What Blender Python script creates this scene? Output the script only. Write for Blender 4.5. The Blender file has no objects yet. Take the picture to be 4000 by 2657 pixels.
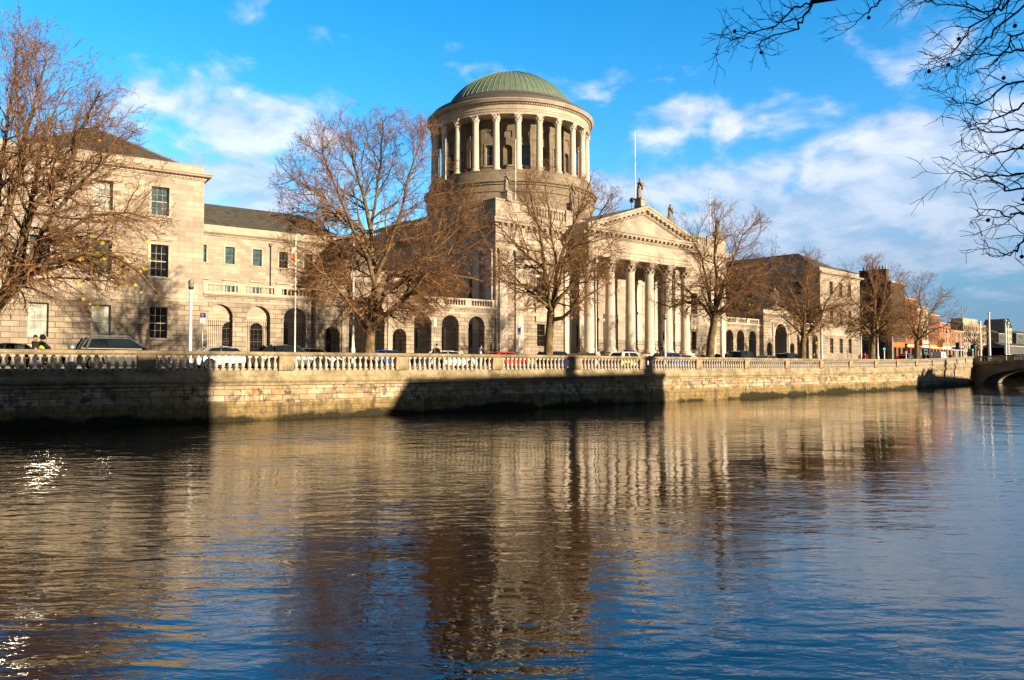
import bpy, math, random
import numpy as np
from math import sin, cos, tan, pi, sqrt, atan2, radians, degrees, exp
from mathutils import Vector, Matrix, noise

random.seed(7)
SC = bpy.context.scene
COL = SC.collection

# ------------------------------------------------------------------ camera maths (eye at the origin, X runs along the quay)
F_PX = 3000.0
PHI = radians(48.155)
PITCH = math.atan((1430 - 1328.5) / F_PX)
CF = np.array([cos(PHI) * cos(PITCH), sin(PHI) * cos(PITCH), sin(PITCH)])
CR = np.array([sin(PHI), -cos(PHI), 0.0])
CU = np.cross(CR, CF)

def ray(px, py):
    return CF * F_PX + CR * (px - 2000) + CU * (1328.5 - py)

def at_depth(px, py, z):
    d = ray(px, py)
    return d * (z / F_PX)

def at_Y(px, py, Y):
    d = ray(px, py)
    return d * (Y / d[1])

SUN_AZ, SUN_ALT = radians(11.0), radians(15.0)      # azimuth east of due -Y
WATER_Z = -2.8

# ------------------------------------------------------------------ object helpers
def tag(o, label=None, cat=None, group=None, kind=None):
    if label: o['label'] = label
    if cat: o['category'] = cat
    if group: o['group'] = group
    if kind: o['kind'] = kind
    return o

def empty(name, loc=(0, 0, 0), rz=0.0, label=None, cat=None, group=None):
    o = bpy.data.objects.new(name, None)
    COL.objects.link(o)
    o.location = loc
    o.rotation_euler = (0, 0, rz)
    o.empty_display_size = 0.3
    return tag(o, label, cat, group)

def inst(src, parent=None, loc=None, rz=None, label=None, cat=None):
    c = src.copy()
    COL.objects.link(c)
    if parent is not None: c.parent = parent
    if loc is not None: c.location = loc
    if rz is not None: c.rotation_euler = (0, 0, rz)
    return c

def kids(o):
    return [x for x in bpy.data.objects if x.parent is o]

def copy_tree(o, parent=None):
    ch = TREE.get(o.name, [])
    c = o.copy()
    COL.objects.link(c)
    c.parent = parent
    TREE[c.name] = []
    if parent is not None: TREE[parent.name].append(c)
    for k in ch:
        copy_tree(k, c)
    return c
TREE = {}

class MB:
    def __init__(s):
        s.v = []; s.f = []
    def pt(s, p):
        s.v.append((p[0], p[1], p[2])); return len(s.v) - 1
    def poly(s, pts):
        i = len(s.v)
        s.v.extend([(p[0], p[1], p[2]) for p in pts])
        s.f.append(tuple(range(i, i + len(pts))))
    def box(s, x0, x1, y0, y1, z0, z1):
        i = len(s.v)
        s.v.extend([(x0, y0, z0), (x1, y0, z0), (x1, y1, z0), (x0, y1, z0), (x0, y0, z1), (x1, y0, z1), (x1, y1, z1), (x0, y1, z1)])
        for q in ((0, 3, 2, 1), (4, 5, 6, 7), (0, 1, 5, 4), (1, 2, 6, 5), (2, 3, 7, 6), (3, 0, 4, 7)):
            s.f.append(tuple(i + k for k in q))
        return s
    def extr_y(s, xz, y0, y1):
        n = len(xz); i = len(s.v)
        s.v.extend([(p[0], y0, p[1]) for p in xz]); s.v.extend([(p[0], y1, p[1]) for p in xz])
        s.f.append(tuple(i + k for k in range(n))); s.f.append(tuple(i + n + k for k in reversed(range(n))))
        for k in range(n):
            a, b = k, (k + 1) % n
            s.f.append((i + a, i + n + a, i + n + b, i + b))
    def extr_x(s, yz, x0, x1):
        n = len(yz); i = len(s.v)
        s.v.extend([(x0, p[0], p[1]) for p in yz]); s.v.extend([(x1, p[0], p[1]) for p in yz])
        s.f.append(tuple(i + k for k in range(n))); s.f.append(tuple(i + n + k for k in reversed(range(n))))
        for k in range(n):
            a, b = k, (k + 1) % n
            s.f.append((i + a, i + n + a, i + n + b, i + b))
    def extr_z(s, xy, z0, z1):
        n = len(xy); i = len(s.v)
        s.v.extend([(p[0], p[1], z0) for p in xy]); s.v.extend([(p[0], p[1], z1) for p in xy])
        s.f.append(tuple(i + k for k in range(n))); s.f.append(tuple(i + n + k for k in reversed(range(n))))
        for k in range(n):
            a, b = k, (k + 1) % n
            s.f.append((i + a, i + n + a, i + n + b, i + b))
    def lathe(s, prof, cx=0, cy=0, n=16, cap=True, a0=0.0, a1=None, sx=1.0, sy=1.0):
        full = a1 is None
        m = n if full else n + 1
        i = len(s.v)
        for r, z in prof:
            for k in range(m):
                a = a0 + (2 * pi * k / n if full else (a1 - a0) * k / n)
                s.v.append((cx + r * cos(a) * sx, cy + r * sin(a) * sy, z))
        for j in range(len(prof) - 1):
            for k in range(n):
                k2 = (k + 1) % m if full else k + 1
                s.f.append((i + j * m + k, i + j * m + k2, i + (j + 1) * m + k2, i + (j + 1) * m + k))
        if cap and full:
            s.f.append(tuple(i + k for k in reversed(range(m))))
            s.f.append(tuple(i + (len(prof) - 1) * m + k for k in range(m)))
    def sweep(s, path, prof, closed=True):
        # path: list of (x, y, z, nx, ny); prof: list of (out, up)
        n = len(prof); i = len(s.v)
        for (x, y, z, nx, ny) in path:
            for o, u in prof:
                s.v.append((x + nx * o, y + ny * o, z + u))
        for j in range(len(path) - 1):
            for k in range(n if closed else n - 1):
                k2 = (k + 1) % n
                s.f.append((i + j * n + k, i + (j + 1) * n + k, i + (j + 1) * n + k2, i + j * n + k2))
        if closed:
            s.f.append(tuple(i + k for k in range(n)))
            s.f.append(tuple(i + (len(path) - 1) * n + k for k in reversed(range(n))))
    def tube(s, pts, rad, n=6, cap=True):
        P = [Vector(p) for p in pts]
        if not hasattr(rad, '__len__'): rad = [rad] * len(P)
        i = len(s.v)
        for j, p in enumerate(P):
            t = (P[min(j + 1, len(P) - 1)] - P[max(j - 1, 0)])
            if t.length < 1e-9: t = Vector((0, 0, 1))
            t.normalize()
            a = t.cross(Vector((0, 0, 1)) if abs(t.z) < .95 else Vector((1, 0, 0))).normalized()
            b = t.cross(a)
            for k in range(n):
                g = 2 * pi * k / n
                q = p + (a * cos(g) + b * sin(g)) * rad[j]
                s.v.append((q.x, q.y, q.z))
        for j in range(len(P) - 1):
            for k in range(n):
                k2 = (k + 1) % n
                s.f.append((i + j * n + k, i + (j + 1) * n + k, i + (j + 1) * n + k2, i + j * n + k2))
        if cap:
            s.f.append(tuple(i + k for k in range(n)))
            s.f.append(tuple(i + (len(P) - 1) * n + k for k in reversed(range(n))))
    def ball(s, c, r, n=10, m=6, sz=1.0):
        prof = [(max(1e-4, r * sin(pi * j / m)), c[2] - r * sz * cos(pi * j / m)) for j in range(m + 1)]
        s.lathe(prof, c[0], c[1], n, cap=False)
    def mesh(s, name, mat, smooth=False):
        me = bpy.data.meshes.new(name)
        me.from_pydata(s.v, [], s.f)
        if mat is not None: me.materials.append(mat)
        if smooth:
            me.polygons.foreach_set('use_smooth', [True] * len(me.polygons))
            if smooth == 2:
                try: me.set_sharp_from_angle(angle=radians(35))
                except Exception: pass
        me.update()
        return me
    def build(s, name, mat, parent=None, smooth=False, loc=None):
        o = bpy.data.objects.new(name, s.mesh(name, mat, smooth))
        COL.objects.link(o)
        if parent is not None:
            o.parent = parent
            TREE.setdefault(parent.name, []).append(o)
        TREE.setdefault(o.name, [])
        if loc is not None: o.location = loc
        return o

# ------------------------------------------------------------------ materials
class N:
    def __init__(s, name, world=False):
        if world:
            s.t = name.node_tree
        else:
            s.m = bpy.data.materials.new(name); s.m.use_nodes = True
            s.t = s.m.node_tree
        s.t.nodes.clear()
    def n(s, typ, **kw):
        x = s.t.nodes.new(typ)
        for k, v in kw.items():
            if k == 'i':
                for a, b in v.items():
                    sock = x.inputs[a]
                    if isinstance(b, bpy.types.NodeSocket): s.t.links.new(b, sock)
                    else: sock.default_value = b
            else: setattr(x, k, v)
        return x
    def l(s, a, b): s.t.links.new(a, b)
    def math(s, op, a, b=None, c=None, clamp=False):
        x = s.n('ShaderNodeMath', operation=op); x.use_clamp = clamp
        for k, v in enumerate((a, b, c)):
            if v is None: continue
            if isinstance(v, bpy.types.NodeSocket): s.l(v, x.inputs[k])
            else: x.inputs[k].default_value = v
        return x.outputs[0]
    def mix(s, f, a, b, blend='MIX'):
        x = s.n('ShaderNodeMix', data_type='RGBA', blend_type=blend)
        for k, v in ((0, f), (6, a), (7, b)):
            if isinstance(v, bpy.types.NodeSocket): s.l(v, x.inputs[k])
            elif k == 0: x.inputs[k].default_value = v
            else: x.inputs[k].default_value = (*v, 1) if len(v) == 3 else v
        return x.outputs[2]
    def ramp(s, fac, stops, interp='LINEAR'):
        x = s.n('ShaderNodeValToRGB'); x.color_ramp.interpolation = interp
        e = x.color_ramp.elements
        while len(e) < len(stops): e.new(0.5)
        for k, (p, c) in enumerate(stops):
            e[k].position = p
            e[k].color = (c, c, c, 1) if not hasattr(c, '__len__') else ((*c, 1) if len(c) == 3 else c)
        s.l(fac, x.inputs[0])
        return x.outputs[0]
    def noise(s, vec, scale, detail=3, rough=.55, dist=0, out=0):
        x = s.n('ShaderNodeTexNoise', i={'Scale': scale, 'Detail': detail, 'Roughness': rough, 'Distortion': dist})
        if vec is not None: s.l(vec, x.inputs['Vector'])
        return x.outputs[out]
    def out(s, bsdf):
        o = s.n('ShaderNodeOutputMaterial'); s.l(bsdf, o.inputs[0]); return s.m

def bsdf(g, color, rough=.8, metal=0.0, spec=.3, normal=None, coat=0.0, ior=None):
    p = g.n('ShaderNodeBsdfPrincipled')
    for k, v in (('Base Color', color), ('Roughness', rough), ('Metallic', metal), ('Specular IOR Level', spec), ('Coat Weight', coat)):
        if isinstance(v, bpy.types.NodeSocket): g.l(v, p.inputs[k])
        else: p.inputs[k].default_value = (*v, 1) if hasattr(v, '__len__') else v
    if ior: p.inputs['IOR'].default_value = ior
    if normal is not None: g.l(normal, p.inputs['Normal'])
    return p.outputs[0]

def flat(name, c, rough=.6, metal=0.0, spec=.4, var=.12, scale=3.0, coat=0.0):
    g = N(name)
    tc = g.n('ShaderNodeTexCoord').outputs['Object']
    nz = g.noise(tc, scale, 4, .6)
    col = g.mix(g.math('MULTIPLY', g.ramp(nz, [(.3, 0), (.7, 1)]), var * 2), c, tuple(x * .6 for x in c))
    return g.out(bsdf(g, col, rough, metal, spec, coat=coat))

def xz_coord(g, cyl_r=None):
    tc = g.n('ShaderNodeTexCoord').outputs['Object']
    sx = g.n('ShaderNodeSeparateXYZ'); g.l(tc, sx.inputs[0])
    if cyl_r:
        u = g.math('MULTIPLY', g.math('ARCTAN2', sx.outputs[1], sx.outputs[0]), cyl_r)
    else:
        u = g.math('ADD', sx.outputs[0], sx.outputs[1])
    cx = g.n('ShaderNodeCombineXYZ'); g.l(u, cx.inputs[0]); g.l(sx.outputs[2], cx.inputs[1])
    return tc, sx, cx.outputs[0]

def ashlar(name, c1, c2, mortar, bw=1.0, bh=.38, msize=.012, stain=.35, stain_c=(.10, .085, .065), bump=.25, cyl=None, dark_blocks=.0, streak=.25, warm=None):
    g = N(name)
    tc, sx, uv = xz_coord(g, cyl)
    br = g.n('ShaderNodeTexBrick', i={'Vector': uv, 'Color1': (*c1, 1), 'Color2': (*c2, 1), 'Mortar': (*mortar, 1), 'Scale': 1.0,
             'Mortar Size': msize, 'Mortar Smooth': .2, 'Bias': -.1, 'Brick Width': bw, 'Row Height': bh})
    br.offset = .5
    col = br.outputs['Color']
    # a second brick tint, same lattice, for individually darker stones
    b2 = g.n('ShaderNodeTexBrick', i={'Vector': uv, 'Color1': (1, 1, 1, 1), 'Color2': (0, 0, 0, 1), 'Mortar': (1, 1, 1, 1), 'Scale': 1.0,
             'Mortar Size': 0.0, 'Bias': -.55, 'Brick Width': bw, 'Row Height': bh})
    b2.offset = .5
    if dark_blocks:
        col = g.mix(g.math('MULTIPLY', g.math('SUBTRACT', 1.0, b2.outputs['Color']), dark_blocks), col, stain_c)
    n1 = g.noise(tc, .55, 5, .62)
    n2 = g.noise(tc, 6.0, 4, .65)
    st = g.n('ShaderNodeMapping'); st.inputs['Scale'].default_value = (1.6, 1.6, .16); g.l(tc, st.inputs[0])
    n3 = g.noise(st.outputs[0], 1.4, 4, .6)
    f1 = g.math('MULTIPLY', g.ramp(n1, [(.42, 0), (.72, 1)]), stain)
    col = g.mix(f1, col, stain_c)
    col = g.mix(g.math('MULTIPLY', g.ramp(n3, [(.52, 0), (.75, 1)]), streak), col, stain_c)
    col = g.mix(g.math('MULTIPLY', g.ramp(n2, [(.35, 0), (.7, 1)]), .22), col, tuple(x * .55 for x in c1))
    n5 = g.noise(tc, .23, 4, .6)
    col = g.mix(g.math('MULTIPLY', g.ramp(n5, [(.47, 0), (.58, 1)]), .48), col, tuple(sum(c1) / 3 * .48 + .01 + (x - sum(c1) / 3) * .3 for x in c1))
    if warm:
        n4 = g.noise(tc, .9, 2, .5)
        col = g.mix(g.math('MULTIPLY', g.ramp(n4, [(.5, 0), (.7, 1)]), .5), col, warm)
    h = g.math('ADD', g.math('MULTIPLY', br.outputs['Fac'], -1.0), g.math('MULTIPLY', n2, .35))
    bp = g.n('ShaderNodeBump', i={'Strength': bump, 'Distance': .03, 'Height': h})
    return g.out(bsdf(g, col, .88, 0, .15, bp.outputs[0]))

M = {}
M['stone'] = ashlar('pale_ashlar', (.52, .45, .365), (.345, .295, .235), (.17, .135, .105), 1.15, .43, .011, .38, (.20, .165, .13), .25, dark_blocks=.55, streak=.30)
M['stone_low'] = ashlar('rusticated_ashlar', (.44, .375, .295), (.265, .22, .17), (.06, .045, .032), 1.15, .42, .024, .42, (.15, .12, .09), .6, dark_blocks=.40, streak=.38)
M['stone_trim'] = ashlar('trim_stone', (.55, .475, .385), (.43, .37, .295), (.26, .21, .16), 1.6, 2.0, .006, .34, (.19, .155, .12), .15, streak=.38)
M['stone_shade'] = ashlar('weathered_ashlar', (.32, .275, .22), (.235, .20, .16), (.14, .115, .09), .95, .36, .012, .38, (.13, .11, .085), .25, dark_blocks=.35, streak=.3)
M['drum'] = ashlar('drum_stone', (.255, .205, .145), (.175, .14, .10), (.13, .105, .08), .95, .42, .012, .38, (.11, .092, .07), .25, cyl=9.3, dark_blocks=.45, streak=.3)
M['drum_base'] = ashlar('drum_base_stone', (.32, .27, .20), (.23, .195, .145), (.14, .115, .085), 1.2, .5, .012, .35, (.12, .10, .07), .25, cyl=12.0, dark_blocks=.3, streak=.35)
M['column'] = ashlar('column_stone', (.63, .56, .48), (.57, .50, .43), (.36, .31, .25), 60.0, 2.9, .012, .22, (.30, .26, .21), .1, streak=.2)
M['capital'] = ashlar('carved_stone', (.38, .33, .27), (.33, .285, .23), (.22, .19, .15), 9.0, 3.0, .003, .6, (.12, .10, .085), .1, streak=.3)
M['statue'] = ashlar('statue_stone', (.30, .26, .21), (.27, .235, .19), (.2, .17, .14), 9, 9, .002, .7, (.07, .06, .05), .1, streak=.5)

def roof_mat(name, c1, c2, moss=(.12, .10, .05)):
    g = N(name)
    tc, sx, uv = xz_coord(g)
    br = g.n('ShaderNodeTexBrick', i={'Vector': tc, 'Color1': (*c1, 1), 'Color2': (*c2, 1), 'Mortar': (.02, .018, .016, 1), 'Scale': 1.0,
             'Mortar Size': .015, 'Brick Width': .5, 'Row Height': .28})
    n1 = g.noise(tc, 1.3, 5, .7); n2 = g.noise(tc, .5, 3, .5)
    col = g.mix(g.ramp(n1, [(.45, 0), (.7, .8)]), br.outputs['Color'], tuple(x * .35 for x in c1))
    col = g.mix(g.ramp(n2, [(.5, 0), (.75, .5)]), col, moss)
    bp = g.n('ShaderNodeBump', i={'Strength': .4, 'Distance': .03, 'Height': br.outputs['Fac']})
    return g.out(bsdf(g, col, .75, 0, .3, bp.outputs[0]))
M['slate'] = roof_mat('slate_roof', (.105, .095, .085), (.07, .066, .06))
M['dark_lead'] = flat('dark_weathered_ring', (.095, .085, .08), .7, 0, .3, .25, .8)
M['lead'] = flat('lead_roof', (.22, .215, .205), .65, 0, .3, .2, .8)

def copper():
    g = N('verdigris_copper')
    tc = g.n('ShaderNodeTexCoord').outputs['Object']
    n1 = g.noise(tc, .8, 5, .6)
    st = g.n('ShaderNodeMapping'); st.inputs['Scale'].default_value = (1.5, 1.5, .25); g.l(tc, st.inputs[0])
    n2 = g.noise(st.outputs[0], 2.2, 4, .6)
    col = g.mix(g.ramp(n1, [(.35, 0), (.65, 1)]), (.11, .165, .13), (.155, .21, .16))
    col = g.mix(g.ramp(n2, [(.5, 0), (.75, .6)]), col, (.09, .12, .08))
    return g.out(bsdf(g, col, .6, 0, .3))
M['copper'] = copper()
M['copper_seam'] = flat('copper_seam', (.16, .25, .18), .6)

def glass(name, c, rough=.03, spec=.9, wave=.06):
    g = N(name)
    tc = g.n('ShaderNodeTexCoord').outputs['Object']
    nz = g.noise(tc, 1.6, 2, .5)
    bp = g.n('ShaderNodeBump', i={'Strength': wave, 'Distance': .02, 'Height': nz})
    n2 = g.noise(tc, .8, 2, .5)
    col = g.mix(g.ramp(n2, [(.4, 0), (.6, 1)]), c, tuple(x * .5 for x in c))
    return g.out(bsdf(g, col, rough, 0, spec, bp.outputs[0], ior=1.6))
M['glass'] = glass('window_glass', (.018, .035, .045))
M['glass_teal'] = glass('window_glass_teal', (.05, .12, .14), wave=.15)
M['glass_blind_glare'] = glass('window_glass_blind_glare', (.50, .54, .50), wave=.25)  # pale blinds; the pallor also paints in sky reflected by the upper panes
M['glass_dim'] = glass('window_glass_dim', (.012, .013, .015), .05, .5)
M['glass_car'] = glass('car_glass', (.010, .018, .022), .02, .45)
M['sash_dark'] = flat('dark_sash_paint', (.10, .055, .04), .5)
M['sash_white'] = flat('white_sash_paint', (.40, .40, .38), .5)
M['iron'] = flat('black_iron', (.008, .008, .009), .8, 0, .2)

def quay_stone():
    g = N('river_wall_stone')
    tc, sx, uv = xz_coord(g)
    z = sx.outputs[2]
    br = g.n('ShaderNodeTexBrick', i={'Vector': uv, 'Color1': (.58, .48, .34, 1), 'Color2': (.42, .34, .24, 1), 'Mortar': (.15, .105, .06, 1), 'Scale': 1.0,
             'Mortar Size': .016, 'Mortar Smooth': .3, 'Bias': -.1, 'Brick Width': .86, 'Row Height': .30})
    br.offset = .43
    b2 = g.n('ShaderNodeTexBrick', i={'Vector': uv, 'Color1': (0, 0, 0, 1), 'Color2': (1, 1, 1, 1), 'Mortar': (0, 0, 0, 1), 'Scale': 1.0,
             'Mortar Size': 0.0, 'Bias': -.35, 'Brick Width': .86, 'Row Height': .30}); b2.offset = .43
    n_big = g.noise(tc, .7, 5, .65); n_mid = g.noise(tc, 2.6, 6, .72); n_f = g.noise(tc, 11, 4, .7)
    col = br.outputs['Color']
    # blackened stones and soot blotches, strongest in the two courses under the ledge
    blk = g.math('MULTIPLY', b2.outputs['Color'], g.ramp(n_mid, [(.36, 0), (.50, 1)]))
    blot = g.math('MULTIPLY', g.ramp(n_mid, [(.47, 0), (.56, 1)]), g.ramp(n_big, [(.36, 0), (.55, 1)]))
    col = g.mix(g.math('MULTIPLY', g.math('MAXIMUM', blk, blot), .85), col, (.028, .024, .018))
    warm = g.math('MULTIPLY', g.ramp(g.noise(tc, 1.1, 2, .5), [(.52, 0), (.62, 1)]), .5)
    col = g.mix(warm, col, (.44, .26, .12))
    # tide band: smoother, mossy, olive below a wavy line; dark weed at the waterline
    wav = g.math('ADD', z, g.math('MULTIPLY', g.math('SUBTRACT', n_big, .5), .5))
    tide = g.n('ShaderNodeMapRange', i={'Value': wav, 'From Min': -1.78, 'From Max': -1.92, 'To Min': 0, 'To Max': 1}).outputs[0]
    moss = g.mix(g.ramp(n_mid, [(.35, 0), (.65, 1)]), (.30, .215, .075), (.14, .105, .045))
    st = g.n('ShaderNodeMapping'); st.inputs['Scale'].default_value = (1.2, 1.2, .18); g.l(tc, st.inputs[0])
    run = g.ramp(g.noise(st.outputs[0], 1.3, 4, .6), [(.50, 0), (.62, .92)])
    moss = g.mix(run, moss, (.05, .04, .025))
    col = g.mix(g.math('MULTIPLY', tide, .88), col, moss)
    col = g.mix(g.math('MULTIPLY', br.outputs['Fac'], .7), col, (.07, .05, .03))
    wv2 = g.math('ADD', z, g.math('MULTIPLY', g.math('SUBTRACT', g.math('ADD', g.math('MULTIPLY', g.noise(tc, 1.3, 4, .6), .35), g.math('MULTIPLY', g.noise(tc, .16, 2, .5), .65)), .5), 2.6))
    weed = g.n('ShaderNodeMapRange', i={'Value': wv2, 'From Min': -2.36, 'From Max': -2.56, 'To Min': 0, 'To Max': 1}).outputs[0]
    col = g.mix(weed, col, g.mix(n_f, (.020, .021, .006), (.006, .006, .003)))
    col = g.mix(g.math('MULTIPLY', g.ramp(n_f, [(.4, 0), (.7, 1)]), .35), col, (.10, .08, .055))
    h = g.math('ADD', g.math('MULTIPLY', br.outputs['Fac'], -1.0), g.math('MULTIPLY', n_mid, .8))
    bp = g.n('ShaderNodeBump', i={'Strength': .5, 'Distance': .04, 'Height': h})
    return g.out(bsdf(g, col, .85, 0, .2, bp.outputs[0]))
M['quay'] = quay_stone()

def coping_stone(name, c1, c2, green=.4):
    g = N(name)
    tc, sx, uv = xz_coord(g)
    br = g.n('ShaderNodeTexBrick', i={'Vector': uv, 'Color1': (*c1, 1), 'Color2': (*c2, 1), 'Mortar': (.10, .08, .05, 1), 'Scale': 1.0,
             'Mortar Size': .01, 'Brick Width': 1.7, 'Row Height': 3.0})
    n1 = g.noise(tc, 1.1, 6, .7); n2 = g.noise(tc, 7, 5, .7); n3 = g.noise(tc, .8, 3, .5)
    col = g.mix(g.ramp(n1, [(.42, 0), (.66, .85)]), br.outputs['Color'], (.085, .07, .045))
    col = g.mix(g.math('MULTIPLY', g.ramp(n3, [(.45, 0), (.65, 1)]), green), col, (.21, .17, .06))
    col = g.mix(g.ramp(n2, [(.45, 0), (.75, .55)]), col, (.07, .06, .045))
    bp = g.n('ShaderNodeBump', i={'Strength': .35, 'Distance': .02, 'Height': n2})
    return g.out(bsdf(g, col, .85, 0, .2, bp.outputs[0]))
M['coping'] = coping_stone('coping_stone', (.46, .38, .25), (.36, .30, .195), .3)
M['rail'] = coping_stone('rail_stone', (.40, .325, .21), (.34, .275, .18), .25)
M['baluster'] = flat('white_baluster_stone', (.54, .49, .42), .8, 0, .2, .45, 2.2)
M['bridge'] = ashlar('bridge_granite', (.27, .235, .19), (.20, .175, .14), (.11, .095, .075), 1.1, .42, .014, .5, (.07, .06, .05), .3, dark_blocks=.3, streak=.35)

def asphalt():
    g = N('asphalt')
    tc = g.n('ShaderNodeTexCoord').outputs['Object']
    n1 = g.noise(tc, .3, 4, .6); n2 = g.noise(tc, 40, 3, .7)
    col = g.mix(n1, (.042, .042, .044), (.07, .066, .062)); col = g.mix(g.math('MULTIPLY', n2, .4), col, (.11, .105, .1))
    return g.out(bsdf(g, col, .85, 0, .3))
M['asphalt'] = asphalt()
def paving():
    g = N('paving')
    tc = g.n('ShaderNodeTexCoord').outputs['Object']
    br = g.n('ShaderNodeTexBrick', i={'Vector': tc, 'Color1': (.30, .27, .225, 1), 'Color2': (.235, .21, .175, 1), 'Mortar': (.12, .10, .08, 1), 'Scale': 1.0,
             'Mortar Size': .012, 'Brick Width': .9, 'Row Height': .6})
    n1 = g.noise(tc, .6, 5, .65)
    col = g.mix(g.ramp(n1, [(.4, 0), (.7, .5)]), br.outputs['Color'], (.10, .085, .07))
    return g.out(bsdf(g, col, .85, 0, .25))
M['paving'] = paving()
M['kerb'] = flat('granite_kerb', (.34, .32, .29), .8)
M['white_line'] = flat('road_paint', (.7, .7, .68), .7, 0, .3, .2, 8)

def bark(name, c1, c2):
    g = N(name)
    tc = g.n('ShaderNodeTexCoord').outputs['Object']
    st = g.n('ShaderNodeMapping'); st.inputs['Scale'].default_value = (1, 1, .45); g.l(tc, st.inputs[0])
    n1 = g.noise(st.outputs[0], 3.2, 5, .65); n2 = g.noise(st.outputs[0], 14, 4, .7)
    col = g.mix(g.ramp(n1, [(.4, 0), (.62, 1)]), c1, c2)
    col = g.mix(g.ramp(n2, [(.45, 0), (.7, .7)]), col, tuple(x * .3 for x in c2))
    bp = g.n('ShaderNodeBump', i={'Strength': .7, 'Distance': .05, 'Height': n2})
    return g.out(bsdf(g, col, .85, 0, .2, bp.outputs[0]))
M['bark'] = bark('plane_bark', (.26, .18, .095), (.105, .075, .045))
M['twig'] = bark('plane_twigs', (.36, .20, .095), (.15, .085, .048))
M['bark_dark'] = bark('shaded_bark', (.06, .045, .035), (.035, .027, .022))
M['leaf'] = flat('autumn_leaf', (.55, .40, .03), .6, 0, .2, .6, .9)
M['leaf_green'] = flat('late_green_leaf', (.30, .30, .03), .6, 0, .2, .6, .9)
M['leaf_rust'] = flat('rust_leaf', (.50, .17, .03), .6, 0, .2, .5, .9)

def paint(name, c, rough=.25, metal=0.0):
    g = N(name)
    tc = g.n('ShaderNodeTexCoord').outputs['Object']
    nz = g.noise(tc, 2.5, 4, .6)
    col = g.mix(g.math('MULTIPLY', g.ramp(nz, [(.35, 0), (.75, 1)]), .3), c, tuple(x * .55 + .02 for x in c))
    return g.out(bsdf(g, col, rough, metal, .5, coat=.5))
PAINT = {k: paint('car_paint_' + k, c, r, m) for k, c, r, m in (
    ('black', (.012, .012, .014), .25, 0), ('charcoal', (.035, .032, .033), .25, .1), ('silver', (.48, .50, .53), .28, .5), ('slate', (.20, .23, .25), .28, .4),
    ('navy', (.012, .022, .075), .25, 0), ('blue', (.02, .10, .42), .25, 0), ('white', (.74, .74, .73), .3, 0), ('red', (.55, .012, .012), .25, 0),
    ('green', (.03, .06, .05), .25, .1), ('grey', (.14, .145, .15), .28, .3), ('yellow', (.62, .60, .05), .35, 0))}
M['tyre'] = flat('tyre_rubber', (.014, .014, .014), .85)
M['rim'] = flat('alloy_rim', (.42, .42, .43), .3, .8)
M['chrome'] = flat('bright_trim', (.75, .75, .76), .2, .9, .5, .03)
M['red_lamp'] = flat('red_lamp_lens', (.55, .01, .01), .2, 0, .6, .03)
M['clear_lamp'] = flat('clear_lamp_lens', (.55, .57, .58), .12, .2, .8, .03)
M['plate'] = flat('number_plate', (.65, .65, .62), .4)
M['white_paint'] = flat('white_post_paint', (.78, .78, .77), .4, 0, .4, .08)
M['grey_metal'] = flat('galvanised_steel', (.36, .37, .38), .4, .6, .5, .15)
M['dark_metal'] = flat('dark_metal', (.05, .05, .052), .5, .2)
M['sign_blue'] = flat('blue_sign', (.008, .03, .20), .9, 0, .05, .08)
M['sign_white'] = flat('white_sign', (.62, .63, .64), .9, 0, .05, .05)
M['sign_red'] = flat('red_sign', (.55, .03, .03), .4, 0, .4, .05)
M['sign_yellow'] = flat('yellow_sign', (.75, .52, .02), .4, 0, .4, .05)
M['sign_grey'] = flat('pale_grey_sign_back', (.50, .53, .50), .5, 0, .4, .08)
M['lens_dark'] = flat('dark_signal_lens', (.02, .01, .01), .3)
g = N('lit_green_lens'); e = g.n('ShaderNodeEmission', i={'Color': (.02, .9, .45, 1), 'Strength': 1.6}); M['lens_green'] = g.out(e.outputs[0])
M['skin'] = flat('skin', (.46, .27, .19), .6, 0, .3, .1)
M['hair_dark'] = flat('dark_hair', (.025, .018, .013), .7)
M['cloth_black'] = flat('black_cloth', (.014, .014, .016), .85)
M['cloth_navy'] = flat('navy_cloth', (.02, .025, .05), .85)
M['cloth_maroon'] = flat('maroon_cloth', (.11, .025, .025), .85)
M['cloth_red'] = flat('red_cloth', (.52, .02, .02), .8)
M['cloth_orange'] = flat('orange_cloth', (.62, .20, .03), .8)
M['cloth_grey'] = flat('grey_cloth', (.12, .12, .13), .85)
M['hivis'] = flat('hi_vis_cloth', (.42, .62, .02), .7)
M['cloth_blue'] = flat('blue_cloth', (.03, .08, .26), .85)
M['flag_green'] = flat('flag_green', (.01, .22, .11), .8)
M['flag_white'] = flat('flag_white', (.75, .75, .73), .8)
M['flag_orange'] = flat('flag_orange', (.75, .16, .03), .8)
M['brick_red'] = ashlar('red_brick', (.27, .10, .06), (.20, .075, .045), (.28, .22, .16), .24, .08, .008, .3, (.10, .05, .035), .15)
M['brick_orange'] = ashlar('orange_brick', (.34, .145, .07), (.26, .11, .055), (.30, .22, .15), .24, .08, .008, .25, (.14, .07, .04), .15)
M['brick_brown'] = ashlar('brown_brick', (.12, .075, .05), (.09, .058, .042), (.12, .10, .08), .24, .08, .008, .4, (.04, .03, .025), .15)
M['concrete'] = ashlar('pale_concrete', (.46, .40, .31), (.42, .365, .285), (.30, .26, .2), 3, 3, .02, .3, (.22, .19, .15), .1)
M['grey_clad'] = ashlar('grey_cladding', (.12, .135, .15), (.10, .115, .13), (.06, .065, .07), 2.5, 1.2, .02, .2, (.05, .055, .06), .1)
M['shop_navy'] = flat('navy_shopfront', (.012, .018, .04), .4)
M['shop_orange'] = flat('orange_shopfront', (.62, .17, .03), .5)
M['shop_red'] = flat('red_shopfront', (.50, .03, .02), .5)
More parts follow.
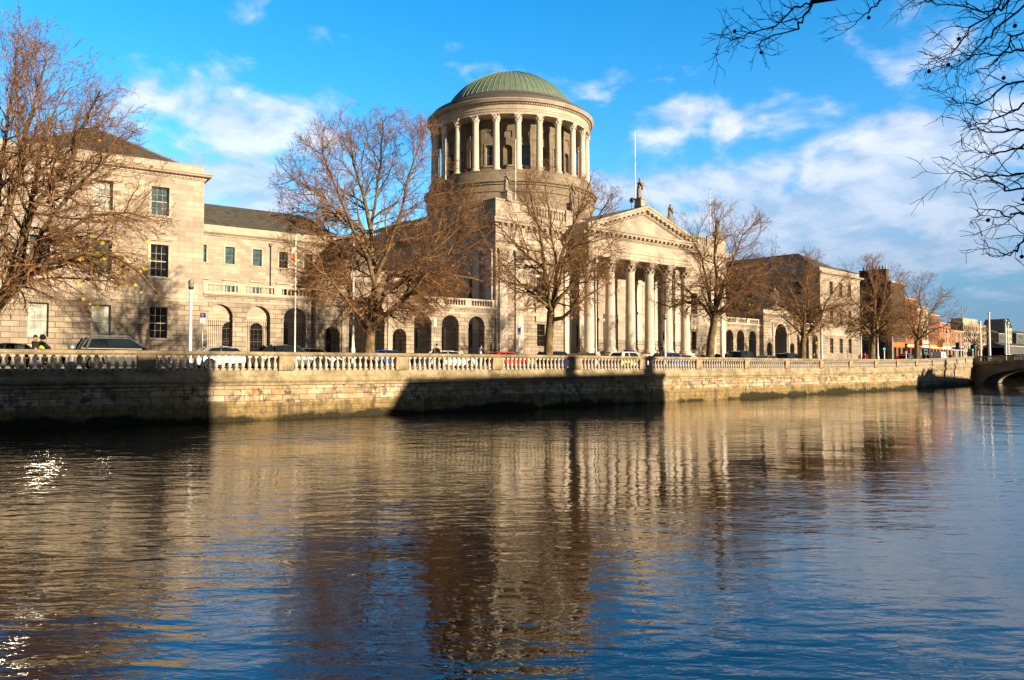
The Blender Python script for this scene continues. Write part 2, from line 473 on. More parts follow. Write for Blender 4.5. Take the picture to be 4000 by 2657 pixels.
M['render_cream'] = flat('cream_render', (.55, .45, .32), .85)
M['render_pink'] = flat('terracotta_render', (.46, .20, .10), .85)

# ------------------------------------------------------------------ plan of the place
WALL = [(-40, 45.7), (-23.0, 43.9), (-16.2, 43.0), (-9.3, 42.1), (-2.4, 41.1), (4.6, 40.1), (11.50, 39.10), (18.22, 38.32), (25.06, 37.70), (32.00, 37.24), (38.98, 36.90),
        (46.00, 36.69), (53.08, 36.58), (60.28, 36.56), (67.38, 36.62), (74.42, 36.76), (81.30, 36.95), (88.12, 37.19), (94.82, 37.47),
        (101.28, 37.75), (107.73, 38.12), (114.17, 38.69), (120.60, 39.42), (126.99, 40.37), (133.40, 41.24)]
RAILZ = [.74] * 10 + [.73, .72, .72, .72, .71, .72, .74, .77, .81, .88, .99, 1.12, 1.25, 1.38, 1.50]
WX = np.array([p[0] for p in WALL]); WY = np.array([p[1] for p in WALL])
FX = np.array([-30, 9.63, 23.59, 53.73, 96.27, 125.46, 141.72, 174.4, 400, 1500]); FY = np.array([73, 67.17, 65.24, 62.64, 61.49, 61.84, 62.32, 63.8, 82, 180])
def wallY(x):
    if x > 133.4: return 41.24 + (x - 133.4) * .11
    return float(np.interp(x, WX, WY))
def facY(x): return float(np.interp(x, FX, FY))
def sst(a, b, x):
    t = min(1, max(0, (x - a) / (b - a))); return t * t * (3 - 2 * t)
def gz(x): return -.12 + .67 * sst(85, 135, x) if x < 160 else .55 - .4 * sst(160, 400, x)

SEGS = {}
def seg(n, a, b): SEGS[n] = (Vector((a[0], a[1], 0)), atan2(b[1] - a[1], b[0] - a[0]), sqrt((b[0] - a[0]) ** 2 + (b[1] - a[1]) ** 2))
seg('A', (9.63, 67.17), (23.59, 65.24)); seg('B', (23.59, 65.24), (53.73, 62.64)); seg('C', (53.73, 62.64), (96.27, 61.49))
seg('D', (96.27, 61.49), (125.46, 61.84)); seg('E', (125.46, 61.84), (141.72, 62.32))

def strip(name, edges, mat, xs, kind='structure'):
    mb = MB(); k = len(edges)
    for x in xs:
        for (yf, zf) in edges: mb.v.append((x, yf(x), zf(x)))
    for i in range(len(xs) - 1):
        for j in range(k - 1):
            a = i * k + j
            mb.f.append((a, a + k, a + k + 1, a + 1))
    o = mb.build(name, mat)
    o['kind'] = kind
    return o
XS = list(range(-60, 160, 4)) + [160, 200, 260, 340, 450, 600, 900, 1500]
strip('ground', [(lambda x: wallY(x) + .12, lambda x: gz(x) - .26), (lambda x: facY(x) + 2, lambda x: gz(x) - .26), (lambda x: 1600, lambda x: gz(x) - .26)], M['paving'], XS)
strip('road', [(lambda x: wallY(x) + 3.2, lambda x: gz(x) - .10), (lambda x: facY(x) - 5.2, lambda x: gz(x) - .10)], M['asphalt'], XS)
strip('river_pavement', [(lambda x: wallY(x) + .1, lambda x: gz(x) - .24), (lambda x: wallY(x) + .1, lambda x: gz(x)), (lambda x: wallY(x) + 3.0, lambda x: gz(x))], M['paving'], XS)
strip('kerb', [(lambda x: wallY(x) + 3.0, lambda x: gz(x) + .004), (lambda x: wallY(x) + 3.2, lambda x: gz(x) + .004), (lambda x: wallY(x) + 3.2, lambda x: gz(x) - .2)], M['kerb'], XS)
strip('forecourt_pavement', [(lambda x: facY(x) - 5.2, lambda x: gz(x) - .2), (lambda x: facY(x) - 5.2, lambda x: gz(x) + .02), (lambda x: facY(x) + .3, lambda x: gz(x) + .38), (lambda x: facY(x) + 45, lambda x: gz(x) + .40)], M['paving'], XS)
mb = MB()
for x in range(-30, 150, 6):
    y = (wallY(x) + 3.2 + facY(x) - 5.2) / 2
    y2 = (wallY(x + 2) + 3.2 + facY(x + 2) - 5.2) / 2
    mb.poly([(x, y, gz(x) - .094), (x + 2, y2, gz(x + 2) - .094), (x + 2, y2 + .12, gz(x + 2) - .094), (x, y + .12, gz(x) - .094)])
o = mb.build('road_marking', M['white_line']); o['kind'] = 'structure'
mb = MB(); mb.box(-300, 1500, -1500, .8, -3.6, -1.65)
o = mb.build('south_quay_ground', M['paving']); o['kind'] = 'structure'

# ------------------------------------------------------------------ water
def water_mat():
    g = N('river_water')
    tc = g.n('ShaderNodeTexCoord').outputs['Object']
    m1 = g.n('ShaderNodeMapping'); m1.inputs['Rotation'].default_value = (0, 0, PHI); m1.vector_type = 'TEXTURE'; g.l(tc, m1.inputs[0])
    # x of m1 runs away from the bank we stand on, y across: ripple crests lie across the view
    def lay(sx, sy, sc, det, rough=.5, dist=.3):
        mm = g.n('ShaderNodeMapping'); mm.inputs['Scale'].default_value = (sx, sy, 1); g.l(m1.outputs[0], mm.inputs[0])
        return g.noise(mm.outputs[0], sc, det, rough, dist)
    a = lay(1.0, .33, 2.4, 1.3, .5, .6)
    b = lay(1.0, .42, 7.5, 2.0, .6, .5)
    c = lay(1.0, .8, .40, 1.0)
    sx = g.n('ShaderNodeSeparateXYZ'); g.l(tc, sx.inputs[0])
    patch = g.noise(tc, .07, 3, .55, .5)
    ruff = g.ramp(patch, [(.40, .30), (.58, 1.0)])
    # sheltered from the breeze towards the bridge and the right bank
    shel = g.n('ShaderNodeMapRange', i={'Value': g.math('SUBTRACT', sx.outputs[0], g.math('MULTIPLY', sx.outputs[1], .75)), 'From Min': -5, 'From Max': 12, 'To Min': 1.0, 'To Max': .30}).outputs[0]
    amp = g.math('MULTIPLY', ruff, shel)
    h = g.math('ADD', g.math('MULTIPLY', a, .070), g.math('MULTIPLY', b, .019))
    h = g.math('ADD', g.math('MULTIPLY', h, amp), g.math('MULTIPLY', c, .022))
    bp = g.n('ShaderNodeBump', i={'Strength': 1.0, 'Distance': 1.0, 'Height': h})
    p = g.n('ShaderNodeBsdfPrincipled')
    p.inputs['Base Color'].default_value = (.004, .0045, .005, 1)
    p.inputs['Roughness'].default_value = .012
    p.inputs['IOR'].default_value = 1.66
    p.inputs['Specular IOR Level'].default_value = .5
    g.l(bp.outputs[0], p.inputs['Normal'])
    return g.out(p.outputs[0])
M['water'] = water_mat()
mb = MB(); mb.poly([(-300, .5, WATER_Z), (1500, .5, WATER_Z), (1500, 240, WATER_Z), (-300, 240, WATER_Z)])
o = mb.build('water', M['water']); o['kind'] = 'structure'

# ------------------------------------------------------------------ river wall and balustrade
def path_pts(pts, zs, dz=0.0):
    out = []
    for i, (x, y) in enumerate(pts):
        a = pts[max(i - 1, 0)]; b = pts[min(i + 1, len(pts) - 1)]
        tx, ty = b[0] - a[0], b[1] - a[1]; L = sqrt(tx * tx + ty * ty)
        out.append((x, y, zs[i] + dz, ty / L, -tx / L))
    return out
rw = empty('river_wall', (0, 0, 0), 0, 'long stone quay wall with soot-blackened blocks and mossy foot along the river', 'quay wall')
pth = path_pts(WALL, RAILZ)
mb = MB()
bot = -3.6
n0 = len(pth)
zl = lambda z: z - .96
prof_lo = [(0.0, -.82), (0.0, -1.0)]
for j, p in enumerate(pth):
    zb = zl(p[2])
    for o_, z in ((-.9, zb - .80), (0, zb - .80), (0, -1.75), (.05, -1.82), (.10, -2.4), (.16, -3.6)):
        mb.v.append((p[0] + p[3] * o_, p[1] + p[4] * o_, z))
for j in range(n0 - 1):
    for k in range(5):
        a = j * 6 + k
        mb.f.append((a, a + 6, a + 7, a + 1))
mb.build('wall', M['quay'], rw)
mb = MB()
mb.sweep([(p[0], p[1], zl(p[2]), p[3], p[4]) for p in pth], [(-.30, 0), (.07, 0), (.07, -.27), (.10, -.29), (.165, -.36), (.185, -.46), (.165, -.56), (.10, -.64), (.06, -.66), (.06, -.70), (.12, -.715), (.12, -.775), (0.0, -.80), (-.30, -.80)])
mb.build('moulded_ledge', M['coping'], rw)

bal = empty('balustrade', (0, 0, 0), 0, 'long balustrade of white vase balusters and plain piers on the quay wall', 'balustrade')
mb = MB()
mb.sweep([(p[0], p[1], p[2], p[3], p[4]) for p in pth], [(-.15, -.22), (.15, -.22), (.15, -.19), (.20, -.15), (.20, -.05), (.16, 0), (-.16, 0), (-.20, -.05), (-.20, -.15)])
mb.build('rail', M['rail'], bal)
pier = None
for i in range(2, n0):
    p = pth[i]
    rz = atan2(p[3], -p[4])
    if pier is None:
        mb = MB(); mb.box(-.40, .40, -.19, .19, 0, .742)
        pier = mb.build('pier', M['rail'], bal); q = pier
    else:
        q = inst(pier, bal)
    q.location = (p[0], p[1], zl(p[2]) - .001); q.rotation_euler = (0, 0, rz)
BPROF = [(.052, .075), (.085, .085), (.085, .11), (.062, .125), (.088, .17), (.107, .235), (.10, .30), (.075, .39), (.052, .48), (.046, .55), (.052, .60), (.075, .615), (.075, .64), (.06, .65)]
def baluster_mb(mb, cx, cy, z, n=10, s=1.0, rz=0.0):
    i = len(mb.v)
    mb.box(-.10, .10, -.10, .10, 0, .075); mb.lathe(BPROF, 0, 0, n); mb.box(-.095, .095, -.095, .095, .65, .742)
    c_, s_ = cos(rz), sin(rz)
    for k in range(i, len(mb.v)):
        x, y, zz = mb.v[k]
        mb.v[k] = (cx + (x * c_ - y * s_) * s, cy + (x * s_ + y * c_) * s, z + zz * s)
mb = MB(); baluster_mb(mb, 0, 0, 0, 12); 
bl0 = None; nb = 0
far = MB()
for i in range(2, n0 - 1):
    p, q = pth[i], pth[i + 1]
    L = sqrt((q[0] - p[0]) ** 2 + (q[1] - p[1]) ** 2)
    rz = atan2(q[1] - p[1], q[0] - p[0])
    nn = 18
    for k in range(nn):
        t = (.40 + (L - .80) * (k + .5) / nn) / L
        x, y, z = p[0] + (q[0] - p[0]) * t, p[1] + (q[1] - p[1]) * t, zl(p[2] + (q[2] - p[2]) * t)
        if i >= 5 and nb < 100:
            if bl0 is None: bl0 = mb.build('baluster', M['baluster'], bal, 2); b = bl0
            else: b = inst(bl0, bal)
            b.location = (x, y, z); b.rotation_euler = (0, 0, rz); nb += 1
        else:
            baluster_mb(far, x, y, z, 8, 1.0, rz)
o = far.build('balusters', M['baluster'], bal, 2); o['kind'] = 'stuff'

# ------------------------------------------------------------------ building kit
def op_top(op, u):
    if not op.get('arch'): return op['w1']
    r = (op['u1'] - op['u0']) / 2; c = (op['u1'] + op['u0']) / 2
    return op['w1'] - r + sqrt(max(0, r * r - (u - c) ** 2))
def wall(mb, u0, u1, w0, w1, v, ops=(), depth=.35, back=False, axis='u', flip=1):
    """wall in the plane v with real openings; axis 'v' builds it in the plane u = v instead"""
    P = (lambda u, w, d: (u, v + d * flip, w)) if axis == 'u' else (lambda u, w, d: (v + d * flip, u, w))
    us = {u0, u1}
    for op in ops:
        us.add(op['u0']); us.add(op['u1'])
        if op.get('arch'):
            r = (op['u1'] - op['u0']) / 2; c = (op['u1'] + op['u0']) / 2
            for k in range(1, 12): us.add(c - r * cos(pi * k / 12))
    us = sorted(x for x in us if u0 - 1e-6 <= x <= u1 + 1e-6)
    for a, b in zip(us[:-1], us[1:]):
        if b - a < 1e-6: continue
        m = (a + b) / 2
        cov = sorted([op for op in ops if op['u0'] < m < op['u1']], key=lambda o: o['w0'])
        ca = cb = w0
        for op in cov:
            for d in ((0, depth) if back else (0,)):
                if op['w0'] - ca > 1e-4 or op['w0'] - cb > 1e-4:
                    mb.poly([P(a, ca, d), P(b, cb, d), P(b, op['w0'], d), P(a, op['w0'], d)])
            ca, cb = op_top(op, a), op_top(op, b)
            mb.poly([P(a, ca, 0), P(b, cb, 0), P(b, cb, depth), P(a, ca, depth)])
            mb.poly([P(a, op['w0'], 0), P(b, op['w0'], 0), P(b, op['w0'], depth), P(a, op['w0'], depth)])
        for d in ((0, depth) if back else (0,)):
            mb.poly([P(a, ca, d), P(b, cb, d), P(b, w1, d), P(a, w1, d)])
    for op in ops:
        for u in (op['u0'], op['u1']):
            t = op['w1'] - (op['u1'] - op['u0']) / 2 if op.get('arch') else op['w1']
            mb.poly([P(u, op['w0'], 0), P(u, t, 0), P(u, t, depth), P(u, op['w0'], depth)])
WCACHE = {}
def window(parent, op, v, cols=3, rows=4, pane='glass', sash='sash_dark', axis='u', flip=1, label=None, tilt=0):
    """sash window standing in an opening; sub-part: the pane"""
    w, h = op['u1'] - op['u0'], op['w1'] - op['w0']
    arch = bool(op.get('arch'))
    key = (round(w, 3), round(h, 3), cols, rows, arch, sash)
    loc = (op['u0'], v, op['w0']) if axis == 'u' else (v, op['u0'], op['w0'])
    rz = 0 if axis == 'u' else radians(90)
    if key not in WCACHE:
        mb = MB(); pm = MB()
        t = .065; r = w / 2
        hs = h - r if arch else h
        mb.box(.005, t, -.04, .05, .004, hs); mb.box(w - t, w - .005, -.04, .05, .004, hs)
        mb.box(t, w - t, -.05, .05, .004, .09)
        if not arch: mb.box(t, w - t, -.04, .05, h - t, h - .004)
        else:
            pts = [(r - (r - .035) * cos(pi * k / 12), 0, hs + (r - .035) * sin(pi * k / 12)) for k in range(13)]
            mb.tube(pts, .04, 5)
            for k in (3, 6, 9): mb.tube([(r, .005, hs), (r - (r - .05) * cos(pi * k / 12), .005, hs + (r - .05) * sin(pi * k / 12))], .016, 4)
        mr = hs * .5
        mb.box(t, w - t, -.045, .03, mr - .035, mr + .035)
        for k in range(1, cols):
            x = t + (w - 2 * t) * k / cols
            mb.box(x - .010, x + .010, -.02, .02, .09, hs - (0 if arch else t))
        for k in range(1, rows):
            z = .09 + (hs - .09 - t) * k / rows
            if abs(z - mr) > .15: mb.box(t, w - t, -.0185, .0185, z - .010, z + .010)
        if arch:
            mb.box(t, w - t, -.04, .04, hs - .03, hs + .03)
            pm.poly([(.01, .03, .01), (w - .01, .03, .01)] + [(r + (r - .01) * cos(pi * k / 14), .03, hs + (r - .01) * sin(pi * k / 14)) for k in range(15)])
        else:
            pm.poly([(.01, .03, .01), (w - .01, .03, .01), (w - .01, .03, h - .01), (.01, .03, h - .01)])
        WCACHE[key] = (mb.mesh('window', M[sash]), pm)
    me, pm = WCACHE[key]
    o = bpy.data.objects.new('window', me); COL.objects.link(o); o.parent = parent; o.location = loc; o.rotation_euler = (0, 0, rz)
    TREE.setdefault(parent.name, []).append(o); TREE[o.name] = []
    pk = key + (pane,)
    if pk not in WCACHE: WCACHE[pk] = pm.mesh('pane', M[pane])
    pn = bpy.data.objects.new('pane', WCACHE[pk]); COL.objects.link(pn); pn.parent = o
    TREE[o.name].append(pn); TREE[pn.name] = []
    if tilt: pn.rotation_euler = (0, 0, tilt)
    if label: o['label'] = label
    return o

def sub(win, mb, name, mat, smooth=False):
    """part piece given in the thing's coordinates, parented to one of its parts"""
    l = win.location
    mb.v = [(p[0] - l[0], p[1] - l[1], p[2] - l[2]) for p in mb.v]
    return mb.build(name, M[mat] if isinstance(mat, str) else mat, win, smooth)

def band(mb, u0, u1, v0, v1, prof, front=True, left=True, right=True, back=False):
    """moulding run round a rectangular block; prof = list of (out, w)"""
    c = [(u0, v1), (u0, v0), (u1, v0), (u1, v1)]
    nrm = [(-1, 1), (-1, -1), (1, -1), (1, 1)]
    n = len(prof)
    def ring(k):
        x, y = c[k]; sx, sy = nrm[k]
        if k == 0 and not back: sy = 0
        if k == 3 and not back: sy = 0
        return [(x + sx * o_, y + sy * o_, w) for o_, w in prof]
    rs = [ring(k) for k in range(4)]
    pairs = []
    if left: pairs.append((0, 1))
    if front: pairs.append((1, 2))
    if right: pairs.append((2, 3))
    if back: pairs.append((3, 0))
    for a, b in pairs:
        for k in range(n - 1):
            mb.poly([rs[a][k], rs[b][k], rs[b][k + 1], rs[a][k + 1]])
    return rs

def voussoirs(mb, uc, w, top, hh, v):
    """flat arch of five proud wedge stones over a window"""
    n = 5
    for k in range(n):
        a = -w / 2 - .16 + (w + .32) * k / n + .012; b = -w / 2 - .16 + (w + .32) * (k + 1) / n - .012
        s = 1.55
        H = hh + (.10 if k == n // 2 else 0)
        pr = .030 if k == n // 2 else .018
        mb.extr_y([(uc + a, top), (uc + b, top), (uc + b * s, top + H), (uc + a * s, top + H)], v - pr, v + .05)

def arch_voussoirs(mb, uc, r, spring, v, R=.62, n=9, pr=.02):
    for k in range(n):
        a0 = pi * k / n + .018; a1 = pi * (k + 1) / n - .018
        pts = []
        rr = r + R + (.12 if k == n // 2 else 0)
        for a, q in ((a0, r + .005), (a0, rr), (a1, rr), (a1, r + .005)):
            pts.append((uc - q * cos(a), spring + q * sin(a)))
        mb.extr_y(pts, v - pr - (.02 if k == n // 2 else 0), v + .04)

def bal_run(parent, u0, u1, v, w, h, sp=.31, mat='stone_trim', axis='u', proto={}):
    """short parapet balustrade; its balusters are sub-parts"""
    mb = MB()
    B = (lambda a, b, c, d, e, f: mb.box(a, b, c, d, e, f)) if axis == 'u' else (lambda a, b, c, d, e, f: mb.box(c, d, a, b, e, f))
    B(u0, u1, v - .17, v + .17, w + h - .17, w + h)
    B(u0, u1, v - .15, v + .15, w - .001, w + .10)
    o = mb.build('parapet_balustrade', M[mat], parent)
    key = (round(h, 2), mat)
    if key not in proto:
        m2 = MB(); s = (h - .27) / .742
        baluster_mb(m2, 0, 0, 0, 8, s); proto[key] = m2.mesh('baluster', M['stone_trim'], 2)
    n = max(2, int((u1 - u0 - .1) / sp))
    for k in range(n):
        u = u0 + (u1 - u0) * (k + .5) / n
        b = bpy.data.objects.new('baluster', proto[key]); COL.objects.link(b); b.parent = o
        b.location = (u, v, w + .10) if axis == 'u' else (v, u, w + .10)
        TREE[o.name].append(b); TREE[b.name] = []
    return o

def root(name, s, label, cat, du=0, dv=0, group=None):
    P, a, L = SEGS[s]
    q = P + Vector((cos(a) * du - sin(a) * dv, sin(a) * du + cos(a) * dv, 0))
    return empty(name, q, a, label, cat, group)

DENT = lambda w: [(0, w), (.10, w + .02), (.10, w + .10), (.16, w + .12), (.16, w + .26), (.50, w + .30), (.56, w + .42), (.62, w + .48), (.62, w + .56), (.1, w + .60), (0, w + .60)]
def dentils(mb, u0, u1, v, w, sp=.26, sz=.14, h=.14, out=.12, axis='u', sgn=-1):
    n = int((u1 - u0) / sp)
    for k in range(n):
        u = u0 + (u1 - u0) * (k + .5) / n
        if axis == 'u': mb.box(u - sz / 2, u + sz / 2, min(v, v + sgn * out), max(v, v + sgn * out), w, w + h)
        else: mb.box(min(v, v + sgn * out), max(v, v + sgn * out), u - sz / 2, u + sz / 2, w, w + h)

# ---- wing pavilions (left end and right end of the courthouse)
def pavilion(s, u0, u1, cols, depth, label, panes, west=False, low0=2.2, flo=0.0):
    r = root('courthouse_wing', s, label, 'building')
    uw = 1.34
    G = [dict(u0=c - uw / 2, u1=c + uw / 2, w0=2.2, w1=4.8) for c in cols]
    Mi = [dict(u0=c - uw / 2, u1=c + uw / 2, w0=7.24, w1=9.9) for c in cols]
    T = [dict(u0=c - uw / 2, u1=c + uw / 2, w0=12.3, w1=14.65) for c in cols]
    lo = MB(); wall(lo, u0, u1, -.8, 5.30, 0, G, .5)
    up = MB(); wall(up, u0, u1, 5.85, 15.45, 0, Mi + T, .5)
    wv = [4 + 4.6 * k for k in range(int((depth - 4) / 4.6))] if west else []
    Gw = [dict(u0=c - uw / 2, u1=c + uw / 2, w0=2.2, w1=4.8) for c in wv]
    Mw = [dict(u0=c - uw / 2, u1=c + uw / 2, w0=7.24, w1=9.9) for c in wv] + [dict(u0=c - uw / 2, u1=c + uw / 2, w0=12.3, w1=14.65) for c in wv]
    wall(lo, 0, depth, -.8, 5.30, u0, Gw, .34, axis='v'); wall(up, 0, depth, 5.85, 15.45, u0, Mw, .34, axis='v')
    lo.poly([(u1, 0, -.8), (u1, depth, -.8), (u1, depth, 5.3), (u1, 0, 5.3)]); up.poly([(u1, 0, 5.85), (u1, depth, 5.85), (u1, depth, 15.45), (u1, 0, 15.45)])
    up.poly([(u0, depth, -.8), (u1, depth, -.8), (u1, depth, 15.45), (u0, depth, 15.45)])
    lo.build('ground_storey_wall', M['stone_low'], r); up.build('wall', M['stone'], r)
    b = MB(); band(b, u0, u1, 0, depth, [(0, 5.30), (.07, 5.30), (.07, 5.52), (.12, 5.55), (.12, 5.80), (.05, 5.85), (0, 5.85)]); b.build('string_course', M['stone_trim'], r)
    b = MB(); band(b, u0, u1, 0, depth, [(0, 15.45)] + [(o_, w) for o_, w in DENT(15.55)]); dentils(b, u0, u1, -.10, 15.66, .30, .16, .15, .10); b.build('cornice', M['stone_trim'], r)
    b = MB(); band(b, u0 + .05, u1 - .05, .05, depth, [(0, 16.14), (0, 16.85), (-.35, 16.85), (-.35, 16.0)]); b.build('parapet', M['stone'], r)
    # hipped roof, ridge running back from the river
    uc = (u0 + u1) / 2; zr = 20.6; e = 16.35; hw = (u1 - u0) / 2
    b = MB(); a0, a1 = u0 + .42, u1 - .42
    apex = (uc, hw * .95, zr); back = (uc, depth - .5, zr)
    b.poly([(a0, .42, e), (a1, .42, e), apex]); b.poly([(a0, .42, e), apex, back, (a0, depth - .5, e)]); b.poly([(a1, .42, e), (a1, depth - .5, e), back, apex])
    ro = b.build('roof', M['slate'], r)
    b = MB()
    for c in ((a0, .42, e), (a1, .42, e)): b.tube([Vector(c) + Vector((0, 0, .06)), Vector(apex) + Vector((0, 0, .06))], .10, 5)
    b.tube([Vector(apex) + Vector((0, 0, .06)), Vector(back) + Vector((0, 0, .06))], .10, 5)
    b.build('ridge_flashing', M['lead'], ro)
    for row, ops in enumerate((G, Mi, T)):
        for j, op in enumerate(ops):
            pn, sh = panes[row][j]
            w_ = window(r, op, .34, 3, 4, pn, sh, tilt=radians((8.4, 7.4)[j]) if (s == 'A' and row and j < 2) else 0)
            b = MB(); x0, x1, z0, z1 = op['u0'], op['u1'], op['w0'], op['w1']
            if row == 0:
                voussoirs(b, cols[j], uw, 4.8, .50, 0); sub(w_, b, 'voussoirs', 'stone_low'); continue
            b.box(x0 - .20, x0 - .002, -.05, .03, z0, z1 + .20); b.box(x1 + .002, x1 + .20, -.05, .03, z0, z1 + .20); b.box(x0 - .002, x1 + .002, -.05, .03, z1 + .002, z1 + .20)
            b.box(x0 - .28, x1 + .28, -.12, .03, z0 - .16, z0 - .003)
            if row == 1: b.box(x0 - .32, x1 + .32, -.20, .03, 10.32, 10.46); b.box(x0 - .26, x1 + .26, -.12, .03, 10.22, 10.318)
            sub(w_, b, 'window_surround', 'stone_trim')
    for op in Gw + Mw: window(r, op, u0 + .26, 3, 4, 'glass_dim', 'sash_white', 'v')
    return r
PA = pavilion('A', -1.05, 14.08, (2.35, 6.55, 10.68), 46, 'three-storey pale stone wing with slate hip roof behind the leaning tree',
    (( ('glass_blind_glare', 'sash_white'), ('glass_blind_glare', 'sash_white'), ('glass_dim', 'sash_white')),
     (('glass_teal', 'sash_dark'), ('glass_teal', 'sash_dark'), ('glass_dim', 'sash_white')),
     (('glass_blind_glare', 'sash_white'), ('glass_blind_glare', 'sash_white'), ('glass_teal', 'sash_white'))))
dimrow = tuple(('glass_dim', 'sash_white') for _ in range(3))
PE = pavilion('E', 0.0, 16.27, (4.15, 8.0, 11.7), 46, 'three-storey stone wing with shaded slate roof, beside the dark corner shop', (dimrow, dimrow, dimrow), west=True)

# ---- arcade screens with a gateway in the middle
def railing(parent, u0, u1, v, w0, w1, name='railing'):
    b = MB(); n = max(4, int((u1 - u0) / .15))
    for k in range(n):
        u = u0 + (u1 - u0) * (k + .5) / n
        b.tube([(u, v, w0), (u, v, w1)], .022, 4)
        b.tube([(u, v, w1 - .01), (u, v, w1 + .07), (u, v, w1 + .20)], [.012, .042, .004], 4)
    b.box(u0, u1, v - .02, v + .02, w1 - .32, w1 - .27); b.box(u0, u1, v - .02, v + .02, w0 + .18, w0 + .23)
    return b.build(name, M['iron'], parent)
def screen(s, L, arches, gate, label):
    r = root('arcade_screen', s, label, 'arcade wall')
    th = .95
    g0, g1 = gate
    A = [dict(u0=c - 1.05, u1=c + 1.05, w0=-.8, w1=5.25, arch=True) for c in arches]
    gl = [a for a in A if a['u1'] < g0]; gr = [a for a in A if a['u0'] > g1]
    gc = (g0 + g1) / 2
    b = MB(); wall(b, .02, g0, -.8, 6.05, .12, gl, th, True); b.build('wall', M['stone_low'], r)
    b = MB(); wall(b, g1, L - .02, -.8, 6.05, .12, gr, th, True); b.build('wall', M['stone_low'], r)
    for (x0, x1) in ((.02, g0), (g1, L - .02)):
        b = MB(); b.extr_x([(.12, 5.42), (.05, 5.44), (.05, 5.58), (.12, 5.62)], x0, x1)
        b.extr_x([(.12, 6.0), (.0, 6.03), (-.08, 6.15), (-.08, 6.26), (1.2, 6.26), (1.2, 6.0)], x0, x1)
        b.build('cornice', M['stone_trim'], r)
    for a in A:
        b = MB(); arch_voussoirs(b, (a['u0'] + a['u1']) / 2, 1.05, 4.2, .12, .58)
        for x in (a['u0'], a['u1']): b.box(x - .16, x + .03 if x == a['u0'] else x + .16, .07, 1.1, 4.02, 4.2) if x == a['u0'] else b.box(x - .03, x + .16, .07, 1.1, 4.02, 4.2)
        b.build('voussoirs', M['stone_low'], r)
    # parapet balustrade: piers then runs of balusters
    def runs(x0, x1, n):
        w = (x1 - x0) / n
        for k in range(n + 1):
            pb = MB()
            u = x0 + w * k; q0 = max(x0, u - .35); q1 = min(x1, u + .35)
            pb.box(q0, q1, .12, .50, 6.262, 7.10)
            pb.build('parapet_pier', M['stone_trim'], r)
        for k in range(n): bal_run(r, x0 + w * k + .352, x0 + w * (k + 1) - .352, .31, 6.262, .82)
    runs(.05, g0 - .05, 3); runs(g1 + .05, L - .05, 3)
    for a in A: railing(r, a['u0'] + .02, a['u1'] - .02, .62, .35, 3.75)
    # gateway
    gw = MB(); big = dict(u0=gc - 1.85, u1=gc + 1.85, w0=-.8, w1=6.55, arch=True)
    sm = [dict(u0=gc - 4.25, u1=gc - 2.75, w0=-.8, w1=3.65, arch=True), dict(u0=gc + 2.75, u1=gc + 4.25, w0=-.8, w1=3.65, arch=True)]
    v0 = -.55; d = 1.9
    wall(gw, g0, g1, -.8, 7.7, v0, sm + [big], d, True)
    for x in (g0, g1): gw.poly([(x, v0, -.8), (x, v0 + d, -.8), (x, v0 + d, 7.7), (x, v0, 7.7)])
    gw.build('gateway', M['stone_low'], r)
    b = MB()
    band(b, g0, g1, v0, v0 + d, [(0, 7.68), (.12, 7.7), (.12, 7.8), (.45, 7.86), (.5, 8.02), (0, 8.06)], back=True)
    b.box(g0, g1, v0, v0 + d, 7.7, 8.05)
    dentils(b, g0, g1, v0 - .10, 7.72, .45, .22, .14, .16)
    b.box(g0 + .3, g1 - .3, v0 + .2, v0 + d - .2, 8.052, 8.62)
    b.box(gc - 2.1, gc + 2.1, v0 + .1, v0 + d - .1, 8.624, 9.1)
    b.build('gateway_cornice', M['stone_trim'], r)
    b = MB(); arch_voussoirs(b, gc, 1.85, 4.7, v0, .38, 13, .05); b.build('voussoirs', M['stone_trim'], r)
    for q in sm: b = MB(); arch_voussoirs(b, (q['u0'] + q['u1']) / 2, .75, 2.9, v0, .5, 7); b.build('voussoirs', M['stone_low'], r)
    for sx in (-1, 1):
        b = MB(); b.box(gc + sx * 2.38 - .2, gc + sx * 2.38 + .2, v0 - .12, v0 - .001, -.8, 6.6); b.build('pilaster', M['stone_trim'], r)
        b = MB(); b.lathe([(.5, 0), (.5, .04), (.42, .06), (.30, .03), (.12, .09), (.02, .1)], 0, 0, 14)
        nv = 14 * 6
        for k in range(len(b.v) - nv, len(b.v)):
            x, y, z = b.v[k]; b.v[k] = (gc + sx * 3.5 + x, v0 - z, 5.3 + y)
        b.build('roundel', M['stone_trim'], r)
    gt = railing(r, gc - 1.82, gc + 1.82, .4, .35, 4.4, 'gate')
    for q in sm: railing(r, q['u0'] + .02, q['u1'] - .02, .4, .35, 2.5, 'gate')
    # carved trophy of arms on the gateway
    b = MB(); rnd = random.Random(int(L * 10))
    prof = [(1.45, 9.1), (1.35, 9.4), (1.1, 9.9), (.85, 10.5), (.55, 11.2), (.3, 11.9), (.12, 12.5), (.02, 12.8)]
    b.lathe(prof, gc, v0 + d / 2, 14, sy=.5)
    for k in range(26):
        a = rnd.uniform(-1, 1); z = rnd.uniform(9.2, 11.6); w = 1.4 * (1 - (z - 9.1) / 4)
        b.ball((gc + a * w, v0 + d / 2 - .45 * w, z), rnd.uniform(.14, .3), 7, 5)
    for k in range(7):
        a = -1.1 + 2.2 * k / 6
        b.tube([(gc, v0 + d / 2, 9.3), (gc + a * 1.6, v0 + d / 2 - .2, 11.3 + .5 * cos(a * 2))], [.07, .05], 5)
    for k in range(len(b.v)):
        p = b.v[k]; q = noise.noise(Vector(p) * 2.1) * .16; b.v[k] = (p[0] + q, p[1] + q * .5, p[2])
    b.build('trophy_carving', M['statue'], r, 2)
    return r
